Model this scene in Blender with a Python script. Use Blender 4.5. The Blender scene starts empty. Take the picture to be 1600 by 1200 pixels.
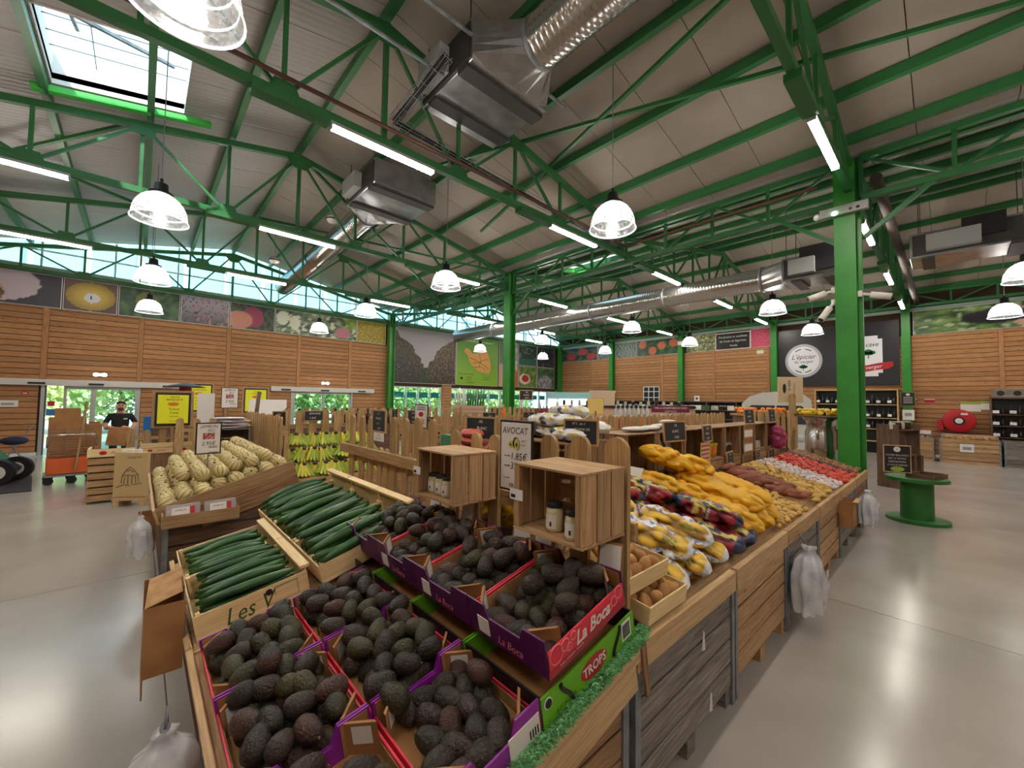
import bpy, bmesh, math, random
from mathutils import Vector, Matrix, Euler
R = random.Random(11)
SC = bpy.context.scene
COL = SC.collection
PI = math.pi
# ---------------------------------------------------------------- camera
FL, YAW, PIT, ROL, CH = 630.9, math.radians(47.36), math.radians(2.376), math.radians(0.832), 1.93
_f = Vector((math.cos(YAW)*math.cos(PIT), math.sin(YAW)*math.cos(PIT), math.sin(PIT)))
_r0 = Vector((math.sin(YAW), -math.cos(YAW), 0)); _u0 = _r0.cross(_f)
_r = _r0*math.cos(ROL)+_u0*math.sin(ROL); _u = -_r0*math.sin(ROL)+_u0*math.cos(ROL)
cd = bpy.data.cameras.new('camera'); cam = bpy.data.objects.new('camera', cd); COL.objects.link(cam)
cd.sensor_width = 36; cd.lens = FL/1600*36; cd.clip_start = .05; cd.clip_end = 400
m = Matrix((_r, _u, -_f)).transposed().to_4x4(); m.translation = (0, 0, CH); cam.matrix_world = m
SC.camera = cam
# ---------------------------------------------------------------- world, sun, exposure
SC.view_settings.view_transform = 'Standard'; SC.view_settings.look = 'None'
SC.view_settings.gamma = 1; SC.view_settings.exposure = 2.0; SC.view_settings.use_curve_mapping = False
W = bpy.data.worlds.new('world'); SC.world = W; W.use_nodes = True
bg = W.node_tree.nodes['Background']; bg.inputs[0].default_value = (.6, .83, 1, 1); bg.inputs[1].default_value = .95
sd = bpy.data.lights.new('sun', 'SUN'); sd.energy = 3.0; sd.angle = .03; sd.color = (1, .95, .85)
sun = bpy.data.objects.new('sun', sd); COL.objects.link(sun); sun.rotation_euler = (math.radians(40), 0, math.radians(-35))
TUBE_E, BULB_E = 26.0, 10.0
# ---------------------------------------------------------------- helpers: materials
def lin(c):
    return tuple(((v/12.92) if v <= .04045 else ((v+.055)/1.055)**2.4) for v in c)
def rgb(r, g, b): return lin((r/255, g/255, b/255))
MATS = {}
def _new(name):
    m = bpy.data.materials.new(name); m.use_nodes = True; nt = m.node_tree
    b = nt.nodes['Principled BSDF']; return m, nt, b
def P(name, col, rough=.5, metal=0, var=.0, ns=0, c2=None, bump=0, bs=None, spec=.5, emit=0, alpha=1, trans=0, rnd=0, det=3):
    """plain surface: optional second colour by noise, per-object value jitter, bump"""
    m, nt, b = _new(name); N, L = nt.nodes, nt.links
    b.inputs['Base Color'].default_value = (*col, 1); b.inputs['Roughness'].default_value = rough
    b.inputs['Metallic'].default_value = metal; b.inputs['Specular IOR Level'].default_value = spec
    if emit: b.inputs['Emission Color'].default_value = (*col, 1); b.inputs['Emission Strength'].default_value = emit
    if alpha < 1: b.inputs['Alpha'].default_value = alpha
    if trans: b.inputs['Transmission Weight'].default_value = trans
    src = None
    if c2 or bump:
        tc = N.new('ShaderNodeTexCoord'); oi = N.new('ShaderNodeObjectInfo')
        ad = N.new('ShaderNodeVectorMath'); ad.operation = 'MULTIPLY_ADD'; ad.inputs[1].default_value = (1, 1, 1)
        cb = N.new('ShaderNodeCombineXYZ'); mu = N.new('ShaderNodeMath'); mu.operation = 'MULTIPLY'; mu.inputs[1].default_value = 37
        L.new(oi.outputs['Random'], mu.inputs[0]); L.new(mu.outputs[0], cb.inputs[0]); L.new(mu.outputs[0], cb.inputs[1])
        L.new(tc.outputs['Object'], ad.inputs[0]); L.new(cb.outputs[0], ad.inputs[2])
    if c2:
        n = N.new('ShaderNodeTexNoise'); n.inputs['Scale'].default_value = ns; n.inputs['Detail'].default_value = det
        L.new(ad.outputs[0], n.inputs['Vector'])
        r = N.new('ShaderNodeValToRGB'); r.color_ramp.elements[0].position = .35; r.color_ramp.elements[1].position = .65
        r.color_ramp.elements[0].color = (*col, 1); r.color_ramp.elements[1].color = (*c2, 1)
        L.new(n.outputs['Fac'], r.inputs[0]); src = r.outputs[0]
    if rnd:
        oi2 = N.new('ShaderNodeObjectInfo'); mr = N.new('ShaderNodeMapRange'); mr.inputs[3].default_value = 1-rnd; mr.inputs[4].default_value = 1+rnd
        hs = N.new('ShaderNodeHueSaturation'); L.new(oi2.outputs['Random'], mr.inputs[0]); L.new(mr.outputs[0], hs.inputs['Value'])
        if src: L.new(src, hs.inputs['Color'])
        else: hs.inputs['Color'].default_value = (*col, 1)
        src = hs.outputs[0]
    if src: L.new(src, b.inputs['Base Color'])
    if bump:
        n2 = N.new('ShaderNodeTexNoise'); n2.inputs['Scale'].default_value = bs or ns; n2.inputs['Detail'].default_value = 4
        L.new(ad.outputs[0], n2.inputs['Vector']); bp = N.new('ShaderNodeBump'); bp.inputs['Strength'].default_value = bump; bp.inputs['Distance'].default_value = .01
        L.new(n2.outputs['Fac'], bp.inputs['Height']); L.new(bp.outputs[0], b.inputs['Normal'])
    MATS[name] = m; return m
def WOOD(name, c1, c2, rough=.6, rnd=.22, knots=.5, stretch=(1.2, 22, 22)):
    """board: grain along local X, tone changes board by board"""
    m, nt, b = _new(name); N, L = nt.nodes, nt.links
    b.inputs['Roughness'].default_value = rough; b.inputs['Specular IOR Level'].default_value = .25
    tc = N.new('ShaderNodeTexCoord'); oi = N.new('ShaderNodeObjectInfo')
    mu = N.new('ShaderNodeMath'); mu.operation = 'MULTIPLY'; mu.inputs[1].default_value = 53
    cb = N.new('ShaderNodeCombineXYZ'); L.new(oi.outputs['Random'], mu.inputs[0])
    for i in range(3): L.new(mu.outputs[0], cb.inputs[i])
    ad = N.new('ShaderNodeVectorMath'); ad.operation = 'ADD'; L.new(tc.outputs['Object'], ad.inputs[0]); L.new(cb.outputs[0], ad.inputs[1])
    sc = N.new('ShaderNodeVectorMath'); sc.operation = 'MULTIPLY'; sc.inputs[1].default_value = stretch; L.new(ad.outputs[0], sc.inputs[0])
    n = N.new('ShaderNodeTexNoise'); n.inputs['Scale'].default_value = 3; n.inputs['Detail'].default_value = 5; n.inputs['Distortion'].default_value = .6
    L.new(sc.outputs[0], n.inputs['Vector'])
    r = N.new('ShaderNodeValToRGB'); r.color_ramp.elements[0].position = .3; r.color_ramp.elements[1].position = .68
    r.color_ramp.elements[0].color = (*c2, 1); r.color_ramp.elements[1].color = (*c1, 1); L.new(n.outputs['Fac'], r.inputs[0])
    src = r.outputs[0]
    if knots:
        v = N.new('ShaderNodeTexVoronoi'); v.inputs['Scale'].default_value = 1
        s2 = N.new('ShaderNodeVectorMath'); s2.operation = 'MULTIPLY'; s2.inputs[1].default_value = (2.6, 9, 9); L.new(ad.outputs[0], s2.inputs[0]); L.new(s2.outputs[0], v.inputs['Vector'])
        kr = N.new('ShaderNodeValToRGB'); kr.color_ramp.elements[0].position = .05; kr.color_ramp.elements[1].position = .13
        kr.color_ramp.elements[0].color = (1, 1, 1, 1); kr.color_ramp.elements[1].color = (0, 0, 0, 1); L.new(v.outputs['Distance'], kr.inputs[0])
        km = N.new('ShaderNodeMath'); km.operation = 'MULTIPLY'; km.inputs[1].default_value = knots; L.new(kr.outputs[0], km.inputs[0])
        mx = N.new('ShaderNodeMix'); mx.data_type = 'RGBA'; L.new(km.outputs[0], mx.inputs['Factor']); L.new(src, mx.inputs['A'])
        mx.inputs['B'].default_value = (c2[0]*.25, c2[1]*.2, c2[2]*.18, 1); src = mx.outputs['Result']
    mr = N.new('ShaderNodeMapRange'); mr.inputs[3].default_value = 1-rnd; mr.inputs[4].default_value = 1+rnd
    hs = N.new('ShaderNodeHueSaturation'); L.new(oi.outputs['Random'], mr.inputs[0]); L.new(mr.outputs[0], hs.inputs['Value']); L.new(src, hs.inputs['Color'])
    L.new(hs.outputs[0], b.inputs['Base Color'])
    bp = N.new('ShaderNodeBump'); bp.inputs['Strength'].default_value = .18; bp.inputs['Distance'].default_value = .004
    L.new(n.outputs['Fac'], bp.inputs['Height']); L.new(bp.outputs[0], b.inputs['Normal'])
    MATS[name] = m; return m
def EMIT(name, col, s):
    m, nt, b = _new(name); b.inputs['Base Color'].default_value = (*col, 1)
    b.inputs['Emission Color'].default_value = (*col, 1); b.inputs['Emission Strength'].default_value = s; MATS[name] = m; return m
def GLASS(name, col, alpha, rough=.02):
    """thin pane: mostly see-through with a mirror sheen"""
    m, nt, b = _new(name); N, L = nt.nodes, nt.links
    t = N.new('ShaderNodeBsdfTransparent'); t.inputs[0].default_value = (*col, 1)
    g = N.new('ShaderNodeBsdfGlossy'); g.inputs['Roughness'].default_value = rough
    x = N.new('ShaderNodeMixShader'); x.inputs[0].default_value = alpha
    L.new(t.outputs[0], x.inputs[1]); L.new(g.outputs[0], x.inputs[2]); L.new(x.outputs[0], N['Material Output'].inputs[0]); MATS[name] = m; return m
# ---------------------------------------------------------------- helpers: meshes and objects
class MB:
    def __init__(s): s.v = []; s.f = []; s.sm = []
    def add(s, vs, fs, sm=False):
        o = len(s.v); s.v += [tuple(p) for p in vs]; s.f += [[i+o for i in q] for q in fs]; s.sm += [sm]*len(fs); return s
    def box(s, x0, x1, y0, y1, z0, z1, M=None):
        vs = [Vector((x, y, z)) for z in (z0, z1) for y in (y0, y1) for x in (x0, x1)]
        if M is not None: vs = [M @ p for p in vs]
        return s.add(vs, [(0, 2, 3, 1), (4, 5, 7, 6), (0, 1, 5, 4), (2, 6, 7, 3), (0, 4, 6, 2), (1, 3, 7, 5)])
    def bar(s, p, q, w, h, up=(0, 0, 1)):
        p, q = Vector(p), Vector(q); d = (q-p).normalized(); u = Vector(up)
        a = d.cross(u)
        if a.length < 1e-4: a = d.cross(Vector((1, 0, 0)))
        a.normalize(); b = a.cross(d).normalized()
        vs = [e+a*i*w/2+b*j*h/2 for e in (p, q) for i, j in ((-1, -1), (1, -1), (1, 1), (-1, 1))]
        return s.add(vs, [(0, 1, 2, 3), (7, 6, 5, 4), (0, 4, 5, 1), (1, 5, 6, 2), (2, 6, 7, 3), (3, 7, 4, 0)])
    def tube(s, pts, r, n=8, caps=True, sm=True):
        pts = [Vector(p) for p in pts]; rs = r if isinstance(r, (list, tuple)) else [r]*len(pts); o = len(s.v); ref = None
        for i, p in enumerate(pts):
            d = (pts[min(i+1, len(pts)-1)]-pts[max(i-1, 0)]).normalized()
            if ref is None: ref = Vector((0, 0, 1)) if abs(d.z) < .9 else Vector((1, 0, 0))
            a = d.cross(ref).normalized(); b = a.cross(d).normalized(); ref = b
            for k in range(n):
                t = 2*PI*k/n; s.v.append(tuple(p+(a*math.cos(t)+b*math.sin(t))*rs[i]))
        for i in range(len(pts)-1):
            for k in range(n):
                s.f.append([o+i*n+k, o+i*n+(k+1) % n, o+(i+1)*n+(k+1) % n, o+(i+1)*n+k]); s.sm.append(sm)
        if caps:
            s.f.append([o+k for k in range(n)][::-1]); s.sm.append(False)
            s.f.append([o+(len(pts)-1)*n+k for k in range(n)]); s.sm.append(False)
        return s
    def lathe(s, prof, n=16, c=(0, 0, 0), sm=True, close=False):
        o = len(s.v)
        for r, z in prof:
            for k in range(n):
                t = 2*PI*k/n; s.v.append((c[0]+r*math.cos(t), c[1]+r*math.sin(t), c[2]+z))
        for i in range(len(prof)-1):
            for k in range(n):
                s.f.append([o+i*n+k, o+i*n+(k+1) % n, o+(i+1)*n+(k+1) % n, o+(i+1)*n+k]); s.sm.append(sm)
        if close:
            s.f.append([o+k for k in range(n)][::-1]); s.sm.append(False)
            s.f.append([o+(len(prof)-1)*n+k for k in range(n)]); s.sm.append(False)
        return s
    def prism(s, pts, d, M=None):
        """outline in local XZ, depth d along +Y"""
        n = len(pts); vs = [Vector((x, 0, z)) for x, z in pts]+[Vector((x, d, z)) for x, z in pts]
        if M is not None: vs = [M @ p for p in vs]
        fs = [list(range(n)), list(range(2*n-1, n-1, -1))]+[[i, i+n, (i+1) % n+n, (i+1) % n] for i in range(n)]
        return s.add(vs, fs)
    def ell(s, c, r, nu=12, nv=8, M=None):
        vs = [Vector((0, 0, -1))]+[Vector((math.sin(PI*j/nv)*math.cos(2*PI*i/nu), math.sin(PI*j/nv)*math.sin(2*PI*i/nu), -math.cos(PI*j/nv))) for j in range(1, nv) for i in range(nu)]+[Vector((0, 0, 1))]
        vs = [Vector((p.x*r[0], p.y*r[1], p.z*r[2])) for p in vs]
        if M is not None: vs = [M @ p for p in vs]
        vs = [p+Vector(c) for p in vs]; L = len(vs)-1
        fs = [(0, 1+(i+1) % nu, 1+i) for i in range(nu)]
        for j in range(nv-2):
            for i in range(nu): a = 1+j*nu; fs.append((a+i, a+(i+1) % nu, a+nu+(i+1) % nu, a+nu+i))
        a = 1+(nv-2)*nu; fs += [(a+i, a+(i+1) % nu, L) for i in range(nu)]
        return s.add(vs, fs, True)
    def mesh(s, name, mat):
        me = bpy.data.meshes.new(name); me.from_pydata(s.v, [], s.f); me.polygons.foreach_set('use_smooth', s.sm)
        for x in (mat if isinstance(mat, (list, tuple)) else [mat]): me.materials.append(x)
        me.update(); return me
    def obj(s, name, mat, parent=None, loc=None, rot=None): return put(name, s.mesh(name, mat), parent, loc, rot)
def put(name, me, parent=None, loc=None, rot=None, scale=None):
    o = bpy.data.objects.new(name, me); COL.objects.link(o)
    if parent is not None: o.parent = parent
    if loc is not None: o.location = loc
    if rot is not None: o.rotation_euler = rot
    if scale is not None: o.scale = scale if not isinstance(scale, (int, float)) else (scale,)*3
    return o
def tag(o, label, cat, group=None):
    o['label'] = label; o['category'] = cat
    if group: o['group'] = group
    return o
def thing(name, label, cat, loc=(0, 0, 0), rz=0, group=None, rot=None):
    return tag(put(name, None, None, loc, rot or (0, 0, rz)), label, cat, group)
_nth = ['zeroth', 'first', 'second', 'third', 'fourth', 'fifth', 'sixth', 'seventh', 'eighth', 'ninth', 'tenth', 'eleventh', 'twelfth']
def nth(n): return _nth[n] if n < 13 else '%d%s' % (n, 'st' if n % 10 == 1 and n != 11 else 'nd' if n % 10 == 2 and n != 12 else 'rd' if n % 10 == 3 and n != 13 else 'th')
def struct(o): o['kind'] = 'structure'; return o
def copytree(o, parent=None, label=None, loc=None, rot=None):
    c = o.copy(); COL.objects.link(c); c.parent = parent
    if label: c['label'] = label
    if loc is not None: c.location = loc
    if rot is not None: c.rotation_euler = rot
    for ch in o.children: copytree(ch, c)
    return c
_bc = {}
_perm = {}
def bx(name, mat, parent, c, d, rot=None, bev=0):
    """board or block with its grain along its longest side; alike boards share one mesh"""
    ax = sorted(range(3), key=lambda i: -d[i]); L = tuple(round(d[i], 3) for i in ax)
    k = (L, mat.name, bev)
    if k not in _bc:
        b = MB().box(-L[0]/2, L[0]/2, -L[1]/2, L[1]/2, -L[2]/2, L[2]/2); me = b.mesh('board', mat)
        if bev:
            t = bmesh.new(); t.from_mesh(me); bmesh.ops.bevel(t, geom=t.edges[:], offset=min(bev, L[2]*.4), segments=1, affect='EDGES'); t.to_mesh(me); t.free()
        _bc[k] = me
    M = Matrix.Identity(3)
    cols = [Vector((0, 0, 0)) for _ in range(3)]
    for i in range(3): cols[i][ax[i]] = 1
    M = Matrix(cols).transposed()
    if M.determinant() < 0: M = Matrix((cols[0], cols[1], -cols[2])).transposed()
    if rot is not None: M = (rot if isinstance(rot, Matrix) else Euler(rot).to_matrix()) @ M
    return put(name, _bc[k], parent, c, M.to_euler())
def bb(name, mat, parent, x0, x1, y0, y1, z0, z1, bev=0):
    return bx(name, mat, parent, ((x0+x1)/2, (y0+y1)/2, (z0+z1)/2), (x1-x0, y1-y0, z1-z0), None, bev)
def rod(name, mat, parent, p, q, w, h=None, n=0):
    """straight member between two points"""
    p, q = Vector(p), Vector(q); d = q-p; L = round(d.length, 3); k = ('rod', L, w, h, n, mat.name)
    if k not in _bc:
        b = MB()
        if n: b.tube([(-L/2, 0, 0), (L/2, 0, 0)], w/2, n)
        else: b.box(-L/2, L/2, -w/2, w/2, -(h or w)/2, (h or w)/2)
        _bc[k] = b.mesh(name, mat)
    return put(name, _bc[k], parent, (p+q)/2, d.to_track_quat('X', 'Z').to_euler())
# lettering: flat mesh from the built-in typeface; local x right, z up, reads from -y
def text(parent, s, size, mat, x=0, z=0, y=-.002, ax='CENTER', shear=0, name='lettering', rot=0, sx=1, bold=0):
    cu = bpy.data.curves.new('t', 'FONT'); cu.body = s; cu.size = size; cu.align_x = ax; cu.align_y = 'CENTER'; cu.shear = shear
    cu.resolution_u = 2; cu.offset = bold
    o = bpy.data.objects.new('t', cu); me = bpy.data.meshes.new_from_object(o); bpy.data.objects.remove(o); bpy.data.curves.remove(cu)
    me.materials.append(mat); me.name = name
    return put(name, me, parent, (x, y, z), (PI/2, -rot if False else 0, 0) if not rot else (Matrix.Rotation(-rot, 3, 'Y') @ Matrix.Rotation(PI/2, 3, 'X')).to_euler(), (sx, 1, 1))
def disc(parent, name, mat, x, z, rx, rz, y=-.002, n=24, th=.002):
    return MB().prism([(x+rx*math.cos(2*PI*i/n), z+rz*math.sin(2*PI*i/n)) for i in range(n)], th).obj(name, mat, parent, (0, y-th, 0))
def shape(parent, name, mat, pts, y=-.002, th=.002):
    return MB().prism(pts, th).obj(name, mat, parent, (0, y-th, 0))
_pm = None
def printed(name, parent, w, h, nx, ny, fn, y=0, x=0, z=0, rough=.5):
    """printed picture: flat sheet, ink colours per vertex from fn(u, v) -> sRGB 0..1"""
    global _pm
    if _pm is None:
        _pm, nt, b = _new('printed_ink'); a = nt.nodes.new('ShaderNodeVertexColor'); a.layer_name = 'Ink'
        nt.links.new(a.outputs[0], b.inputs['Base Color']); b.inputs['Roughness'].default_value = .45
    vs = [(x+(i/nx-.5)*w, y, z+(j/ny-.5)*h) for j in range(ny+1) for i in range(nx+1)]
    fs = [(j*(nx+1)+i, j*(nx+1)+i+1, (j+1)*(nx+1)+i+1, (j+1)*(nx+1)+i) for j in range(ny) for i in range(nx)]
    me = bpy.data.meshes.new(name); me.from_pydata(vs, [], fs); me.materials.append(_pm)
    at = me.color_attributes.new('Ink', 'FLOAT_COLOR', 'POINT'); buf = []
    for j in range(ny+1):
        for i in range(nx+1):
            c = fn(i/nx, j/ny); buf += [*lin([min(1, max(0, q)) for q in c]), 1]
    at.data.foreach_set('color', buf); me.update()
    return put(name, me, parent)
from mathutils import noise as MN
def nz(x, y, s=0.0): return MN.noise(Vector((x, y, s)))
def mixc(a, b, t): t = min(1, max(0, t)); return tuple(p+(q-p)*t for p, q in zip(a, b))
# ---------------------------------------------------------------- materials
GREEN = P('green_steel_paint', rgb(40, 104, 54), .45, var=.1, rnd=.12)
GREENB = P('green_column_paint', rgb(52, 140, 50), .4, c2=rgb(46, 126, 46), ns=2)
GALV = P('galvanised_sheet', rgb(176, 176, 176), .3, .85, c2=rgb(150, 150, 152), ns=3)
DARKM = P('dark_grey_metal', rgb(70, 68, 66), .5, .5)
STEEL = P('steel_post_grey', rgb(140, 145, 150), .5, .3, c2=rgb(112, 116, 122), ns=8)
WALLW = WOOD('larch_wall_board', rgb(192, 144, 100), rgb(156, 108, 70), .6, .14, .8)
PINE = WOOD('pale_pine', rgb(218, 186, 142), rgb(186, 150, 106), .55, .12, .45)
PINEY = WOOD('fresh_poplar_box', rgb(238, 214, 164), rgb(216, 184, 130), .55, .06, .1)
CRATE = WOOD('crate_brown', rgb(172, 136, 100), rgb(116, 84, 58), .65, .2, .6)
CRATEL = WOOD('crate_tan', rgb(196, 162, 122), rgb(156, 120, 82), .65, .2, .7)
GREYW = WOOD('weathered_grey_board', rgb(150, 142, 136), rgb(98, 90, 86), .7, .2, .45)
DARKW = WOOD('dark_weathered_board', rgb(124, 96, 78), rgb(72, 54, 42), .7, .16, .4)
PICKET = WOOD('picket_wood', rgb(192, 160, 114), rgb(148, 114, 76), .65, .12, .6)
WHITE = P('white_paint', rgb(232, 232, 232), .4)
OFFW = P('off_white_paper', rgb(226, 220, 216), .7)
GREYP = P('grey_plastic', rgb(150, 150, 150), .4)
BLACK = P('black_plastic', rgb(26, 26, 28), .4)
CHALK = P('chalkboard_black', rgb(32, 33, 34), .6, c2=rgb(42, 44, 46), ns=9)
CHALKW = P('white_chalk', rgb(226, 226, 226), .8)
INK = P('black_ink', rgb(28, 24, 30), .7)
RED = P('red_paint', rgb(186, 26, 40), .35)
CARD = P('brown_cardboard', rgb(168, 120, 74), .8, c2=rgb(150, 104, 62), ns=6)
PAPER = P('brown_kraft_paper', rgb(190, 148, 100), .8, c2=rgb(160, 118, 76), ns=14, bump=.4, bs=20)
BOXRED = P('box_print_red', rgb(226, 48, 74), .45, c2=rgb(208, 38, 62), ns=5)
BOXPUR = P('box_print_dark_purple', rgb(88, 22, 86), .45, c2=rgb(78, 18, 78), ns=5)
BOXPUR2 = P('box_print_bright_purple', rgb(140, 30, 150), .45)
BOXGRN = P('box_print_lime', rgb(104, 176, 24), .45)
PINK = P('box_print_pink_line', rgb(246, 140, 150), .5)
PANE = GLASS('clear_pane', (.8, .93, .95), .06)
# ================================================================ large structure
XW, YW, X0, Y0 = 22.6, 19.5, -4.15, -8.0
RX = (2.55, 16.03); HS = 6.74; RZ, RS = 7.85, .2
def roofz(x):
    return max(RZ-RS*abs(x-r) for r in RX)
# floor: concrete slabs with open joints
FLOORM = P('polished_concrete', rgb(172, 165, 159), .2, c2=rgb(158, 151, 145), ns=.9, det=7, spec=.55)
FJ = P('floor_joint', rgb(74, 70, 68), .8)
fl = struct(MB().box(X0, XW, Y0, YW, -.3, -.012).obj('floor', FJ))
xs = [X0, .2, 5.15, 10.1, 15.05, XW]; ys = [Y0, -2.4, 1.8, 6.0, 10.2, 14.4, YW]
for i in range(len(xs)-1):
    for j in range(len(ys)-1):
        bb('slab', FLOORM, fl, xs[i]+.004, xs[i+1]-.004, ys[j]+.004, ys[j+1]-.004, -.1, 0)
# walls
WB = P('wall_backing', rgb(58, 38, 24), .9)
def planks(parent, axis, pos, a0, a1, z0, z1, holes=(), pitch=.174, mat=None):
    """overlapping boards on a wall; axis 'x' runs along X at y = pos"""
    z = z0
    while z < z1-.02:
        h = min(pitch-.02, z1-z-.004); segs = [(a0, a1)]
        for h0, h1, hz0, hz1 in holes:
            if z+h > hz0+.02 and z < hz1-.02:
                n = []
                for s0, s1 in segs:
                    if h1 <= s0 or h0 >= s1: n.append((s0, s1)); continue
                    if h0 > s0: n.append((s0, h0))
                    if h1 < s1: n.append((h1, s1))
                segs = n
        for s0, s1 in segs:
            if s1-s0 < .06: continue
            if axis == 'x': bb('plank', mat or WALLW, parent, s0+.003, s1-.003, pos-.028, pos, z, z+h)
            else: bb('plank', mat or WALLW, parent, pos-.028, pos, s0+.003, s1-.003, z, z+h)
        z += pitch
D1, D2 = (-2.2, -.05), (4.95, 7.45)
WIN = [(9.65, 12.55), (13.2, 17.95), (18.15, 22.2)]
b = MB(); WT = 5.95
b.box(X0, D1[0], YW, YW+.2, 0, WT); b.box(D1[0], D1[1], YW, YW+.2, 2.25, WT); b.box(D1[1], D2[0], YW, YW+.2, 0, WT)
b.box(D2[0], D2[1], YW, YW+.2, 2.25, WT); b.box(D2[1], WIN[0][0], YW, YW+.2, 0, WT)
for k, (a, c) in enumerate(WIN):
    b.box(a, c, YW, YW+.2, 0, .9); b.box(a, c, YW, YW+.2, 2.62, WT)
    b.box(c, WIN[k+1][0] if k < 2 else XW+.2, YW, YW+.2, 0, WT)
wl = struct(b.obj('wall_left', WB))
LB = [X0, -2.28, -.04, 2.53, 5.1, 7.34, 9.3]
hol = [(D1[0]-.1, D1[1]+.05, 0, 2.4), (D2[0]-.1, D2[1]+.1, 0, 2.4)]
for k in range(len(LB)-1):
    planks(wl, 'x', YW, LB[k]+.07, LB[k+1]-.07 if k < 5 else LB[k+1], .12, 4.68, hol)
for x in LB[1:-1]: bb('batten', WALLW, wl, x-.065, x+.065, YW-.05, YW, (2.42 if x in (-2.28, -.04, 5.1, 7.34) else .1), 4.68)
for a, c in ((9.3, 9.65), (12.55, 13.2), (17.95, 18.15), (22.2, XW)): planks(wl, 'x', YW, a, c, .12, 2.78)
for a, c in WIN: planks(wl, 'x', YW, a, c, .12, .88)
wr = struct(MB().box(XW, XW+.2, Y0, YW, 0, 6.6).obj('wall_right', WB))
RBAT = [-8, -3.4, -1.27, 1.15, 6.0, 8.55, 11.47, 14.8, 16.6, 19.4]
for k in range(1, len(RBAT)-1):
    a, c = RBAT[k], RBAT[k+1]
    planks(wr, 'y', XW, a+.06, c-.06, .12, 4.76)
for y in RBAT[1:-1]: bb('batten', WALLW, wr, XW-.05, XW, y-.06, y+.06, .1, 4.76)
PLAINW = P('painted_wall', rgb(150, 120, 90), .8, c2=rgb(138, 108, 80), ns=1)
struct(MB().box(X0-.2, X0, Y0, YW, 0, 6.6).obj('wall_far_left', PLAINW))
struct(MB().box(X0, XW, Y0-.2, Y0, 0, 8).obj('wall_behind', PLAINW))
for nm, x0, x1, y0, y1 in (('baseboard_left', X0, D1[0]-.12, YW-.03, YW), ('baseboard_left', D1[1]+.1, D2[0]-.1, YW-.03, YW), ('baseboard_right', XW-.03, XW, Y0, YW-.1)):
    struct(bb(nm, WHITE, None, x0, x1, y0, y1, 0, .1))
# rail and sill bands over the pictures
SILL = P('pale_green_sill', rgb(150, 170, 158), .5)
struct(bb('trim_1', SILL, None, X0, XW, YW-.06, YW+.02, 5.74, 5.97))
struct(bb('trim_2', SILL, None, XW-.08, XW, Y0, YW-.06, 5.72, 5.84))
# ceiling: sandwich panels laid down the slopes, with their joints
CEIL = P('ceiling_panel_warm_grey', rgb(152, 142, 132), .6, c2=rgb(146, 136, 126), ns=1.5)
def ribmat():
    m, nt, b = _new('ceiling_panel_ribbed'); N, L = nt.nodes, nt.links
    b.inputs['Base Color'].default_value = (*rgb(156, 150, 146), 1); b.inputs['Roughness'].default_value = .45
    tc = N.new('ShaderNodeTexCoord'); w = N.new('ShaderNodeTexWave'); w.bands_direction = 'Y'; w.inputs['Scale'].default_value = 2.6
    L.new(tc.outputs['Object'], w.inputs[0]); bp = N.new('ShaderNodeBump'); bp.inputs['Strength'].default_value = .35; bp.inputs['Distance'].default_value = .02
    L.new(w.outputs['Fac'], bp.inputs['Height']); L.new(bp.outputs[0], b.inputs['Normal']); return m
CEILR = ribmat()
BACKR = P('roof_deck', rgb(60, 56, 52), .9)
SKY = [(-1.27, .42, 8.1, 9.95), (11.7, 12.7, 7.7, 9.7)]
b = MB()
for r in RX:
    for sgn in (-1, 1):
        xa, xb = r, r+sgn*HS
        pts = [(xa, RZ), (xb, RZ-RS*HS)]
        cuts = [s for s in SKY if min(xa, xb) < s[0] < max(xa, xb)]
        def slab(x0, x1, y0, y1):
            z = lambda x: RZ-RS*abs(x-r)
            b.add([(x0, y0, z(x0)+.06), (x1, y0, z(x1)+.06), (x1, y1, z(x1)+.06), (x0, y1, z(x0)+.06), (x0, y0, z(x0)+.16), (x1, y0, z(x1)+.16), (x1, y1, z(x1)+.16), (x0, y1, z(x0)+.16)],
                  [(0, 1, 2, 3), (4, 5, 6, 7), (0, 1, 5, 4), (1, 2, 6, 5), (2, 3, 7, 6), (3, 0, 4, 7)])
        lo, hi = min(xa, xb), max(xa, xb)
        if cuts:
            s = cuts[0]; slab(lo, s[0], Y0, YW+.25); slab(s[1], hi, Y0, YW+.25); slab(s[0], s[1], Y0, s[2]); slab(s[0], s[1], s[3], YW+.25)
        else: slab(lo, hi, Y0, YW+.25)
ce = struct(b.obj('ceiling', BACKR))
def panel(r, sgn, x0, x1, y0, y1, mat):
    z = lambda x: RZ-RS*abs(x-r)
    L = math.hypot(x1-x0, z(x1)-z(x0)); cx, cy = (x0+x1)/2, (y0+y1)/2
    bx('ceiling_panel', mat, ce, (cx, cy, (z(x0)+z(x1))/2+.03), (L, y1-y0-.012, .05), Euler((0, math.atan(RS)*sgn, 0)).to_matrix())
PW = 1.07; y = 2.43-PW*10
while y < YW:
    y1 = min(y+PW, YW+.2)
    for r in RX:
        for sgn in (-1, 1):
            lo, hi = sorted((r, r+sgn*HS)); mat = CEILR if sgn < 0 else CEIL
            s = [q for q in SKY if lo < q[0] < hi and y1 > q[2] and y < q[3]]
            if s:
                q = s[0]
                panel(r, sgn, lo, q[0], y, y1, mat); panel(r, sgn, q[1], hi, y, y1, mat)
                if y < q[2]: panel(r, sgn, q[0], q[1], y, q[2], mat)
                if y1 > q[3]: panel(r, sgn, q[0], q[1], q[3], y1, mat)
            else: panel(r, sgn, lo, hi, y, y1, mat)
    y += PW
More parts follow.
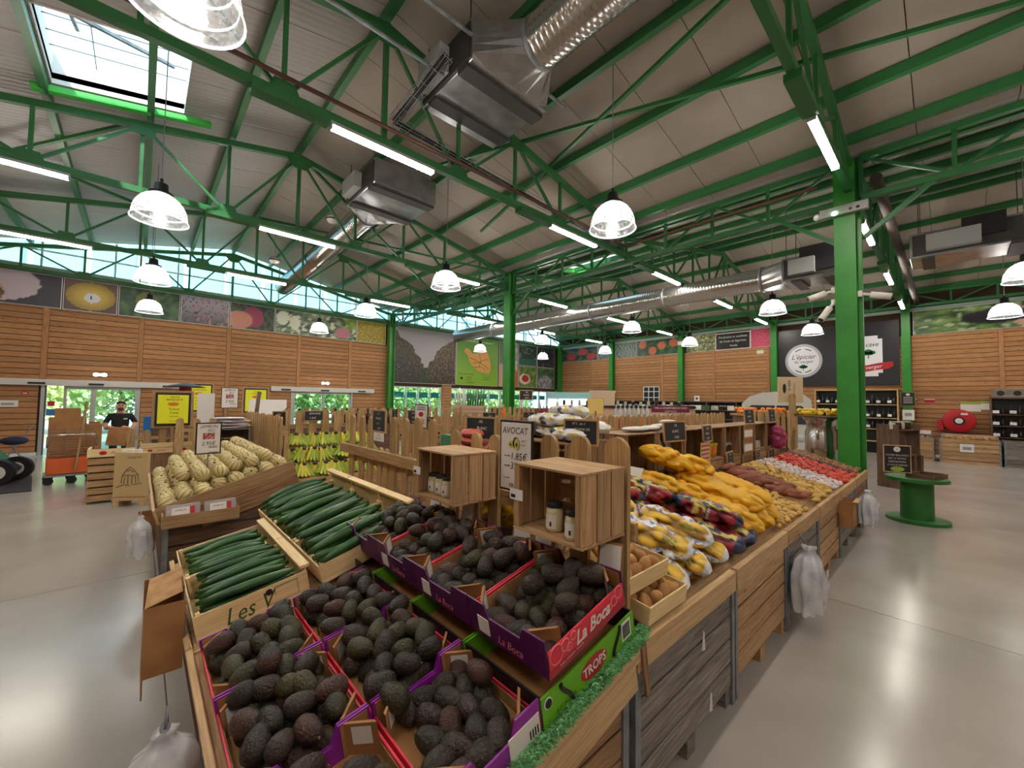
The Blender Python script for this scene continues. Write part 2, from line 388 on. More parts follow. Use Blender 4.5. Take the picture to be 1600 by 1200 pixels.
# skylights: white shaft, opening pane
for k, (a, c, d, e) in enumerate(SKY):
    za, zc = roofz(a), roofz(c); w = struct(put('window_%d' % (k+1), None, None, ((a+c)/2, (d+e)/2, (za+zc)/2)))
    ox, oy, oz = (a+c)/2, (d+e)/2, (za+zc)/2
    for nm, p, q in (('shaft_side', (a, d), (c, d)), ('shaft_side', (a, e), (c, e)), ('shaft_end', (a, d), (a, e)), ('shaft_end', (c, d), (c, e))):
        z1, z2 = roofz(p[0])-.02, roofz(q[0])-.02
        MB().add([(p[0]-ox, p[1]-oy, z1-oz), (q[0]-ox, q[1]-oy, z2-oz), (q[0]-ox, q[1]-oy, z2-oz+.55), (p[0]-ox, p[1]-oy, z1-oz+.55)], [(0, 1, 2, 3)]).obj(nm, OFFW, w)
    MB().add([(a-ox, d-oy, za+.55-oz), (c-ox, d-oy, zc+.55-oz), (c-ox, e-oy, zc+.55-oz), (a-ox, e-oy, za+.55-oz)], [(0, 1, 2, 3)]).obj('pane', PANE, w)
    for t in range(4):
        yy = d+(e-d)*(t+1)/5
        rod('grid_wire', DARKM, w, (a-ox, yy-oy, za+.4-oz), (c-ox, yy-oy, zc+.4-oz), .012)
    rod('grid_wire', DARKM, w, (a+.5-ox, d-oy, za+.5-oz), (a+.5-ox, e-oy, za+.5-oz), .012)
    rod('opening_arm', STEEL, w, (a+.2-ox, d+.3-oy, za+.3-oz), (c-.2-ox, d+.9-oy, zc+.2-oz), .05)
    rod('opening_arm', STEEL, w, (a+.3-ox, d+.3-oy, za+.35-oz), (a+.35-ox, d+.9-oy, za+.45-oz), .04)
    bx('lower_trim', P('trim_green_bright%d' % k, rgb(70, 190, 70), .4), w, (.1, e-oy+.04, -.1), (c-a+.7, .12, .1), Euler((0, -math.atan(RS), 0)).to_matrix())
# clerestory glazing in the gable over the pictures
FRAME = P('white_frame', rgb(206, 216, 214), .4)
n = 3
for r in RX:
    lo = max(X0, r-HS); hi = min(XW, r+HS); step = (hi-lo)/8
    w = struct(put('window_%d' % n, None, None, ((lo+hi)/2, YW+.1, 5.95))); n += 1; ox = (lo+hi)/2
    for i in range(8):
        xa, xb = lo+i*step, lo+(i+1)*step
        mids = [xa] + ([r] if xa < r < xb else []) + [xb]
        top = [(x-ox, roofz(x)-.02-5.95) for x in mids][::-1]
        MB().prism([(xa-ox, 0), (xb-ox, 0)]+top, .01).obj('pane', PANE, w)
        bb('mullion', FRAME, w, xa-ox-.025, xa-ox+.025, -.03, .05, 0, roofz(xa)-5.95)
    bb('transom', FRAME, w, lo-ox, hi-ox, -.02, .04, .55, .6)
    bb('bottom_rail', FRAME, w, lo-ox, hi-ox, -.03, .05, 0, .07)
# windows under the orchard pictures, teal blinds behind the panes
TEAL = P('teal_blind', rgb(30, 140, 130), .6, emit=.0)
for k, (a, c) in enumerate(WIN):
    w = struct(put('window_%d' % n, None, None, ((a+c)/2, YW+.02, .9))); n += 1; L = c-a; m_ = 4 if L < 3.5 else 5
    for i in range(m_):
        p, q = -L/2+L*i/m_, -L/2+L*(i+1)/m_
        MB().box(p+.03, q-.03, .05, .058, .04, 1.68).obj('pane', PANE, w)
        bb('blind', TEAL, w, p+.06, q-.06, .16, .18, 1.12, 1.42)
        bb('mullion', FRAME, w, p-.03, p+.03, 0, .1, 0, 1.72)
    bb('mullion', FRAME, w, L/2-.03, L/2+.03, 0, .1, 0, 1.72)
    bb('sill', FRAME, w, -L/2, L/2, -.04, .1, -.04, .04); bb('head', FRAME, w, -L/2, L/2, 0, .1, 1.66, 1.72)
# sliding entrance doors: glass leaves, header with sensors
ALU = P('aluminium_frame', rgb(190, 192, 192), .35, .6)
HEAD = P('door_header_white', rgb(206, 204, 200), .4)
for k, (d, h0, h1) in enumerate(((D1, X0+.1, 1.07), (D2, 4.05, 8.52))):
    cx = (d[0]+d[1])/2; w = struct(put('door_%d' % (k+1), None, None, (cx, YW, 0))); L = d[1]-d[0]
    leaves = ((-.32*L, -.02), (-.02, L/2)) if k == 0 else ((-L/2, 0), (0, L/2))
    for p, q in leaves:
        lf = MB().box(p+.05, q-.05, .0, .012, .1, 2.1).obj('glass_leaf', PANE, w, (0, .05, 0))
        for s in (p+.03, q-.03): bb('stile', ALU, lf, s-.035, s+.035, -.02, .03, 0, 2.2)
        bb('rail', ALU, lf, p, q, -.02, .03, 0, .1); bb('rail', ALU, lf, p, q, -.02, .03, 2.1, 2.2)
    for s in (-L/2-.06, L/2+.03): bb('jamb', ALU, w, s-.04, s+.04, -.06, .12, 0, 2.22)
    bb('header', HEAD, w, h0-cx, h1-cx, -.2, .05, 2.2, 2.4)
    for s in (-1.25, .05, 1.9) if k == 0 else (-1.6, 0, 1.7): bb('sensor', BLACK, w, s-.18, s+.18, -.24, -.2, 2.24, 2.3)
    if k == 0:
        bb('notice', RED, w, -L/2+.05, -L/2+.2, .02, .03, 1.55, 1.7); bb('notice', P('notice_blue', rgb(40, 110, 170), .5), w, -L/2+.03, -L/2+.22, .02, .03, 1.25, 1.45)
# ================================================================ steel frame
COLX = 9.29; TY = [1.15, 5.7, 10.25, 14.8, 19.25]; ZB = 5.78
def hcol(name, label, x, y, h, mat, s=.3, rz=0, pipe=False):
    t = thing(name, label, 'column', (x, y, 0), rz)
    bb('flange', mat, t, -s/2, -s/2+.03, -s/2, s/2, 0, h); bb('flange', mat, t, s/2-.03, s/2, -s/2, s/2, 0, h)
    bb('web', mat, t, -s/2+.03, s/2-.03, -.01, .01, 0, h); bb('base_plate', mat, t, -s/2-.05, s/2+.05, -s/2-.05, s/2+.05, 0, .03)
    if pipe: bb('rain_pipe', mat, t, s/2-.13, s/2-.03, -s/2-.06, -s/2+.04, 0, h)
    return t
hcol('steel_column', 'big bright green steel column standing at the end of the potato row', COLX, 1.22, 6.3, GREENB, .3, 0, True)
hcol('steel_column', 'green steel column in the middle of the hall in front of the windows', COLX, 10.25, 6.3, GREENB, .3)
hcol('steel_column', 'green steel column at the end of the left timber wall beside the orchard picture', COLX, 19.2, 6.3, GREENB, .3)
for i, (y, nm) in enumerate(((1.15, 'right of the black shop sign'), (5.7, 'left of the black shop sign'), (10.25, 'on the timber wall left of the picture banner with lettering'), (14.8, 'slim, on the timber wall near the small dark window'), (19.2, 'in the far corner beside the vegetable pictures'))):
    hcol('wall_column', 'green steel wall column '+nm, XW-.22, y, 6.0, GREENB, .26)
NP = 5; ordn = ['first', 'second', 'third', 'fourth', 'fifth']
def truss(r, y, label):
    t = thing('roof_truss', label, 'truss', (r, y, ZB), 0, 'green lattice roof trusses')
    zt = lambda d: RZ-.28-RS*d-ZB
    for s in (-1, 1):
        rod('top_chord', GREEN, t, (0, 0, zt(0)), (s*HS, 0, zt(HS)), .1, .12)
    rod('bottom_chord', GREEN, t, (-HS, 0, 0), (HS, 0, 0), .1, .11)
    p = HS/NP
    rod('web_post', GREEN, t, (0, 0, 0), (0, 0, zt(0)), .07)
    for s in (-1, 1):
        for k in range(1, NP):
            d = k*p
            rod('web_post', GREEN, t, (s*d, 0, 0), (s*d, 0, zt(d)), .055)
        for k in range(NP):
            a, c = k*p, (k+1)*p
            if k % 2 == 0: rod('web_diagonal', GREEN, t, (s*a, 0, zt(a)), (s*c, 0, 0), .05)
            else: rod('web_diagonal', GREEN, t, (s*a, 0, 0), (s*c, 0, zt(c)), .05)
        for k in (1, 3):
            d = k*p; MB().prism([(s*d-.2, -.03), (s*d+.2, -.03), (s*d+.12, .17), (s*d-.12, .17)], .02).obj('gusset', GREEN, t, (0, -.06, 0))
            d = (k+1)*p
            if k < 3: MB().prism([(s*d-.17, zt(d)-.2), (s*d+.17, zt(d)-.2), (s*d+.2, zt(d)+.02), (s*d-.2, zt(d)+.02)], .02).obj('gusset', GREEN, t, (0, -.06, 0))
    MB().prism([(-.32, zt(0)-.08), (-.12, zt(0)-.3), (.12, zt(0)-.3), (.32, zt(0)-.08), (0, zt(0)+.05)], .02).obj('ridge_gusset', GREEN, t, (0, -.07, 0))
    return t
for i, y in enumerate(TY):
    for k, r in enumerate(RX):
        truss(r, y, 'green lattice roof truss, %s from the camera, over the %s half of the hall' % (ordn[i], ('left', 'right')[k]))
def girder(x, y0, y1, zb, zt, label, n):
    t = thing('lattice_girder', label, 'girder', (x, y0, zb), 0, 'green lattice girders'); L = y1-y0; h = zt-zb
    for z in (0, h): rod('chord', GREEN, t, (0, 0, z), (0, L, z), .1, .1)
    for i in range(n+1): rod('web_post', GREEN, t, (0, L*i/n, 0), (0, L*i/n, h), .06)
    for i in range(n):
        a, c = (0, h) if i % 2 else (h, 0)
        rod('web_diagonal', GREEN, t, (0, L*i/n, a), (0, L*(i+1)/n, c), .05)
    return t
girder(COLX, Y0, 1.0, 5.62, 6.35, 'green lattice girder running right from the big green column', 8)
girder(COLX, 1.35, 10.1, 5.62, 6.35, 'green lattice girder from the big green column to the middle column', 8)
girder(COLX, 10.4, 19.1, 5.62, 6.35, 'green lattice girder from the middle column to the left wall', 8)
girder(XW-.25, Y0, 19.1, 5.9, 6.4, 'green lattice girder along the top of the right timber wall', 24)
for k, r in enumerate(RX):
    for j, off in enumerate((0, 1.3, 2.6, 3.9, 5.23, 6.27)):
        for s in ((-1, 1) if off else (1,)):
            x = r+s*off; z = roofz(x)-.09
            tag(bb('roof_purlin', GREEN, None, x-.05, x+.05, Y0+.05, YW, z-.08, z+.08),
                'long green purlin under the %s roof, %s' % (('left', 'right')[k], 'at the ridge' if not off else '%s down from the ridge on its %s slope' % (ordn[j-1], 'left' if s < 0 else 'right')), 'purlin', 'green roof purlins')
def brace(x0, y0, x1, y1, lb): tag(rod('wind_brace', GREEN, None, (x0, y0, roofz(x0)-.2), (x1, y1, roofz(x1)-.2), .06), lb, 'brace', 'diagonal roof braces')
brace(4.3, -2.5, 7.0, 9.0, 'thin diagonal roof brace rising to the top edge above the near pendant lamp')
brace(8.2, -3.2, 4.6, 8.2, 'thin diagonal roof brace crossing another above the near pendant lamp')
brace(-4.0, 10.3, -.2, 14.8, 'thin diagonal roof brace at far left below the skylight'); brace(-4.0, 14.8, -.2, 10.3, 'thin diagonal roof brace at far left crossing toward the gable')
brace(2.6, 10.3, 9.2, 14.8, 'thin diagonal roof brace behind the second air unit'); brace(2.6, 14.8, 9.2, 10.3, 'thin diagonal roof brace crossing behind the second air unit')
for s, d in ((-1, 'left'), (1, 'right')):
    tag(rod('knee_brace', GREEN, None, (COLX, 1.17-s*-.2, 4.9), (COLX, 1.17+s*1.1, 5.62), .07), 'green knee brace on the %s side of the big green column' % d, 'brace', 'knee braces on columns')
    tag(rod('knee_brace', GREEN, None, (COLX, 10.25+s*.15, 4.9), (COLX, 10.25+s*1.1, 5.62), .07), 'green knee brace on the %s side of the middle column' % d, 'brace', 'knee braces on columns')
# sprinkler and cable lines
def pipe(pts, r, mat, nm, lb, cat): return tag(MB().tube(pts, r, 8).obj(nm, mat), lb, cat)
RUST = P('old_rust_pipe', rgb(96, 62, 48), .6)
pipe([(X0, 5.62, 5.98), (9.1, 5.62, 5.98), (9.12, 5.3, 5.98), (9.12, 1.6, 5.98)], .03, RUST, 'sprinkler_pipe', 'rusty brown pipe running along the first lamp truss and girder', 'pipe')
pipe([(-1.0, 4.4, 7.0), (5.2, 4.4, 7.0)], .025, STEEL, 'conduit_pipe', 'grey conduit pipe under the roof, upper, at top centre', 'pipe')
pipe([(-1.5, 4.95, 6.7), (3.1, 4.95, 6.7)], .025, STEEL, 'conduit_pipe', 'grey conduit pipe under the roof, lower, at top centre', 'pipe')
pipe([(9.5, .82, 6.0), (22.3, .82, 6.0)], .09, P('sooty_brown', rgb(64, 54, 48), .7), 'service_duct', 'thick brown service pipe running away right of the big green column', 'pipe')
# wire cable tray with cables, from the first air unit down to the truss
t = thing('cable_tray', 'wire cable tray with black cables hanging under the first air unit', 'cable tray', (0, 0, 0))
P0, P1, P2 = Vector((3.0, 4.7, 6.75)), Vector((2.75, 5.75, 6.2)), Vector((9.1, 5.9, 6.02))
for a, c in ((P0, P1), (P1, P2)):
    n = int((c-a).length/.12); d = (c-a).normalized(); sd_ = d.cross(Vector((0, 0, 1))).normalized()*.1
    for o in (-1, -.33, .33, 1): rod('tray_wire', STEEL, t, a+sd_*o, c+sd_*o, .008)
    for o in (-1, 1): rod('tray_wire', STEEL, t, a+sd_*o+Vector((0, 0, .06)), c+sd_*o+Vector((0, 0, .06)), .008)
    for i in range(0, n, 2): rod('tray_rung', STEEL, t, a+d*.12*i-sd_, a+d*.12*i+sd_, .008)
    for o in (-.5, 0, .5): MB().tube([a+sd_*o+Vector((0, 0, .03)), (a+c)/2+sd_*o*.6+Vector((0, 0, .025)), c+sd_*o+Vector((0, 0, .03))], .018, 6).obj('cable', BLACK, t)
# ================================================================ luminaires
TUBEM = EMIT('tube_light_diffuser', (1, .93, .82), TUBE_E)
BULB = EMIT('lamp_bulb', (1, .95, .88), BULB_E)
def shade_mat():
    m, nt, b = _new('prismatic_glass_shade'); N, L = nt.nodes, nt.links
    t = N.new('ShaderNodeBsdfTransparent'); x = N.new('ShaderNodeMixShader'); tr = N.new('ShaderNodeBsdfTranslucent'); g = N.new('ShaderNodeBsdfGlossy')
    g.inputs['Roughness'].default_value = .2; x2 = N.new('ShaderNodeMixShader'); x2.inputs[0].default_value = .25
    e = N.new('ShaderNodeEmission'); e.inputs[0].default_value = (.95, .96, 1, 1); e.inputs[1].default_value = .07; ad = N.new('ShaderNodeAddShader')
    L.new(tr.outputs[0], x2.inputs[1]); L.new(g.outputs[0], x2.inputs[2]); L.new(x2.outputs[0], ad.inputs[0]); L.new(e.outputs[0], ad.inputs[1])
    tc = N.new('ShaderNodeTexCoord'); w = N.new('ShaderNodeTexNoise'); w.inputs['Scale'].default_value = 26; L.new(tc.outputs['Object'], w.inputs['Vector'])
    mr = N.new('ShaderNodeMapRange'); mr.inputs[1].default_value = .3; mr.inputs[2].default_value = .7; mr.inputs[3].default_value = .2; mr.inputs[4].default_value = .5
    L.new(w.outputs['Fac'], mr.inputs[0]); L.new(mr.outputs[0], x.inputs[0])
    L.new(t.outputs[0], x.inputs[1]); L.new(ad.outputs[0], x.inputs[2]); L.new(x.outputs[0], N['Material Output'].inputs[0]); return m
SHADE = shade_mat(); RIM = P('shade_rim_glass', (.95, .96, 1), .2, emit=.4)
rows = ((.12, 'far left row'), (5.19, 'centre-left row'), (13.36, 'centre-right row'), (18.3, 'right row'))
LY = [-1.12, 3.43, 7.98, 12.53, 17.08]
prof = [(.335*math.cos(t*PI/2/9)**.8 if t < 9 else .1, -.21+.40*math.sin(t*PI/2/9)) for t in range(10)]
proto = None
lamp_names = ['nearest', 'second', 'third', 'fourth', 'farthest']
for x, rn in rows:
    for j, y in enumerate(LY):
        lab = 'bell-shaped glass pendant lamp, %s in the %s' % (['just behind or beside the camera' if x < 6 else 'nearest and rightmost', 'second' if x > 6 else 'nearest', 'third' if x > 6 else 'second', 'fourth' if x > 6 else 'third', 'farthest'][j], rn)
        zc = roofz(x)+.02-4.77
        if proto is None:
            proto = thing('pendant_lamp', lab, 'lamp', (x, y, 4.77), 0, 'glass pendant lamps in rows')
            s = MB().lathe(prof, 32).obj('shade', SHADE, proto)
            MB().lathe([(.335, -.21), (.35, -.22), (.342, -.2), (.335, -.21)], 32).obj('rim', RIM, s)
            for zz in (-.12, .02): MB().lathe([(.3 if zz < 0 else .27, zz), (.305 if zz < 0 else .275, zz+.01), (.3 if zz < 0 else .27, zz+.02)], 32).obj('rib_ring', RIM, s)
            MB().ell((0, 0, -.02), (.09, .09, .13), 12, 8).obj('bulb', BULB, proto)
            MB().lathe([(.15, .17), (.15, .2), (.09, .22), (.08, .34), (.02, .36), (.02, .42)], 16).obj('cap', BLACK, proto)
            MB().tube([(0, 0, .4), (0, 0, 2.2)], .008, 6).obj('cable', STEEL, proto)
            o = proto
        else: o = copytree(proto, None, lab, (x, y, 4.77))
        for c in o.children:
            if c.name.startswith('cable'): c.scale = (1, 1, (zc-.4)/1.8); c.location = (0, 0, .4*(1-(zc-.4)/1.8))
TX = [-1.85, 2.6, 7.1, 11.5, 15.95, 20.4]; proto = None
for j, y in enumerate([-3.4]+TY[:4]):
    for i, x in enumerate(TX):
        lab = 'white strip light under the %s roof truss, %s from the left' % (['nearest unseen', 'first', 'second', 'third', 'fourth'][j], (ordn+['sixth'])[i])
        if proto is None:
            proto = thing('strip_light', lab, 'light', (x, y, 5.68), 0, 'strip lights under the trusses')
            bb('housing', GREYP, proto, -.82, .82, -.05, .05, 0, .05); bb('diffuser', TUBEM, proto, -.8, .8, -.045, .045, -.045, 0)
            bb('mounting_box', GREEN, proto, -1.75, -.84, -.09, .09, -.02, .07)
            for s in (-.81, .81): bb('end_cap', GREYP, proto, s-.012, s+.012, -.05, .05, -.05, .05)
        else: copytree(proto, None, lab, (x, y, 5.68))
# ================================================================ ventilation
SPIR = P('spiral_duct_metal', rgb(190, 188, 186), .22, .95)
def spiral(name, label, pts, r, parent=None):
    a, c = Vector(pts[0]), Vector(pts[1]); L = (c-a).length; n = int(L/.09); ps, rs = [], []
    for i in range(n*3+1):
        ps.append(a+(c-a)*(i/(n*3))); rs.append(r+(.012 if i % 3 == 0 else 0))
    o = MB().tube(ps, rs, 28).obj(name, SPIR, parent)
    return tag(o, label, 'duct') if label else o
def airunit(label, loc, w, l, h, dirs, rd):
    """box unit, lengths along Y; tapers to round ends"""
    t = thing('air_unit', label, 'air handling unit', loc)
    bb('casing', GALV, t, -w/2, w/2, -l/2, l/2, 0, h, .01)
    bb('bottom_rail', DARKM, t, -w/2-.01, w/2+.01, -l/2+.1, -l/2+.34, -.05, h*.5); bb('bottom_rail', DARKM, t, -w/2-.01, w/2+.01, l/2-.42, l/2-.2, -.05, -.005)
    bb('side_panel', DARKM, t, -w/2-.02, -w/2, -l/2+.05, l/2-.05, .05, h-.05)
    bb('control_box', GREYP, t, -w/2-.2, -w/2-.03, -l*.1, l*.35, .1, h*.8)
    for s in dirs:
        n = 20; b = MB(); sq = []; ci = []
        for k in range(n):
            q = 2*PI*k/n; cx, cz = math.cos(q), math.sin(q); m_ = max(abs(cx), abs(cz))
            sq.append((cx/m_*w/2, s*l/2, h/2+cz/m_*h/2)); ci.append((cx*rd, s*(l/2+.55), h/2+cz*rd))
        b.add(sq+ci, [(k, (k+1) % n, n+(k+1) % n, n+k) for k in range(n)]).obj('transition', GALV, t)
        MB().tube([(0, s*(l/2+.53), h/2), (0, s*(l/2+.6), h/2)], rd+.02, 28).obj('collar', STEEL, t)
    for sx in (-1, 1):
        for sy in (-1, 1): rod('hanger', DARKM, t, (sx*w/2.1, sy*l/2.4, h), (sx*w/2.1, sy*l/2.4, roofz(loc[0]+sx*w/2)-loc[2]-.1), .015)
    return t
airunit('big galvanised air unit hanging at top centre with dark base rails', (3.95, 5.05, 6.65), 1.5, 1.35, .62, (-1,), .33)
spiral('spiral_duct', 'shiny round spiral duct leaving the big air unit at the top edge', ((3.95, 3.8, 6.96), (3.95, -3, 6.96)), .33)
airunit('second galvanised air unit behind the first with a duct to the gable', (4.25, 9.0, 6.55), 1.5, 1.6, .55, (1,), .3)
spiral('spiral_duct', 'shiny round spiral duct running from the second air unit toward the gable windows', ((4.25, 10.35, 6.82), (4.25, 18.9, 6.55)), .3)
airunit('air unit with black inlet box left of the big green column, in the far bay', (12.65, 2.3, 5.1), 1.05, 1.2, .6, (1,), .33)
tag(bb('inlet_box', BLACK, None, 12.05, 13.15, 1.69, 2.5, 5.25, 5.88), 'black inlet box on the air unit beside the big green column', 'box')
spiral('spiral_duct', 'long round spiral duct crossing the far bay toward the left wall', ((12.65, 3.4, 5.4), (12.65, 18.2, 5.4)), .31)
for y in (6.3, 9.2, 12.1, 15.0): tag(MB().tube([(12.65, y-.04, 5.4), (12.65, y+.04, 5.4)], .33, 28).obj('duct_collar', STEEL), 'steel collar on the long far spiral duct, %s from the air unit' % ordn[int((y-6.3)/2.85)], 'duct collar', 'collars on the far duct')
airunit('air unit with a tan panel right of the big green column', (14.2, -.35, 5.5), 1.1, 1.9, .6, (-1,), .33)
tag(bb('inlet_box', BLACK, None, 13.5, 14.7, -.9, -.25, 5.75, 6.2), 'black inlet box on the air unit right of the big green column', 'box')
spiral('spiral_duct', 'round spiral duct leaving the air unit at the right edge', ((14.2, -1.9, 5.8), (14.2, -6, 5.8)), .33)
for x, y, z, l in ((3.9, 12, 7.1, 'larger, above the sloping spiral duct'), (3.2, 15.5, 6.6, 'lower, left of the sloping spiral duct'), (15, 11, 6.4, 'in the far bay beside the long duct')):
    t = thing('smoke_detector', 'white round smoke detector on a rod, '+l, 'smoke detector', (x, y, z), 0, 'hanging smoke detectors')
    MB().lathe([(.02, .1), (.08, .09), (.15, .04), (.17, -.02), (.12, -.1), (.01, -.13)], 16).obj('head', OFFW, t)
    MB().lathe([(.172, -.0), (.175, -.02), (.172, -.04)], 16).obj('vent_band', DARKM, t); rod('rod', STEEL, t, (0, 0, .1), (0, 0, roofz(x)-z), .012)
# fittings on the big column
t = thing('emergency_light', 'grey emergency light box with green lamp on the big green column', 'emergency light', (9.14, 1.22, 5.33), -PI/2)
bb('case', GREYP, t, -.34, .34, -.1, 0, 0, .16, .01); MB().ell((-.38, -.06, .06), (.06, .06, .06), 10, 6).obj('spot', WHITE, t)
MB().ell((-.12, -.1, .04), (.05, .03, .04), 10, 6).obj('green_lamp', EMIT('green_led', (.1, 1, .2), 4), t)
for s in (.1, .2): MB().ell((s, -.1, .06), (.025, .015, .025), 8, 6).obj('button', DARKM, t)
def cctv(label, p, yaw, pitch):
    t = thing('security_camera', label, 'camera', p, yaw, 'white cameras on the big column')
    bb('bracket', OFFW, t, -.03, .03, -.03, .03, -.05, .05); M = Euler((pitch, 0, 0)).to_matrix()
    MB().tube([M @ Vector((0, -.03, 0)), M @ Vector((0, -.16, 0))], .025, 10).obj('arm', OFFW, t)
    MB().tube([M @ Vector((0, -.14, 0)), M @ Vector((0, -.42, 0))], .055, 14).obj('body', OFFW, t)
    MB().tube([M @ Vector((0, -.415, 0)), M @ Vector((0, -.425, 0))], .045, 14).obj('lens', BLACK, t)
cctv('white bullet camera on the left side of the big green column, upper', (9.2, 1.395, 4.02), PI+.5, .35)
cctv('white bullet camera on the left side of the big green column, lower, tilted down', (9.2, 1.395, 3.8), PI+.9, .9)
cctv('white bullet camera on the right side of the big green column', (9.25, 1.04, 3.9), .2, .25)
# ================================================================ pictures and signs on the walls
def framepic(name, label, cat, loc, rz, w, h, nx, ny, fn, th=.03, edge=None):
    t = thing(name, label, cat, loc, rz)
    bb('panel', edge or WHITE, t, -w/2, w/2, 0, th, -h/2, h/2); printed('picture', t, w-.03, h-.03, nx, ny, fn, -.003); return t
def blob(u, v, cx, cy, rx, ry): return ((u-cx)/rx)**2+((v-cy)/ry)**2
def leaves(s, a, b_, c=None):
    def f(u, v, su=9, sv=5):
        n = nz(u*su, v*sv, s)+.6*nz(u*su*2.3, v*sv*2.3, s+5)
        q = mixc(a, b_, n*.9+.5)
        if c and nz(u*su*1.7, v*sv*1.7, s+9) > .28: q = c
        return q
    return f
def p_mushroom(u, v):
    q = (.2, .2, .25)
    if blob(u, v, .35, .62, .42, .55) < 1+.15*nz(u*9, v*9): q = (.75, .7, .74)
    if blob(u, v, .1, .3, .3, .45) < 1: q = mixc((.75, .55, .3), (.3, .2, .1), nz(u*14, v*10, 3)*1.2+.4)
    return q
def p_kiwi(u, v):
    d = blob(u, v, .5, .5, .47, .46)
    q = mixc((.3, .2, .18), (.42, .3, .24), v)
    if d < 1: q = mixc((.8, .7, .28), (.6, .48, .16), d)
    if blob(u, v, .52, .45, .15, .16) < 1: q = (.85, .85, .86)
    return q
def p_courg(u, v):
    q = leaves(4, (.08, .2, .16), (.3, .44, .26))(u, v, 5, 3)
    if blob(u, v, .45, .6, .2, .3) < 1: q = mixc(q, (.55, .5, .2), .6)
    return q
def p_bloss(u, v):
    q = mixc((.35, .33, .34), (.62, .6, .66), v*1.6-.2)
    if nz(u*16, v*8, 7) > .25 and u > .2: q = (.72, .45, .5)
    if abs(nz(u*7, v*5, 2)) < .04: q = (.15, .1, .1)
    return q
def p_rad(u, v):
    q = leaves(8, (.1, .14, .12), (.3, .36, .26))(u, v)
    if blob(u, v, .5, .5, .25, .42) < 1+.3*nz(u*6, v*6): q = (.58, .2, .32)
    if blob(u, v, .2, .35, .3, .35) < 1: q = (.75, .5, .42)
    return q
def p_market(u, v):
    q = leaves(3, (.16, .24, .18), (.6, .66, .5), (.8, .82, .72))(u, v, 10, 4)
    if blob(u, v, .22, .5, .06, .3) < 1 or blob(u, v, .08, .65, .07, .3) < 1: q = (.82, .84, .76)
    if blob(u, v, .82, .3, .1, .25) < 1: q = (.72, .45, .5)
    if u > .85 and v > .5: q = mixc(q, (.5, .62, .2), .7)
    return q
def p_apples(u, v): return mixc((.55, .48, .15), (.75, .68, .3), nz(u*14, v*16, 2)+.5)
LP = [(X0+.2, -1.98, p_mushroom, 'cut vegetable on dark ground, leftmost wall picture'), (-1.95, -.69, p_kiwi, 'yellow round fruit with a small label'), (-.66, .98, p_courg, 'green squash plant leaves'), (1.01, 2.5, p_bloss, 'pink blossom branches'), (2.53, 4.1, p_rad, 'red radishes held in a hand'), (4.13, 7.6, p_market, 'cauliflower and mixed vegetables'), (7.63, 9.1, p_apples, 'yellow-green fruit heap beside the green column')]
for a, c, fn, lb in LP:
    t = framepic('wall_picture', 'photo banner of '+lb+' on the left wall', 'picture', ((a+c)/2, YW-.06, 5.21), 0, c-a, 1.04, 48, 24, fn)
    if fn is p_kiwi: text(t, '1', .16, INK, -.0, -.05, -.006, bold=.008)
OR1, OR2 = (.16, .13, .12), (.5, .4, .22)
def p_orch(u, v):
    cx = .5; w = abs(u-cx); top = .2+.72*min(1, w*2.1)**.62+.1*nz(u*12, v*12, 3)
    q = mixc((.62, .6, .62), (.78, .72, .66), .6-v)
    if v < .3 and w < .28-.3*v: q = mixc((.13, .17, .11), (.25, .32, .18), nz(u*20, v*20, 1)+.4)
    if v < top and w > .03+.22*max(0, .32-v):
        n = .5*nz(u*30, v*24, 5)+.6*nz(u*73, v*61, 9)
        q = mixc((.13, .12, .12), (.36, .32, .24) if u < .5 else (.54, .42, .26), n*1.3+.45*v+.2)
        if n > .42: q = mixc(q, (.66, .52, .44), .7)
    return q
framepic('orchard_picture', 'large photo of orchard rows above the windows left of the map poster', 'picture', (11.45, YW-.05, 4.27), 0, 3.95, 2.95, 190, 140, p_orch)
t = thing('map_poster', 'green poster with an orange county map above the windows', 'poster', (15.07, YW-.05, 4.27))
def p_green(u, v): return mixc((.35, .58, .17), (.55, .7, .17), .9-v)
bb('panel', WHITE, t, -1.6, 1.6, 0, .03, -1.45, 1.45); printed('background', t, 3.17, 2.87, 8, 12, p_green, -.003)
mp = [(-.95, .75), (-1.05, .55), (-.75, .3), (-.68, .02), (-.5, -.2), (-.2, -.45), (.25, -.62), (.9, -.66), (1.0, -.45), (.98, 0), (.88, .35), (.65, .75), (.3, .62), (-.1, .5), (-.45, .48), (-.7, .72)]
ORAN = P('map_orange', rgb(222, 164, 84), .5); shape(t, 'map_outline', ORAN, mp, -.004)
for pts in (((-.6, .2), (-.1, .05), (.3, -.1), (.85, -.4)), ((-.4, -.1), (.1, -.05), (.5, .15), (.85, .2)), ((.1, .45), (.2, .1), (.1, -.3)), ((-.3, -.35), (.3, -.3), (.6, -.5))):
    MB().tube([(x, -.008, z) for x, z in pts], .012, 4).obj('map_road', INK, t)
text(t, '"Bonne nouvelle ! Le vrai, localement !"', .19, WHITE, 0, 1.22, -.006, shear=.3, sx=.8)
for z, s in ((-.78, 'Nos points de vente :'), (-.98, 'Magasin'), (-1.13, 'Verger'), (-1.28, 'Exploitation')): text(t, s, .13, INK, -1.4 if z > -.8 else -.85, z, -.006, 'LEFT')
for z, s in ((-.78, 'Nos'), (-.92, 'producteurs'), (-1.06, 'partenaires')): text(t, s, .11, INK, .35, z, -.006, 'LEFT')
disc(t, 'map_key', INK, -1.2, -1.05, .12, .1, -.004, 4)
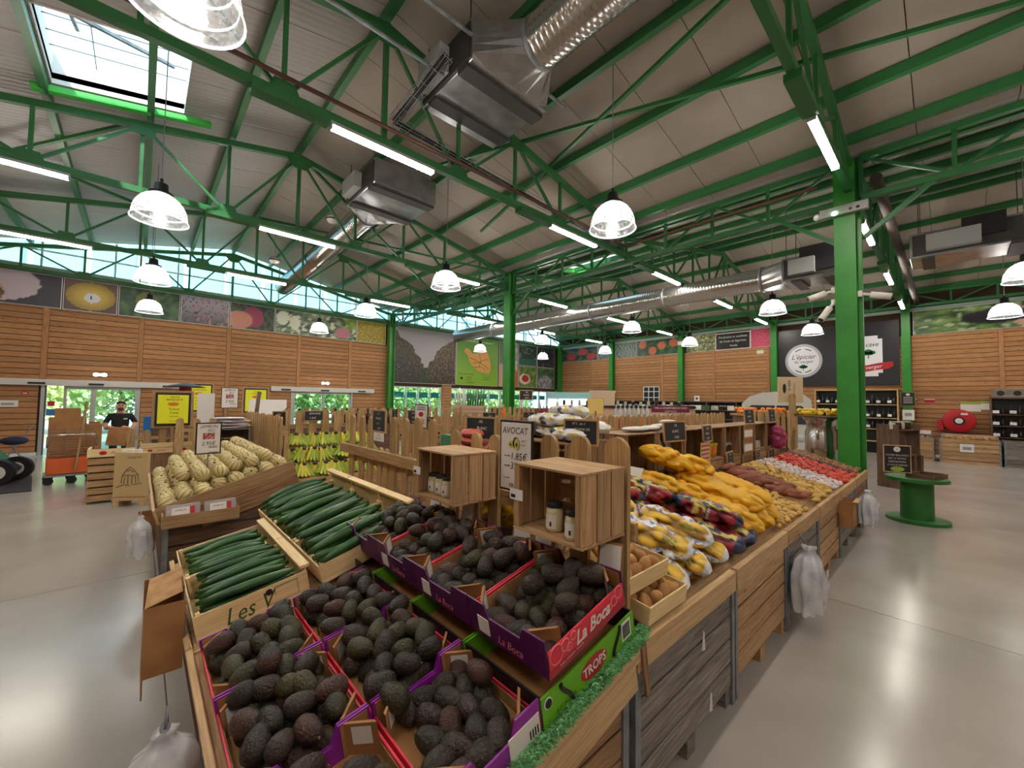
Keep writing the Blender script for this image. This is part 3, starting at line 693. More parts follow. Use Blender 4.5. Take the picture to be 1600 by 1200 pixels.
def p_rasp(u, v):
    q = mixc((.5, .5, .52), (.72, .7, .72), nz(u*6, v*6)+.5)
    if blob(u, v, .6, .4, .25, .4) < 1: q = (.65, .2, .28)
    if u < .35: q = mixc(q, (.3, .4, .2), .8)
    return q
def p_hose(u, v): return mixc((.08, .2, .18), (.4, .46, .44), 1.6*nz(u*6, v*9, 4)+.2) if v > .35 else (.15, .36, .3)
def p_dark(u, v): return mixc((.12, .12, .14), (.45, .45, .5), 1.5*nz(u*8, v*10, 8)-.1)
def p_peach(u, v): return mixc((.82, .62, .5), (.75, .25, .12), (u-.3)*1.8) if blob(u, v, .6, .3, .55, .6) < 1 else (.75, .6, .58)
def p_bowl(u, v):
    q = leaves(5, (.2, .34, .12), (.5, .56, .3))(u, v)
    if blob(u, v, .35, .4, .3, .25) < 1: q = (.8, .76, .72)
    if blob(u, v, .38, .42, .2, .18) < 1: q = (.62, .1, .14)
    return q
def p_statue(u, v):
    q = leaves(6, (.12, .26, .16), (.3, .44, .26))(u, v)
    if blob(u, v, .45, .25, .4, .4) < 1: q = mixc((.38, .38, .4), (.62, .62, .66), nz(u*6, v*6)+.5)
    return q
GP = [(16.75, 18.4, p_rasp, 'raspberries', p_peach, 'a ripe peach'), (18.45, 20.2, p_hose, 'wet green leaves', p_bowl, 'a bowl of red berries on grass'), (20.25, 22.1, p_dark, 'dark grey leaves', p_statue, 'a grey stone fruit basket')]
for a, c, f1, l1, f2, l2 in GP:
    framepic('wall_picture', 'upper wall picture of %s right of the map poster' % l1, 'picture', ((a+c)/2, YW-.05, 5.02), 0, c-a-.04, 1.42, 24, 22, f1)
    framepic('wall_picture', 'lower wall picture of %s above the end windows' % l2, 'picture', ((a+c)/2, YW-.05, 3.55), 0, c-a-.04, 1.42, 30, 26, f2)
def p_red(u, v):
    q = leaves(2, (.12, .2, .12), (.36, .42, .34))(u, v, 8, 5)
    for cx, cy in ((.3, .35), (.62, .65), (.85, .3)):
        if blob(u, v, cx, cy, .13, .24) < 1: q = (.75, .25, .25)
    return q
def p_leek(u, v): return mixc((.14, .2, .16), (.6, .66, .62), abs(math.sin(u*30+v*9+3*nz(u*5, v*5)))**2)
def p_peachy(u, v):
    q = leaves(9, (.1, .24, .16), (.25, .4, .24))(u, v)
    for cx, cy in ((.15, .75), (.4, .3), (.62, .6), (.9, .7)):
        if blob(u, v, cx, cy, .1, .26) < 1: q = (.78, .42, .3)
    return q
def p_flow(u, v): return leaves(1, (.16, .22, .1), (.6, .62, .36), (.74, .72, .52))(u, v)
def p_pinkb(u, v): return mixc((.75, .2, .32), (.9, .5, .6), nz(u*22, v*16, 3)+.4)
def p_egg(u, v):
    q = leaves(7, (.16, .28, .12), (.5, .62, .32), (.66, .7, .6))(u, v)
    if blob(u, v, .72, .4, .13, .5) < 1: q = (.78, .62, .56)
    if blob(u, v, .5, .5, .2, .28) < 1: q = mixc((.07, .06, .1), (.25, .24, .32), (v-.5)*2.5)
    return q
for a, c, fn, lb in ((19.2, 16.05, p_red, 'red fruit on a tree'), (16.0, 14.95, p_leek, 'leek leaves'), (14.65, 13.15, p_leek, 'pale stalks'), (13.1, 10.5, p_peachy, 'peaches on a branch'), (10.0, 8.45, p_flow, 'cream flowers'), (6.75, 5.9, p_pinkb, 'pink berries'), (.95, -3.3, p_egg, 'a hand holding an aubergine')):
    framepic('wall_picture', 'banner picture of %s high on the right wall' % lb, 'picture', (XW-.06, (a+c)/2, 5.24), -PI/2, a-c, .94, 48, 22, fn)
t = thing('slate_banner', 'black slate banner with white French lettering high on the right wall', 'sign', (XW-.1, 7.6, 5.2), -PI/2)
bb('frame', OFFW, t, -.85, .85, 0, .03, -.45, .45); bb('slate', BLACK, t, -.8, .8, -.01, 0, -.4, .4)
text(t, 'Production et cueillette', .16, WHITE, 0, .22, -.014, shear=.2, sx=.9); text(t, 'de fruits et légumes', .16, WHITE, 0, 0, -.014, shear=.2); text(t, 'Famille', .13, WHITE, .05, -.24, -.014, shear=.2)
# black shop sign with the two emblems
t = thing('shop_sign', 'big black wall sign with a round white emblem and a white wine label emblem', 'sign', (XW-.1, 3.52, 4.12), -PI/2)
SB = P('sign_black', rgb(34, 34, 38), .35); EMG = P('emblem_green', rgb(26, 110, 60), .5); EMGR = P('emblem_grey_ring', rgb(176, 178, 184), .5); EMW = P('emblem_white', rgb(226, 226, 232), .5)
bb('panel', SB, t, -2.17, 2.17, 0, .04, -1.33, 1.33)
def tree(p, x, z, s, y):
    for dx, dz, rr in ((0, .12, .2), (-.2, .04, .17), (.2, .04, .17), (-.1, -.02, .15), (.1, -.02, .15)): disc(p, 'tree_crown', EMG, x+dx*s, z+dz*s, rr*s, rr*s*.75, y, 14)
    shape(p, 'tree_trunk', EMG, [(x-.03*s, z-.35*s), (x+.03*s, z-.35*s), (x+.02*s, z), (x-.02*s, z)], y)
e = disc(t, 'round_emblem', EMGR, -1.05, -.15, .71, .77, -.004, 48)
disc(e, 'emblem_face', EMW, -1.05, -.15, .6, .65, -.004, 48)
for q in (0, PI):
    for s in (-1, 1):
        pts = [(-1.05+.5*math.cos(w), -.15+.54*math.sin(w)) for w in [PI/2+q+s*(.15+.1*i) for i in range(6)]]
        MB().tube([(x, -.009, z) for x, z in pts], .018, 4).obj('emblem_sprig', INK, e)
text(e, "L'épicier", .3, INK, -1.05, .02, -.008, shear=.3, sx=.9); text(e, 'du verger', .19, INK, -1.05, -.2, -.008, shear=.3); tree(e, -1.05, -.45, .45, -.006)
W2, H2, cx, cz = .52, .85, 1.14, -.1
k_ = .14; oc = [(-W2+k_, -H2), (W2-k_, -H2), (W2-k_, -H2+k_), (W2, -H2+k_), (W2, H2-k_), (W2-k_, H2-k_), (W2-k_, H2), (-W2+k_, H2), (-W2+k_, H2-k_), (-W2, H2-k_), (-W2, -H2+k_), (-W2+k_, -H2+k_)]
e = shape(t, 'label_emblem', EMW, [(cx+x, cz+z) for x, z in oc], -.004)
text(e, 'La cave', .26, INK, cx+.05, cz+.48, -.006, shear=.3, sx=.9); tree(e, cx+.08, cz+.12, .62, -.005)
rb = shape(t, 'red_ribbon', RED, [(cx-.7, cz-.55), (cx-.2, cz-.42), (cx+.4, cz-.3), (cx+.82, cz-.26), (cx+.86, cz-.42), (cx+.7, cz-.55), (cx+.4, cz-.58), (cx-.2, cz-.68), (cx-.7, cz-.8)], -.009)
text(rb, 'du verger', .2, WHITE, cx+.1, cz-.48, -.006, shear=.3, rot=.12)
# ================================================================ outdoors seen through the glass
GR = P('outdoor_ground', rgb(150, 150, 145), .9, c2=rgb(120, 130, 100), ns=.3)
tag(bb('forecourt', GR, None, -30, 60, YW+.25, 70, -.35, -.02), 'grey forecourt outside the glass doors and windows', 'ground')
CLAD = P('pale_blue_cladding', rgb(158, 206, 224), .5); CLADJ = P('white_joint', rgb(235, 242, 246), .5)
t = thing('neighbour_building', 'pale blue panelled building seen through the gable windows', 'building', (0, 40, 0))
for i in range(26): bb('cladding_panel', CLAD, t, -34+i*2.6, -34+i*2.6+2.2, 0, .3, 5, 15)
bb('wall', CLADJ, t, -34, 34, .2, 1, 0, 15.2)
LEAF = P('leaf_sunlit', rgb(176, 206, 128), .6, c2=rgb(116, 168, 92), ns=2.5); LEAF2 = P('leaf_yellowish', rgb(216, 222, 160), .6, c2=rgb(160, 196, 110), ns=2.5)
leafm = {}
def shrub(x, y, s, h, mat, lb):
    t = thing('leafy_tree', lb, 'tree', (x, y, 0), R.random()*6, 'trees outside the glass'); rr = random.Random(int(x*10))
    k = mat.name
    if k not in leafm:
        b = MB(); q = random.Random(5)
        for i in range(2400):
            d = Vector((q.gauss(0, 1), q.gauss(0, 1), q.gauss(0, 1))).normalized()*(.6+.4*q.random()); a = Vector((q.gauss(0, 1), q.gauss(0, 1), q.gauss(0, 1))).normalized()*.065; c = d.cross(a).normalized()*.042
            b.add([d-a, d+c, d+a, d-c], [(0, 1, 2, 3)])
        b.ell((0, 0, 0), (.6, .6, .6), 10, 8); leafm[k] = b.mesh('foliage', mat)
    put('foliage', leafm[k], t, (0, 0, h*.55), None, (s, s, h*.5)); rod('trunk', CRATE, t, (0, 0, 0), (0, 0, h*.4), .2, n=8)
for i in range(12):
    shrub(-9+i*3.4, 29+R.random()*2.5, 2.3, 4.2+R.random()*1.2, LEAF if i % 2 else LEAF2, '%s leafy tree outside, %s from the left behind the glass' % (('bright green', 'yellow-green')[(i+1) % 2], (ordn+['sixth', 'seventh', 'eighth', 'ninth', 'tenth', 'eleventh', 'twelfth'])[i]))
# ================================================================ the near island: crates, trays, avocados, cucumbers
def TZ(x): return .582+.181*x
TA = math.atan(.181)
def palox(label, x0, x1, y0, y1, h, mat, rail=None, rows=4, rx=True, postm=None, foot=.11, feet=True):
    """slatted bulk crate on skids, galvanised corner posts"""
    t = thing('slatted_crate', label, 'crate', (x0, y0, 0)); w, d = x1-x0, y1-y0; ht = h-(.13 if rail else 0); p = (ht-foot)/rows
    for k in range(rows):
        z0, z1 = foot+k*p+.009, foot+(k+1)*p-.009
        bb('side_board', mat, t, .01, w-.01, .012, .024, z0, z1, .002); bb('side_board', mat, t, .01, w-.01, d-.024, d-.012, z0, z1)
        bb('end_board', mat, t, .012, .034, .036, d-.036, z0, z1, .002); bb('end_board', mat, t, w-.034, w-.012, .036, d-.036, z0, z1)
    for a in (0, w-.045):
        for c in (0, d-.045):
            MB().box(0, .045, 0, .045, .0, ht).obj('corner_post', postm or STEEL, t, (a, c, 0))
    if rail:
        bb('top_rail', rail, t, .004, w-.004, -.012, .03, ht, h, .004); bb('top_rail', rail, t, .004, w-.004, d-.03, d+.0, ht, h)
    if feet:
        for a in (.06, w/2, w-.06): bb('skid', mat, t, a-.05, a+.05, .02, d-.02, 0, foot-.012)
    bb('floor_board', mat, t, .03, w-.03, .03, d-.03, foot, foot+.02)
    return t
palox('pine-topped brown crate carrying the avocado boxes, red mark on its side', .3, 1.66, 1.0, 2.6, .62, CRATE, None, 4)
palox('brown slatted crate under the cucumber boxes at the front left', .3, 1.66, 2.68, 4.1, .62, DARKW, None, 4)
# sloping trays on the crates
for y0, y1, lab in ((.97, 2.62, 'sloping pine tray holding the avocado boxes'), (2.64, 4.12, 'sloping pine tray holding the cucumber boxes')):
    t = thing('display_tray', lab, 'tray', (.25, y0, TZ(.25)), 0, None, (0, -TA, 0)); w = y1-y0
    bb('deck', CRATEL, t, 0, 1.5, .02, w-.02, -.02, 0)
    bb('front_rail', PINE, t, -.03, 0, 0, w, -.12, .03, .004)
    bb('side_board', PINE, t, 0, 1.5, -.002, .022, -.12, -.005, .003); bb('side_board', PINE, t, 0, 1.42, .0, .022, -.235, -.124, .003)
    bb('side_board', PINE, t, 0, 1.5, w-.022, w, -.12, -.01)
    bb('end_post', CRATE, t, 1.46, 1.5, -.012, .0, -.3, .0, .003)
tag(shape(None, 'paint_mark', P('red_spray', rgb(150, 40, 44), .8), [(.9+.05*math.cos(i)*(1+.3*math.sin(3*i)), .46+.09*math.sin(i)) for i in [k*PI/8 for k in range(16)]], 1.008), 'red spray mark on the avocado crate boards', 'paint mark')
# strip of artificial turf along the tray edge
GRASS = P('artificial_turf_green', rgb(92, 170, 100), .7, rnd=.0, c2=rgb(150, 214, 156), ns=60)
b = MB(); q = random.Random(3)
for i in range(16000):
    x = q.uniform(.25, 1.74); y = q.uniform(.945, 1.0); z = TZ(x)-.035+q.random()*.055; a = q.random()*6.3; L = .016
    d = Vector((math.cos(a)*.6, -.7, q.uniform(-.3, .9))).normalized()*L; s = Vector((math.sin(a), .2, .3)).normalized()*.003
    p = Vector((x, y, z)); b.add([p-s, p+s, p+d], [(0, 1, 2)])
b.add([(.25, .96, TZ(.25)-.03), (1.74, .96, TZ(1.74)-.03), (1.74, 1.0, TZ(1.74)+.012), (.25, 1.0, TZ(.25)+.012)], [(0, 1, 2, 3)])
o = b.obj('artificial_turf', GRASS); tag(o, 'strip of green artificial turf along the avocado tray edge', 'turf'); o['kind'] = 'stuff'
# cardboard fruit boxes
def avobox(label, M, l, w, endmat, sidemat, H=.095, H2=.145, logo=False):
    t = thing('avocado_box', label, 'fruit box'); t.matrix_world = M
    bb('base', CARD, t, .005, l-.005, .005, w-.005, 0, .006)
    for y in (0, w-.008): bb('side_wall', sidemat, t, 0, l, y, y+.008, .0, H, .001)
    for y in (.009, w-.012): bb('inner_lining', PAPER, t, .01, l-.01, y, y+.003, .006, H-.012)
    for x in (0, l-.008):
        e = MB().prism([(0, 0), (w, 0), (w, H2), (w-.11, H2), (w-.135, H), (.135, H), (.11, H2), (0, H2)], .008, Matrix.Rotation(PI/2, 4, 'Z')).obj('end_wall', endmat, t, (x+.008, 0, 0))
        bb('inner_lining', CARD, t, x+(.0085 if x == 0 else -.003), x+(.0115 if x == 0 else -.0005), .01, .105, .006, H2-.006)
        bb('inner_lining', CARD, t, x+(.0085 if x == 0 else -.003), x+(.0115 if x == 0 else -.0005), w-.105, w-.01, .006, H2-.006)
        for y, s in ((.01, 1), (w-.01, -1)):
            xx = x+.01 if x == 0 else x-.002; sx = 1 if x == 0 else -1
            c = MB().add([(xx, y+s*.085, .01), (xx+sx*.085, y, .01), (xx+sx*.085, y, H2), (xx, y+s*.085, H2), (xx, y+s*.07, H2), (xx+sx*.07, y, H2)],
                         [(0, 1, 2, 3), (3, 2, 5, 4)]).obj('corner_flap', CARD, t)
            f = .0015; MB().add([(xx+sx*(.02+f), y+s*(.065+f), .05), (xx+sx*(.07+f), y+s*(.015+f), .05), (xx+sx*(.07+f), y+s*(.015+f), H2-.01), (xx+sx*(.02+f), y+s*(.065+f), H2-.01)], [(0, 1, 2, 3)]).obj('paper_label', OFFW, c)
    return t
LOW = Matrix.Rotation(-TA, 4, 'Y'); UPA = math.atan(.23); UP = Matrix.Rotation(-UPA, 4, 'Y')
AV = []
for c, (x0, cn) in enumerate(((.27, 'front'), (.675, 'second'))):
    for r_, (y0, l) in enumerate(((.985, .46), (1.45, .5), (1.96, .51))):
        M = Matrix.Translation((x0+.4, y0, TZ(x0+.4)+.004)) @ LOW @ Matrix.Rotation(PI/2, 4, 'Z')
        lb = '%s-row low avocado box with red sides, %s the camera' % (cn, ('nearest', 'middle one from', 'farthest from')[r_])
        AV.append((avobox(lb, M, l, .4, BOXPUR2, BOXRED, .07, .125), M, l, .4, 'low', c, r_, lb))
for r_ in range(4):
    y0 = .975+.458*r_; M = Matrix.Translation((1.1, y0, .945)) @ UP
    lb = 'raised avocado box with dark purple front, %s' % ('nearest, at the right corner', 'second from the right', 'third from the right', 'leftmost by the cucumbers')[r_]
    bxo = avobox(lb, M, .5, .452, BOXPUR, BOXRED, .1, .15)
    AV.append((bxo, M, .5, .452, 'up', 0, r_, lb))
    # printed front and the nearest box's printed side
    if r_ < 3:
        e = put('front_print', None, bxo, (-.0005, .0, 0), (0, 0, -PI/2)); text(e, 'La Boca', .05, PINK, -.2, .035, -.002, shear=.3, sx=.9)
        bb('front_sticker', OFFW, bxo, -.003, -.0005, .32, .39, .02, .09)
    if r_ == 0:
        for x, z, rr in ((.05, .07, .035), (.1, .075, .022), (.12, .055, .014), (.15, .08, .016), (.42, .06, .02), (.455, .08, .026), (.39, .05, .012)):
            MB().tube([(x+rr*math.cos(i*PI/7), -.001, z+rr*math.sin(i*PI/7)) for i in range(15)], .0022, 4).obj('printed_ring', PINK, bxo)
        e = put('side_print', None, bxo, (0, -.0005, 0)); text(e, 'La Boca', .075, OFFW, .27, .055, -.002, shear=.3, sx=.95, bold=.002)
        text(e, 'fruits - premium - avocado', .013, OFFW, .13, .02, -.002)
        bb('side_band', P('box_print_crimson', rgb(170, 20, 48), .45), bxo, .0, .5, -.0015, -.0002, .0, .03)
# nearest low box: printed side and sheet
nb = AV[3][0]
e = put('end_print', None, nb, (-.0005, 0, 0), (0, 0, -PI/2)); bb('shipping_sheet', OFFW, nb, -.003, -.0005, .01, .15, .0, .085)
for x, z, rr in ((-.3, .03, .03), (-.25, .05, .018), (-.22, .025, .012), (-.34, .05, .014)): MB().tube([(x+rr*math.cos(i*PI/6), -.002, z+rr*math.sin(i*PI/6)) for i in range(13)], .002, 4).obj('printed_ring', PINK, e)
for i in range(4): bb('barcode_line', INK, e, -.06+i*.012, -.055+i*.012, -.005, -.004, .02, .05)
# lime boxes under the raised row
for r_ in range(4):
    y0 = .978+.458*r_; M = Matrix.Translation((1.08, y0, TZ(1.08)+.002)) @ LOW
    t = thing('lime_fruit_box', 'lime green fruit box under the raised avocado boxes, %s' % ('nearest, red oval lettering', 'second', 'third', 'fourth, by the cucumbers')[r_], 'fruit box'); t.matrix_world = M
    l, w, h = .6, .45, .12
    for y in (0, w-.008): bb('side_wall', BOXGRN, t, 0, l, y, y+.008, 0, h)
    for x in (0, l-.008): bb('end_wall', BLACK, t, x, x+.008, .008, w-.008, 0, h)
    bb('base', CARD, t, .008, l-.008, .008, w-.008, 0, .006)
    if r_ == 0:
        for x, s in ((.15, 1), (.44, -1)): MB().tube([(x+s*.03*math.cos(i*PI/8)-.02*s, -.001, .015+.1*i/8) for i in range(9)], .009, 6).obj('printed_arc', BLACK, t)
        ov = disc(t, 'red_oval', RED, .3, .06, .085, .04, -.0005, 28); text(ov, 'TROPS', .052, WHITE, .3, .06, -.002, sx=.95, bold=.001)
        text(t, 'AGUACATE', .022, INK, .065, .03, -.002, 'LEFT'); disc(t, 'stamp', OFFW, .03, .09, .02, .02, -.0005); disc(t, 'stamp_core', INK, .03, .09, .016, .016, -.003)
        s = bb('barcode_sticker', WHITE, t, .5, .57, -.002, -.0005, .03, .11)
        for i in range(7): bb('barcode_line', INK, t, .508+i*.008, .512+i*.008, -.0035, -.002, .04, .1)
# avocados, each its own
AVM = P('avocado_skin_dark', rgb(62, 50, 42), .42, c2=rgb(40, 38, 30), ns=9, bump=.9, bs=110, rnd=.3, spec=.4)
AVM2 = P('avocado_skin_olive', rgb(70, 66, 38), .42, c2=rgb(46, 44, 30), ns=9, bump=.9, bs=110, rnd=.25, spec=.4)
AVM3 = P('avocado_skin_reddish', rgb(78, 48, 40), .42, c2=rgb(50, 38, 32), ns=9, bump=.9, bs=110, spec=.4)
apf = [(.004, -.055), (.022, -.051), (.035, -.04), (.0405, -.022), (.0405, -.004), (.037, .016), (.031, .033), (.024, .046), (.014, .055), (.005, .058)]
def avmesh(mat): return MB().lathe(apf, 14, close=True).mesh('avocado', mat)
STEMM = P('avocado_stem', rgb(120, 90, 60), .8); stm = MB().lathe([(.006, 0), (.005, .006), (.001, .007)], 6).mesh('stem', STEMM)
AVS = [avmesh(m_) for m_ in (AVM, AVM, AVM, AVM2, AVM2, AVM3)]
q = random.Random(21); nav = 0
for bxo, M, l, w, kind, c, r_, lb in AV:
    spots = []; sp = l/5; n2 = 4
    for i in range(5):
        for j in range(4+(i % 2 == 0 and w > .42)):
            cnt = 4+(i % 2 == 0 and w > .42)
            spots.append((.062+(l-.124)*i/4, .055+(w-.11)*(j+(.5 if i % 2 and cnt == 4 else .15))/(cnt-.3), .052))
    if kind == 'up': k2 = (7, 9, 11, 13)[r_]; zone = (.4, .88)
    else: k2 = (3, 14, 15)[r_] if c == 0 else (2, 15, 14)[r_]; zone = (.08, .92)
    if kind == 'low' and r_ == 0: spots = [s for s in spots if q.random() > (.45 if c == 0 else .04)]
    up2 = []
    tries = 0
    while len(up2) < k2 and tries < 400:
        tries += 1; p = (l*q.uniform(*zone), w*q.uniform(.14, .86))
        if all((p[0]-o[0])**2+(p[1]-o[1])**2 > .0062 for o in up2): up2.append((*p, .122+q.random()*.012))
    short = ('raised box, '+('nearest', 'second from right', 'third from right', 'leftmost')[r_]) if kind == 'up' else ('%s-row low box, %s' % (('front', 'second')[c], ('nearest', 'middle', 'farthest')[r_]))
    for k, (x, y, z) in enumerate(spots+up2):
        me = q.choice(AVS)
        rot = Euler((PI/2+q.uniform(-.45, .45), q.uniform(-.3, .3), q.random()*6.28))
        Mx = M @ Matrix.Translation((x+q.uniform(-.006, .006), y+q.uniform(-.006, .006), z)) @ rot.to_matrix().to_4x4() @ Matrix.Scale(q.uniform(.96, 1.12), 4)
        o = put('avocado', me); o.matrix_world = Mx
        pos = '%s down in the layer' % nth(k+1) if k < len(spots) else '%s lying on top' % nth(k+1-len(spots))
        tag(o, '%s avocado, %s, in the %s' % (('dark', 'dark', 'dark', 'olive', 'olive', 'reddish')[AVS.index(me)], pos, short), 'avocado', 'avocados in the '+lb); nav += 1
        if q.random() < .35:
            s = put('stem', stm, o, (0, 0, .056))
# loose avocado near the front, redder and larger
o = put('avocado', AVS[5]); o.matrix_world = AV[1][1] @ Matrix.Translation((.49, .2, .17)) @ Euler((PI/2, 0, 1.2)).to_matrix().to_4x4() @ Matrix.Scale(1.12, 4)
tag(o, 'large reddish avocado lying on top of the front low boxes', 'avocado')
# price tickets tucked between boxes
for i, (x, y, z, rz) in enumerate(((1.62, 1.08, 1.16, -1.3), (1.62, 1.5, 1.15, -1.4), (1.62, 1.66, 1.16, -1.2), (1.63, 2.2, 1.14, -1.5), (1.63, 2.6, 1.13, -1.4))):
    t = thing('card_ticket', 'white card ticket at the back of the raised avocado boxes, %s from the right' % ordn[i], 'ticket', (x, y, z), rz, 'white tickets behind the avocados', (-.2, 0, rz))
    bb('card', OFFW, t, -.05, .05, 0, .003, 0, .11); bb('backing', CARD, t, -.06, .06, .003, .007, -.02, .12)
# ---------------------------------------------------------------- cucumbers
def cukebox(label, M, l, w, h, back=0, txt=None):
    t = thing('cucumber_box', label, 'wooden box'); t.matrix_world = M
    bb('base', PINEY, t, 0, l, 0, w, 0, .006)
    for y in (0, w-.008): bb('side_wall', PINEY, t, 0, l, y, y+.008, .0, h, .001)
    bb('front_wall', PINEY, t, 0, .008, .008, w-.008, 0, h); bb('back_wall', PINEY, t, l-.008, l, .008, w-.008, 0, h+back)
    bb('top_ledge', PINEY, t, l-.035, l+.02, .0, w, h+back, h+back+.02, .002)
    for x in (.015, l-.025):
        for y in (.02, w-.03): bb('corner_block', PINEY, t, x, x+.02, y-.01, y+.02, .006, h+.005)
    if txt:
        text(t, txt, .13, P('print_dark_green', rgb(40, 84, 36), .6), .13, .06, -.002, 'LEFT', shear=.3, sx=.8)
        for p, q_ in (((.33, .03), (.5, .03)), ((.5, .03), (.5, .12)), ((.5, .12), (.38, .12)), ((.38, .12), (.38, .075))): rod('printed_line', INK, t, (p[0], -.001, p[1]), (q_[0], -.001, q_[1]), .002)
        disc(t, 'printed_stamp', INK, .35, .105, .018, .018, -.0002)
    return t
S2 = math.atan(.29); UPC = Matrix.Rotation(-S2, 4, 'Y')
CB = []
for i, y0 in enumerate((2.7, 3.325)):
    M = Matrix.Translation((.27, y0, TZ(.27)+.004)) @ LOW
    lb = ('front cucumber box beside the avocados, lettered side', 'front cucumber box farther back, near the melons')[i]
    CB.append((cukebox(lb, M, .56, .615, .14, .02, 'Les V' if i == 0 else None), M, .56, .615, lb, (4, 3)[i]))
for i, y0 in enumerate((2.62, 3.19, 3.76)):
    M = Matrix.Translation((.87, y0, .79)) @ UPC
    lb = 'rear cucumber box on the slope, %s' % ('beside the raised avocados', 'middle', 'farthest by the melons')[i]
    CB.append((cukebox(lb, M, .68, .56, .12, .1), M, .68, .56, lb, 4))
CUK = P('cucumber_skin', rgb(34, 74, 36), .3, c2=rgb(58, 104, 48), ns=7, bump=.25, bs=60, rnd=.3)
cm = []
for k in range(3):
    n = 12; bend = (.012, -.02, .03)[k]; pts = []; rs = []
    for i in range(n+1):
        u = i/n; pts.append((-.21+.42*u, bend*math.sin(PI*u), 0)); rs.append(.0235*(max(.02, math.sin(PI*min(1, max(0, u*.96+.02))))**.32))
    cm.append(MB().tube(pts, rs, 10).mesh('cucumber', CUK))
q = random.Random(8)
for bxo, M, l, w, lb, layers in CB:
    for ly in range(layers):
        n = int((w-.08)/.052)-(ly > 1)*1-(ly > 2)*2
        for j in range(n):
            if layers == 2 and ly == 1 and j > 7: continue
            z = .034+ly*.044+q.uniform(0, .006)
            x = l/2+q.uniform(-.02, .02)-(.012*ly if l > .6 else 0); y = .055+(w-.11)*j/(n-1)+q.uniform(-.008, .008)
            o = put('cucumber', q.choice(cm)); o.matrix_world = M @ Matrix.Translation((x, y, z)) @ Euler((q.random()*6, q.uniform(-.05, .05), q.uniform(-.13, .13)+(PI if q.random() < .5 else 0))).to_matrix().to_4x4() @ Matrix.Scale(q.uniform(1.0, 1.12) if l < .6 else q.uniform(1.2, 1.4), 4)
            tag(o, 'green cucumber, %s place, %s layer, %s' % (nth(j+1), nth(ly+1), lb.replace('cucumber ', '').split(', lettered')[0].replace(' beside the avocados', ' near avocados').replace('on the slope, ', '').replace('beside the raised avocados', 'near avocados')), 'cucumber', 'cucumbers in the '+lb)
# hanging cardboard box and bag rolls on the left side
t = thing('hanging_carton', 'torn open cardboard box hanging on the left side of the tray', 'carton', (.06, 2.9, .4))
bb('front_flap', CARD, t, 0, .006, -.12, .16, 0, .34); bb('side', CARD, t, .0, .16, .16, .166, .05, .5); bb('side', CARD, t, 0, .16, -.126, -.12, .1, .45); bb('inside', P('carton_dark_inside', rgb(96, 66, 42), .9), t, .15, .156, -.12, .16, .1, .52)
MB().add([(0, -.12, .45), (.02, .16, .5), (.16, .16, .54), (.16, -.12, .5)], [(0, 1, 2, 3)]).obj('torn_flap', PAPER, t)
PLAST = P('thin_white_plastic', rgb(226, 228, 234), .2, alpha=.75, c2=rgb(200, 204, 214), ns=8, bump=.6, bs=14)
def bagroll(label, loc, s, sx=1, tilt=0, seed=1):
    """hanging bundle of thin produce bags: pinched top, wide crumpled body around a roll"""
    t = thing('plastic_bag_bundle', label, 'plastic bags', loc, 0, 'hanging produce bags', (tilt, 0, 0)); n = 40; b = MB(); vs = []
    prof = [(.02, .04, .2), (.05, .045, .185), (.035, .03, .165), (.07, .05, .13), (.11, .07, .1), (.13, .085, .05), (.135, .09, 0), (.14, .09, -.06), (.145, .09, -.12), (.15, .085, -.18), (.15, .08, -.22)]
    for i, (rx, ry, z) in enumerate(prof):
        for k in range(n):
            a = 2*PI*k/n; p = Vector((math.cos(a)*2.2, math.sin(a)*2.2, z*9+seed*3)); f = 1+.28*MN.noise(p)+.12*math.sin(a*7+seed+z*6)*(i > 2)
            vs.append((rx*f*math.cos(a)*sx, ry*f*math.sin(a), z+(.06*MN.noise(Vector((a*2, seed, 0))) if i == len(prof)-1 else 0)))
    fs = [(i*n+k, i*n+(k+1) % n, (i+1)*n+(k+1) % n, (i+1)*n+k) for i in range(len(prof)-1) for k in range(n)]
    b.add([tuple(c*s for c in v) for v in vs], fs, True); b.obj('bag_sheets', PLAST, t)
    MB().tube([(-.03*s, 0, .07*s), (-.03*s, 0, -.2*s)], .06*s, 14).obj('roll', OFFW, t); bb('paper_label', OFFW, t, .0, .05*s, -.1*s, -.098*s, 0, .05*s); MB().tube([(0, 0, .19*s), (.01*s, .06*s, .26*s)], .006*s, 6).obj('tie', STEEL, t)
    return t
bagroll('clear plastic bag bundle hanging at the bottom left of the avocado tray', (.12, 2.05, .5), .85, 1, 0, 3)
# ---------------------------------------------------------------- picket fence behind, with wall crates
def picketmesh(w, h, th, mat, cache={}):
    k = (w, h, th, mat.name)
    if k not in cache:
        n = 10; pts = [(-w/2, 0), (w/2, 0)]+[(w/2*math.cos(PI*i/n), h-w/2+w/2*math.sin(PI*i/n)) for i in range(n+1)]
        me = MB().prism(pts, th).mesh('picket', mat); me.transform(Matrix.Rotation(-PI/2, 4, 'Y') @ Matrix.Identity(4)); me.transform(Matrix.Rotation(PI/2, 4, 'X')); cache[k] = me
    return cache[k]
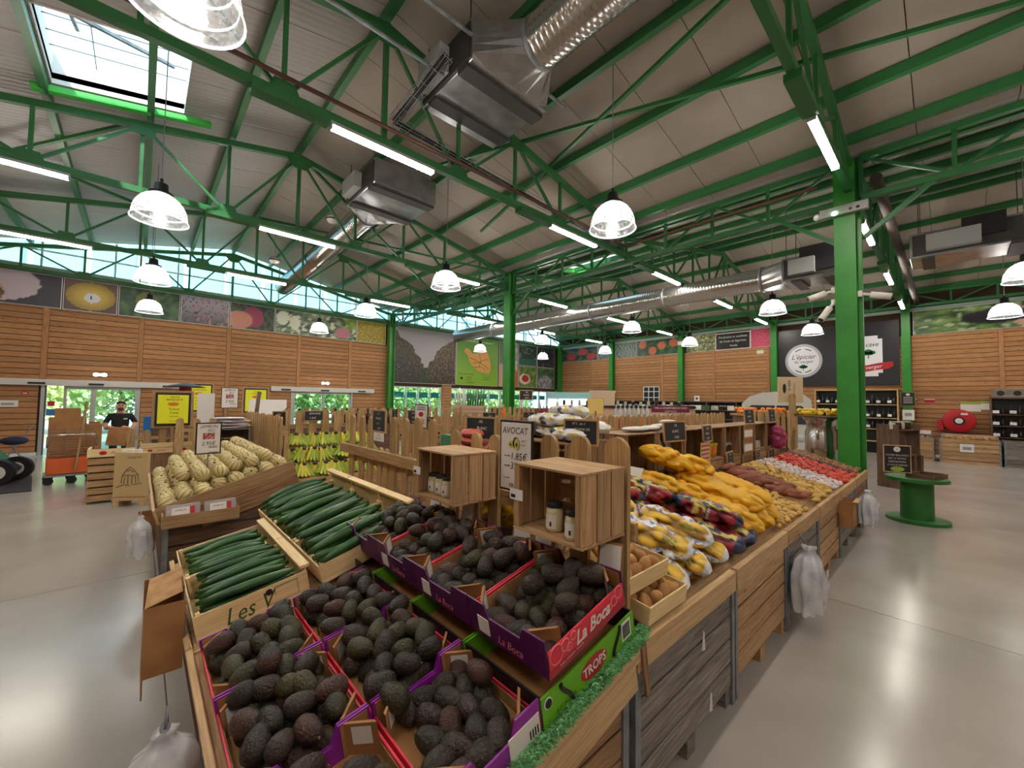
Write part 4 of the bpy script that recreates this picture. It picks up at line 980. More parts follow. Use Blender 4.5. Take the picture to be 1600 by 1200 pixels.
# meshes are turned so the grain (local X) runs up the picket
PROT = (Matrix.Rotation(PI/2, 4, 'X') @ Matrix.Rotation(-PI/2, 4, 'Y')).inverted()
def picket(parent, x, y, z, w, h, th, mat, rz, tilt=0):
    o = put('picket', picketmesh(w, h, th, mat), parent)
    o.matrix_local = Matrix.Translation((x, y, z)) @ Matrix.Rotation(rz, 4, 'Z') @ Matrix.Rotation(tilt, 4, 'Y') @ PROT
    return o
FT = thing('picket_fence', 'round-topped picket fence behind the avocados and cucumbers', 'fence', (1.76, 0, 0))
for y, w, z0, z1 in ((1.14, .135, .4, 1.755), (1.368, .12, .4, 1.745), (1.593, .12, .4, 1.735), (2.084, .1, .4, 1.7), (2.288, .095, .4, 1.7), (2.55, .095, .4, 1.705), (2.878, .1, .4, 1.77), (3.105, .1, .4, 1.775), (3.333, .1, .4, 1.76), (3.557, .1, .4, 1.76), (4.072, .1, .4, 1.74), (4.285, .1, .4, 1.74), (4.55, .1, .4, 1.75)):
    picket(FT, 0, y, z0, w, z1-z0, .028, PICKET, -PI/2)
for y in (3.7, 3.83): picket(FT, .0, y, .4, .09, 1.05, .028, PICKET, -PI/2)
bb('front_rail', PICKET, FT, -.05, -.005, 2.9, 4.75, 1.33, 1.425, .003); bb('lower_rail', PICKET, FT, .03, .06, 1.05, 4.7, .7, .8); bb('lower_rail', PICKET, FT, .03, .06, 1.05, 4.7, 1.25, 1.34)
LABELP = P('jar_label', rgb(220, 214, 206), .6); GLASSJ = P('jar_contents_cream', rgb(206, 194, 158), .2, c2=rgb(190, 180, 150), ns=5)
jarproto = {}
def jar(label, loc, s=1, h=.13, r=.04, mat=None, lid=BLACK, group=None, txt=True):
    k = (h, r, (mat or GLASSJ).name, lid.name, txt)
    if k not in jarproto:
        t = thing('glass_jar', label, 'jar', loc, 0, group)
        MB().lathe([(r*.1, 0), (r*.9, 0), (r, h*.05), (r, h*.68), (r*.93, h*.76), (r*.8, h*.8), (r*.8, h*.83)], 16).obj('body', mat or GLASSJ, t)
        MB().lathe([(r*.88, h*.82), (r*.9, h*.84), (r*.9, h*.98), (r*.84, h), (.001, h)], 16).obj('lid', lid, t)
        if txt:
            a = [PI+.9*(i/8-.5)*2 for i in range(9)]
            MB().add([(r*1.01*math.cos(w), r*1.01*math.sin(w), z) for z in (h*.12, h*.6) for w in a], [(i, i+1, i+10, i+9) for i in range(8)]).obj('label', LABELP, t)
            MB().add([(r*1.02*math.cos(w), r*1.02*math.sin(w), z) for z in (h*.2, h*.36) for w in [PI+.1+.25*(i/3) for i in range(4)]], [(i, i+1, i+5, i+4) for i in range(3)]).obj('label_print', INK, t)
        jarproto[k] = t; t.scale = (s,)*3; return t
    c = copytree(jarproto[k], None, label, loc); c.scale = (s,)*3
    if group: c['group'] = group
    return c
def wallcrate(label, x0, x1, y0, y1, z0, z1, tagp=True, mat=CRATEL, face='x'):
    """slatted apple crate lying on its side, open toward the camera"""
    t = thing('apple_crate', label, 'crate', (x0, y0, z0)); d, w, h = x1-x0, y1-y0, z1-z0
    if face == 'x':
        for k in range(3):
            a, c = d*k/3+.002, d*(k+1)/3-.002
            bb('top_board', mat, t, a, c, 0, w, h-.012, h, .001); bb('bottom_board', mat, t, a, c, 0, w, 0, .012, .001)
        for y in (0.002, w-.014):
            for k in range(3):
                a, c = d*k/3+.004, d*(k+1)/3-.006; bb('side_slat', mat, t, a, c, y, y+.012, .013, h-.013, .001)
        for y in (.0145, w-.0385):
            for x in (0.001, d-.03): bb('corner_post', mat, t, x, x+.026, y, y+.024, .013, h-.013, .001)
        for k in range(3): bb('back_slat', mat, t, d-.012, d, .016, w-.016, .013+(h-.026)*k/3, .013+(h-.026)*(k+1)/3-.02)
        if tagp:
            tg = bb('price_tag', WHITE, t, -.004, 0, w-.07, w+.02, h*.44, h*.6); bb('tag_print', INK, t, -.006, -.004, w-.02, w+.01, h*.47, h*.52)
    else:
        for k in range(3):
            a, c = d_ if False else (w*k/3+.002), w*(k+1)/3-.002
            bb('top_board', mat, t, 0, d, a, c, h-.012, h, .001); bb('bottom_board', mat, t, 0, d, a, c, 0, .012, .001)
        for x in (.002, d-.014):
            for k in range(3): bb('side_slat', mat, t, x, x+.012, w*k/3+.004, w*(k+1)/3-.006, .013, h-.013, .001)
        for x in (.0145, d-.0385):
            for y in (.001, w-.03): bb('corner_post', mat, t, x, x+.024, y, y+.026, .013, h-.013, .001)
        for k in range(3): bb('back_slat', mat, t, .016, d-.016, w-.012, w, .013+(h-.026)*k/3, .013+(h-.026)*(k+1)/3-.02)
    return t
wallcrate('open wooden crate with jars beside the avocado price sign, larger and nearer', 1.4, 1.735, 1.07, 1.5, 1.295, 1.62)
wallcrate('open wooden crate with jars left of the avocado price sign', 1.4, 1.735, 2.02, 2.48, 1.29, 1.6)
for i, (y, x, s) in enumerate(((1.31, 1.5, 1.05), (1.2, 1.57, 1.05), (1.17, 1.47, 1.0))): jar('cream jar with black lid in the nearer crate, %s' % ('leftmost', 'at the back', 'behind the crate post')[i], (x, y, 1.3085), s, group='cream jars in crates')
for i, (y, x) in enumerate(((2.4, 1.5), (2.31, 1.5), (2.22, 1.49), (2.1, 1.6))): jar('cream jar with black lid in the farther crate, %s from the left' % ordn[i], (x, y, 1.3035), 1.0, group='cream jars in crates')
# avocado price sign
def pricesign(name, label, loc, rz, w, h, frame=BLACK, face=None, tilt=0):
    t = thing(name, label, 'sign', loc, 0, None, (tilt, 0, rz)); bb('frame', frame, t, -w/2, w/2, 0, .012, 0, h, .002); bb('sheet', face or OFFW, t, -w/2+.014, w/2-.014, -.002, 0, .014, h-.014); return t
t = pricesign('price_sign', 'white avocado price sign in a black frame on the picket fence', (1.7, 1.805, 1.375), -PI/2, .29, .435)
text(t, 'AVOCAT', .058, INK, -.005, .37, -.004, shear=.1, sx=.95); text(t, '1.85€', .062, INK, .03, .215, -.004, shear=.1); text(t, '3.50€', .062, INK, .03, .155, -.004, shear=.1)
for z in (.215, .155, .08): rod('arrow', INK, t, (-.1, -.003, z), (-.055, -.003, z), .003); text(t, '>', .03, INK, -.054, z, -.004)
text(t, 'cat 1', .022, INK, .075, .315, -.004); text(t, 'origine', .016, INK, .07, .29, -.004); text(t, 'FRANCE', .04, INK, -.05, .035, -.004, 'LEFT'); rod('rule', INK, t, (.03, -.003, .185), (.1, -.003, .188), .003)
AVG = P('print_avocado_green', rgb(60, 84, 34), .5); AVY = P('print_avocado_flesh', rgb(200, 200, 96), .5); AVB = P('print_avocado_stone', rgb(110, 62, 30), .5)
a = disc(t, 'avocado_drawing', AVG, .005, .298, .027, .036, -.003, 20); disc(a, 'drawing_detail', AVY, .018, .292, .02, .033, -.003, 20); disc(a, 'drawing_detail', AVB, .02, .288, .009, .013, -.006, 14)
a = disc(t, 'avocado_drawing', AVY, -.034, .288, .027, .021, -.003, 20); disc(a, 'drawing_detail', AVB, -.036, .286, .008, .007, -.004, 12)
# chalkboards: slate in a wooden frame with chalk writing
def chalkboard(label, loc, rz, w, h, lines=('n°1', '', 'de la', '1.95'), tilt=0, stick=0):
    t = thing('chalkboard', label, 'chalkboard', loc, 0, 'price chalkboards', (tilt, 0, rz)); f = min(w, h)*.07
    bb('slate', CHALK, t, -w/2+f, w/2-f, 0, .006, f, h-f)
    for a in ((-w/2, w/2, 0, f), (-w/2, w/2, h-f, h), (-w/2, -w/2+f, f, h-f), (w/2-f, w/2, f, h-f)): bb('frame_bar', CRATEL, t, a[0], a[1], -.005, .012, a[2], a[3])
    n = len(lines); q = random.Random(int(abs(loc[0]*100+loc[1]*37)))
    for i, s in enumerate(lines):
        if s: text(t, s, h/n*.52, CHALKW, q.uniform(-.06, .06)*w, h-f-(h-2*f)*(i+.5)/n, -.003, shear=.2, sx=min(1, w*1.15/(h/n*.52*.55*len(s)+.01)), name='chalk_writing')
    if stick: rod('stick', CRATEL, t, (0, .01, -stick), (0, .01, h*.3), .02)
    return t
chalkboard('tall chalkboard hung on the picket fence above the cucumbers', (1.735, 3.8, 1.6), -PI/2, .3, .225, ('n°1', 'ORANGE', 'cat 1', '4.50€'))
t = thing('fence_notice', 'small white red-printed notice under the tall fence chalkboard', 'notice', (1.72, 3.77, 1.52), -PI/2); bb('card', WHITE, t, -.11, .11, 0, .003, 0, .08)
text(t, 'SANS', .03, RED, 0, .058, -.003); text(t, 'PESTICIDE', .026, RED, 0, .025, -.003)
# ================================================================ potato row along the right aisle
def PZ(y): return .8+.28*(y-1.0)
kinds = [(GREYW, 'weathered grey'), (CRATEL, 'tan'), (GREYW, 'grey-brown'), (CRATEL, 'warm tan'), (GREYW, 'dull grey'), (CRATE, 'brown')]
whats = ['under the white and yellow potato bags', 'under the red and yellow potato bags, white tear on none', 'under the loose potatoes, beside the hanging bags', 'under the sweet potatoes', 'under the garlic and tomatoes', 'at the end by the green column']
whats[1] = 'under the yellow net bags of potatoes'
for k in range(6):
    m_, nm = kinds[k]; x0 = 1.69+1.245*k
    palox('%s slatted bulk crate %s' % (nm, whats[k]), x0, x0+1.225, .985, 1.985, .84, m_, PINE if k < 2 else CRATEL, 4)
    dk = MB().add([(x0-.008, 1.015, .76), (x0+1.235, 1.015, .76), (x0+1.235, 1.95, PZ(1.95)-.06), (x0-.008, 1.95, PZ(1.95)-.06)], [(0, 1, 2, 3)]).obj('sloping_board', CRATEL)
    tag(dk, 'sloping board inside the bulk crate %s' % whats[k], 'board', 'sloping boards in the bulk crates')
for i, (x, z) in enumerate(((2.45, .55), (2.55, .16))):
    tag(shape(None, 'torn_paper', OFFW, [(x-.02, z-.04), (x+.025, z-.05), (x+.015, z+.05), (x, z+.07), (x-.01, z+.02)], .996, .001), 'torn white paper scrap on the grey crate, %s' % ('upper', 'lower')[i], 'paper scrap')
# loose roots and fruit: a few shared meshes, one object each
def lump(r, mat, seed, amp=.12, nu=12, nv=8, name='potato'):
    b = MB(); b.ell((0, 0, 0), r, nu, nv); b.v = [tuple(c*(1+amp*MN.noise(Vector(v)*22+Vector((seed, 0, 0)))) for c in v) for v in b.v]; return b.mesh(name, mat)
POT = P('potato_skin_yellow', rgb(214, 176, 96), .6, c2=rgb(190, 150, 78), ns=10, rnd=.14); POTB = P('potato_skin_brown', rgb(186, 138, 78), .65, c2=rgb(160, 112, 60), ns=12, rnd=.15)
SWEET = P('sweet_potato_skin', rgb(160, 96, 70), .6, c2=rgb(128, 72, 56), ns=9, rnd=.15); GARL = P('garlic_white', rgb(226, 214, 208), .6, c2=rgb(196, 176, 180), ns=14, rnd=.08)
TOM = P('tomato_red', rgb(206, 56, 44), .3, c2=rgb(214, 84, 60), ns=4, rnd=.15); ONION = P('onion_red_purple', rgb(120, 48, 60), .4, c2=rgb(92, 36, 50), ns=6, rnd=.15); NUT = P('nut_shell_tan', rgb(168, 128, 90), .65, c2=rgb(138, 100, 66), ns=20, rnd=.15)
pm = [lump((.05, .034, .03), POT, i) for i in range(3)]; pm2 = [lump((.052, .034, .032), POTB, i) for i in range(3)]; pm3 = [lump((.03, .026, .025), POT, i+4) for i in range(2)]
sm_ = [lump((.13, .045, .042), SWEET, i, .2, 14, 10, 'sweet_potato') for i in range(3)]; gm = [lump((.028, .028, .024), GARL, i, .1, 10, 7, 'garlic') for i in range(2)]
tm = [lump((.04, .04, .034), TOM, i, .04, 10, 7, 'tomato') for i in range(2)]; om = [lump((.036, .036, .034), ONION, i, .04, 10, 7, 'onion') for i in range(2)]; nm_ = [lump((.026, .022, .022), NUT, i, .1, 8, 6, 'nut') for i in range(2)]
q = random.Random(31)
def scatter(name, meshes, x0, x1, y0, y1, dx, dy, up, label, cat, lim=999, jit=.3, zf=PZ, flat=True, skew=.0):
    n = 0; x = x0; ci = 0
    while x < x1:
        ci += 1; ri = 0; y = y0+(dy/2 if int((x-x0)/dx) % 2 else 0)
        while y < y1 and n < lim:
            o = put(name, q.choice(meshes), None, (x+skew*(y-1)+q.uniform(-jit, jit)*dx, y+q.uniform(-jit, jit)*dy, zf(y)+up+q.uniform(-.006, .012)), (q.uniform(-.3, .3), q.uniform(-.3, .3), q.random()*6.3), q.uniform(.88, 1.12))
            ri += 1; tag(o, '%s, %s strip, %s from aisle' % (label, nth(ci), nth(ri)), cat, label+' heap'); n += 1; y += dy
        x += dx
scatter('potato', pm3+pm[:1], 4.3, 5.25, 1.06, 1.95, .062, .066, .02, 'small pale potato in the heap beside the net bags', 'potato')
scatter('potato', pm, 5.75, 6.62, 1.06, 1.95, .085, .085, .03, 'larger pale potato in the heap beyond the sweet potatoes', 'potato')
for i in range(30):
    y = 1.1+.85*q.random(); o = put('sweet_potato', q.choice(sm_), None, (5.28+.4*q.random()+.1*(y-1), y, PZ(y)+.06+.02*q.random()), (q.uniform(-.2, .2), q.uniform(-.2, .2), -.9+q.uniform(-.6, .6)), q.uniform(.8, 1.2))
    tag(o, 'reddish brown sweet potato between the potato heaps, %s of thirty' % nth(i+1), 'sweet potato', 'sweet potatoes')
scatter('garlic', gm, 6.72, 7.3, 1.06, 1.95, .058, .058, .025, 'white garlic bulb in the heap before the tomatoes', 'garlic')
scatter('tomato', tm, 7.38, 8.2, 1.06, 1.95, .09, .09, .035, 'red tomato in the heap near the green column', 'tomato')
scatter('onion', om, 8.26, 8.5, 1.06, 1.95, .08, .08, .035, 'dark red onion between tomatoes and nuts', 'onion')
scatter('nut', nm_, 8.56, 9.05, 1.08, 1.95, .06, .056, .03, 'tan nut in the heap by the green column', 'nut')
# wooden trays of potatoes standing at the near end
for i, (x, y, z, lb) in enumerate(((1.83, 1.0, .86, 'lower pale wooden tray of brown potatoes behind the avocado boxes'), (1.78, 1.08, .985, 'upper pale wooden tray of brown potatoes behind the avocado boxes'))):
    t = thing('wooden_tray', lb, 'wooden tray', (x, y, z), 0, None, (.12, 0, .0)); l, w, h = .4, .34, .09
    for yy in (0, w-.008): bb('side_wall', PINEY, t, 0, l, yy, yy+.008, 0, h)
    for xx in (0, l-.008): bb('end_wall', PINEY, t, xx, xx+.008, .008, w-.008, 0, h)
    bb('base', PINEY, t, .008, l-.008, .008, w-.008, 0, .006)
    for a in range(4):
        for c in range(4):
            o = put('potato', q.choice(pm2), None, (x+.06+.09*a+q.uniform(-.01, .01), y+.05+.075*c, z+.055+.12*(.05+.075*c)+q.uniform(0, .012)), (q.random(), q.random(), q.random()*6), 1.05)
            tag(o, 'brown potato in the %s tray behind the avocados, %s column, %s row' % (('lower', 'upper')[i], nth(a+1), nth(c+1)), 'potato', 'brown potatoes in the %s tray' % ('lower', 'upper')[i])
palox('brown crate bin under the small potato trays', 1.78, 2.3, 2.02, 2.6, 1.0, DARKW, None, 5)
# bags: bumpy film or net over potatoes
INKM = None
def bagmat():
    m, nt, b = _new('printed_bag_film'); a = nt.nodes.new('ShaderNodeVertexColor'); a.layer_name = 'Ink'
    nt.links.new(a.outputs[0], b.inputs['Base Color']); b.inputs['Roughness'].default_value = .3; return m
BAGM = bagmat()
def netmat():
    m, nt, b = _new('yellow_net'); N, L = nt.nodes, nt.links; tc = N.new('ShaderNodeTexCoord'); w = N.new('ShaderNodeTexWave'); w.inputs['Scale'].default_value = 55; w.inputs['Distortion'].default_value = 2
    r = N.new('ShaderNodeValToRGB'); r.color_ramp.elements[0].color = (*rgb(206, 150, 20), 1); r.color_ramp.elements[1].color = (*rgb(242, 190, 40), 1)
    L.new(tc.outputs['Object'], w.inputs[0]); L.new(w.outputs['Fac'], r.inputs[0]); L.new(r.outputs[0], b.inputs['Base Color']); b.inputs['Roughness'].default_value = .5; return m
NETM = netmat()
def bag(name, label, cat, loc, rot, dims, fn, seed, cell=.055, amp=.16, mat=None, group=None, nu=44, nv=26):
    """pillow along local X; fn(u around, v along, bump) -> sRGB"""
    rr = random.Random(seed); a, b_, c = dims; vs = []; cols = []
    cen = []
    for i in range(int(48*a/.2)):
        v = rr.random(); th = rr.random()*2*PI; cen.append((v, th))
    for j in range(nv+1):
        v = j/nv; e = max(0, 1-abs(2*v-1)**3.2)**.5; x = (v-.5)*2*a
        for i in range(nu):
            th = 2*PI*i/nu; best = 9
            for cv, ct in cen:
                d = ((v-cv)*2*a)**2+(((th-ct+PI) % (2*PI)-PI)*(b_+c)/2*max(e, .2))**2
                if d < best: best = d
            bump = max(0, 1-best/(cell*cell*.55)); f = e*(1-amp+amp*math.sqrt(bump)); w = math.copysign(abs(math.cos(th))**.8, math.cos(th)); h = math.copysign(abs(math.sin(th))**.9, math.sin(th))
            ce = .25 if j in (0, nv) else 0
            vs.append((x, w*b_*max(f, ce), h*c*f)); cols += [*lin([min(1, max(0, k)) for k in fn(i/nu, v, bump)]), 1] if fn else []
    fs = [(j*nu+i, j*nu+(i+1) % nu, (j+1)*nu+(i+1) % nu, (j+1)*nu+i) for j in range(nv) for i in range(nu)]
    me = bpy.data.meshes.new(name); me.from_pydata(vs, [], fs); me.polygons.foreach_set('use_smooth', [True]*len(fs)); me.materials.append(mat or BAGM)
    if fn: me.color_attributes.new('Ink', 'FLOAT_COLOR', 'POINT').data.foreach_set('color', cols)
    me.update(); o = put(name, me, None, loc, rot); return tag(o, label, cat, group)
def f_white(u, v, b):
    yel = mixc((.55, .4, .1), (.93, .76, .26), b**.6)  # darker in the crevices between potatoes: painted shade, not print
    if v < .07 or v > .93: return (.88, .89, .93)
    s = abs(((u+.12*v)*3+.1) % 1-.5)
    if s > .41:
        n = nz(u*40, v*22, 2); return (.34, .46, .74) if n > .15 else (.9, .91, .95)
    if .62 < v < .8 and s < .16: return mixc((.85, .75, .4), (.35, .4, .15), nz(u*50, v*30, 4)+.4)
    return yel
def f_navy(u, v, b):
    red = mixc((.34, .06, .1), (.66, .2, .24), b**.7)  # red deepens between the bumps, crevice shade put into the colour
    s = abs(((u+.1*v)*2.5) % 1-.5); n = nz(u*14, v*9, 6)
    if v < .12 or v > .88: return (.18, .23, .37)
    if s > .38: return (.18, .23, .37) if n > -.05 else (.8, .76, .42)
    if .3 < v < .46: return (.78, .74, .4) if n > -.15 else (.5, .16, .18)
    if .46 < v < .54 and int(u*90) % 3: return (.2, .25, .4) if int(v*300) % 5 else (.9, .9, .94)
    return red
SL = .273
WB_ = [(2.3, 1.27, .03, -1.35), (2.62, 1.27, .03, -1.4), (2.94, 1.28, .03, -1.35), (2.46, 1.32, .15, -1.2), (2.78, 1.32, .15, -1.4), (2.35, 1.72, .05, -1.1), (2.66, 1.72, .05, -1.2), (2.5, 1.72, .17, -1.0)]
for i, (x, y, up, rz) in enumerate(WB_):
    bag('potato_bag', 'white and blue printed bag of yellow potatoes, %s' % ('front corner by the wooden tray', 'front middle', 'front, touching the navy bags', 'upper front left', 'upper front right', 'behind, by the picket', 'behind, next to the navy bags', 'topmost at the back')[i], 'potato bag', (x, y, PZ(y)+up+.04), (.15*math.sin(i*3), SL, rz), (.25, .165, .085), f_white, 40+i, .07, .32, group='white and blue potato bags', nu=60, nv=36)
for i, (x, y, up, rz) in enumerate(((3.24, 1.28, .03, -1.4), (3.5, 1.28, .03, -1.45), (3.36, 1.33, .15, -1.2), (2.96, 1.72, .05, -1.0), (3.26, 1.72, .05, -1.1), (3.1, 1.74, .17, -.9), (2.82, 1.86, .16, -.8))):
    bag('potato_bag', 'navy printed bag of red potatoes, %s' % ('front left', 'front right under the net bags', 'upper front', 'middle', 'behind, beside the net bags', 'upper rear', 'at the back left')[i], 'potato bag', (x, y, PZ(y)+up+.04), (.15*math.sin(i*2), SL, rz), (.26, .17, .085), f_navy, 60+i, .07, .3, group='navy potato bags', nu=60, nv=36)
for i, (x, y, up, rz, s) in enumerate(((3.74, 1.43, .04, -1.4, 1.0), (4.02, 1.43, .04, -1.45, 1.0), (4.28, 1.44, .04, -1.5, .95), (3.9, 1.45, .17, -1.35, .95), (3.52, 1.7, .13, -.95, .9), (4.12, 1.78, .17, -1.2, .7), (3.78, 1.78, .32, -.8, .9), (3.62, 1.26, .1, -1.3, .55), (4.16, 1.42, .17, -1.45, .85))):
    o = bag('potato_net', 'yellow net bag of potatoes, %s' % ('front left, next to navy bags', 'front middle', 'front right by the loose potatoes', 'upper front', 'rear left with pale label', 'rear right', 'topmost at the back', 'leftmost small one against the navy bags', 'upper front right')[i], 'net bag', (x, y, PZ(y)+up+.05), (.1*math.sin(i), SL, rz), (.4*s, .17, .1), None, 80+i, .066, .32, NETM, 'yellow net bags of potatoes', 64, 56)
    if i == 4: MB().prism([(-.42, -.05), (-.3, -.09), (-.28, .08), (-.41, .06)], .01).obj('paper_label', OFFW, o, (0, -.1, .02), (-.5, 0, 0))
# hanging produce bags on the aisle side
bagroll('clear plastic produce bag roll hanging beside the third bulk crate', (4.32, .86, .47), 1.25, 1.15, 0, 5)
bagroll('clear plastic produce bag roll hanging near the far end of the potato row', (8.0, .86, .45), 1.2, 1.1, 0, 7)
t = thing('hanging_carton', 'cardboard carton hanging on the aisle side of the fifth crate', 'carton', (6.5, .84, .42)); bb('front', CARD, t, 0, .28, 0, .006, 0, .32); bb('side', CARD, t, 0, .006, .006, .14, 0, .32); bb('side', CARD, t, .274, .28, .006, .14, 0, .32); bb('flap', PAPER, t, -.02, .3, -.05, .0, .32, .33)
# ---------------------------------------------------------------- spine of crates behind the potatoes
for k in range(8):
    x0 = 3.3+.6*k; t = thing('apple_crate', 'closed slatted crate at the back of the potato slope, %s from the left' % (ordn+['sixth', 'seventh', 'eighth', 'ninth'])[k], 'crate', (x0, 2.02, .0), 0, 'closed crates behind the potatoes')
    for s in range(4): bb('front_slat', CRATE, t, .01, .59, 0, .014, .72+s*.125, .72+s*.125+.112, .001); bb('back_slat', CRATE, t, .01, .59, .386, .4, .72+s*.125, .83+s*.125)
    for s in range(2): bb('end_slat', CRATE, t, .01+s*.566, .024+s*.566, .014, .386, .05, 1.21)
    for x in (.0, .57): bb('corner_post', CRATE, t, x, x+.03, -.016, .0, .03, 1.215, .001)
    bb('top_board', CRATE, t, 0, .6, 0, .4, 1.215, 1.225); bb('bottom_board', CRATE, t, 0, .6, 0, .4, 0, .05)
up_l = ['tall', 'with silver pouches', 'with small pouches', 'of yellow tubs', 'with dark jars', 'with pale jars', 'near the pink net', 'with white jars', 'beside the steel churn']
for k in range(8):
    x0 = 3.3+.6*k; wallcrate('open wooden crate on the spine behind the potatoes, '+up_l[k], x0+.01, x0+.59, 2.03, 2.4, 1.227, 1.63, False, CRATE, 'y')
SILV = P('silver_pouch', rgb(176, 172, 168), .25, .6, c2=rgb(220, 216, 212), ns=9, bump=.4, bs=18)
def pouch(label, loc, rot, w, h, mat, group=None):
    b = MB(); n = 8; vs = []
    for j in range(n+1):
        for i in range(n+1):
            u, v = i/n*2-1, j/n*2-1; th = .03*(1-u*u)*(1-v*v)**.6; vs.append((u*w/2, -th, h*(v+1)/2))
    o = len(vs); vs += [(x, -y*.8, z) for x, y, z in vs]; f1 = [(j*(n+1)+i, j*(n+1)+i+1, (j+1)*(n+1)+i+1, (j+1)*(n+1)+i) for j in range(n) for i in range(n)]
    b.add(vs, f1+[tuple(k+o for k in f[::-1]) for f in f1], True); return tag(b.obj('pouch', mat, None, loc, rot), label, 'pouch', group)
for i, (x, y, z, r) in enumerate(((4.02, 2.06, 1.24, -.25), (4.22, 2.12, 1.24, .2), (4.4, 2.1, 1.24, .0), (4.1, 2.2, 1.25, .1))): pouch('silver pouch leaning in the crate behind the net bags, %s' % ordn[i], (x, y, z), (-.25, r, .1), .2, .3, SILV, 'silver pouches')
for i in range(5): pouch('small silver pouch lying in the crate right of the larger pouches, %s' % ordn[i], (4.6+.11*i, 2.1+.03*(i % 2), 1.24), (-.9, .2*(i-2), .3), .12, .16, SILV, 'small silver pouches')
WSACK = P('white_paper_sack', rgb(214, 208, 206), .6, c2=rgb(186, 180, 180), ns=5, bump=.4, bs=7)
for i, (x, y, z, rz) in enumerate(((4.05, 2.2, 1.66, .2), (4.4, 2.22, 1.67, -.3), (4.7, 2.2, 1.66, .1), (4.55, 2.24, 1.71, .4), (3.75, 2.2, 1.66, -.1))):
    bag('paper_sack', 'white paper sachet lying on the spine crates, %s' % ordn[i], 'sachet', (x, y, z+.0), (0, 0, rz), (.16, .1, .025), None, 100+i, .05, .1, WSACK, 'white sachets on the spine', 18, 10)
TUB = P('yellow_tub', rgb(222, 190, 80), .35, c2=rgb(214, 176, 60), ns=3); TUBL = P('tub_label_orange', rgb(226, 130, 40), .4)
for i, (x, z) in enumerate(((5.2, 1.24), (5.38, 1.24), (5.2, 1.43), (5.38, 1.43), (5.56, 1.24))):
    t = thing('yellow_tub', 'yellow lidded tub in the spine crate, %s' % ('lower left', 'lower middle', 'upper left', 'upper middle', 'lower right')[i], 'tub', (x, 2.16, z), 0, 'yellow tubs'); MB().lathe([(.001, 0), (.07, 0), (.082, .15), (.088, .155), (.088, .172), (.001, .175)], 16).obj('body', TUB, t)
    MB().lathe([(.0745, .045), (.0795, .11)], 16).obj('label', TUBL, t)
def f_strip(u, v): return (.84, .78, .7) if int(v*18) % 2 else (.72, .22, .16)
def f_sach(u, v): return (.9, .88, .86) if int(v*4+.5) % 2 else mixc((.55, .36, .2), (.7, .5, .3), nz(u*9, v*20)+.4)
t = thing('sachet_strip', 'red and white striped strip of sachets hanging in front of the spine', 'sachet strip', (4.98, 1.99, 1.25)); printed('sachets', t, .22, .44, 4, 36, f_strip); bb('backing', TUB, t, -.12, .15, .004, .01, -.22, .22)
t = thing('sachet_strip', 'brown and white sachet board hanging on the spine', 'sachet strip', (6.5, 1.99, 1.42)); printed('sachets', t, .34, .4, 6, 16, f_sach); bb('backing', CRATEL, t, -.19, .19, .004, .01, -.22, .22)
PNET = P('pink_net', rgb(176, 60, 110), .5, c2=rgb(140, 60, 70), ns=9)
bag('shallot_net', 'pink net of shallots hanging on the spine crates', 'net bag', (7.75, 1.94, 1.4), (0, PI/2, 0), (.19, .14, .06), None, 120, .05, .25, PNET)
DJ = P('dark_jam', rgb(60, 40, 36), .25); PJ = P('pale_preserve', rgb(196, 190, 170), .3); LID = P('tin_lid', rgb(180, 180, 176), .35, .7)
for k, (x0, mt, ld, nm) in enumerate(((5.75, DJ, LID, 'dark'), (7.0, PJ, BLACK, 'pale'), (6.35, PJ, LID, 'white'), (7.62, DJ, BLACK, 'dark-lidded'))):
    for i in range(4): jar('%s preserve jar on the spine, %s in its crate' % (nm, ordn[i]), (x0+.11*i, 2.12, 1.24), 1, .15, .042, mt, ld, 'preserve jars on the spine', False)
CBL = (('AIL', 'BLANC', '3.90€'), ('CAFE', 'GRAIN', '2.50€'), ('POMME', 'DE', 'TERRE', '1.20€'))
for i, (x, z, w, h, lb) in enumerate(((4.2, 1.52, .42, .22, 'chalkboard with frame on the sachets above the silver pouches'), (5.05, 1.47, .26, .2, 'chalkboard above the striped sachet strip'), (5.8, 1.06, .32, .24, 'chalkboard low on the spine over the small potatoes'), (6.55, 1.64, .32, .22, 'chalkboard standing above the brown sachet board'), (7.65, 1.64, .36, .22, 'chalkboard standing on the spine before the orange fruit'), (6.95, 1.03, .28, .22, 'chalkboard low on the spine over the sweet potatoes'), (3.42, 1.12, .26, .19, 'chalkboard leaning behind the tall picket at the back of the bags'), (7.6, 1.05, .3, .16, 'small chalkboard low on the spine by the nuts'), (7.25, 1.64, .2, .18, 'small chalkboard on the far end of the spine'))):
    chalkboard(lb, (x, 1.985, z), .1*(i % 3-1), w, h, CBL[i % 3], -.08)
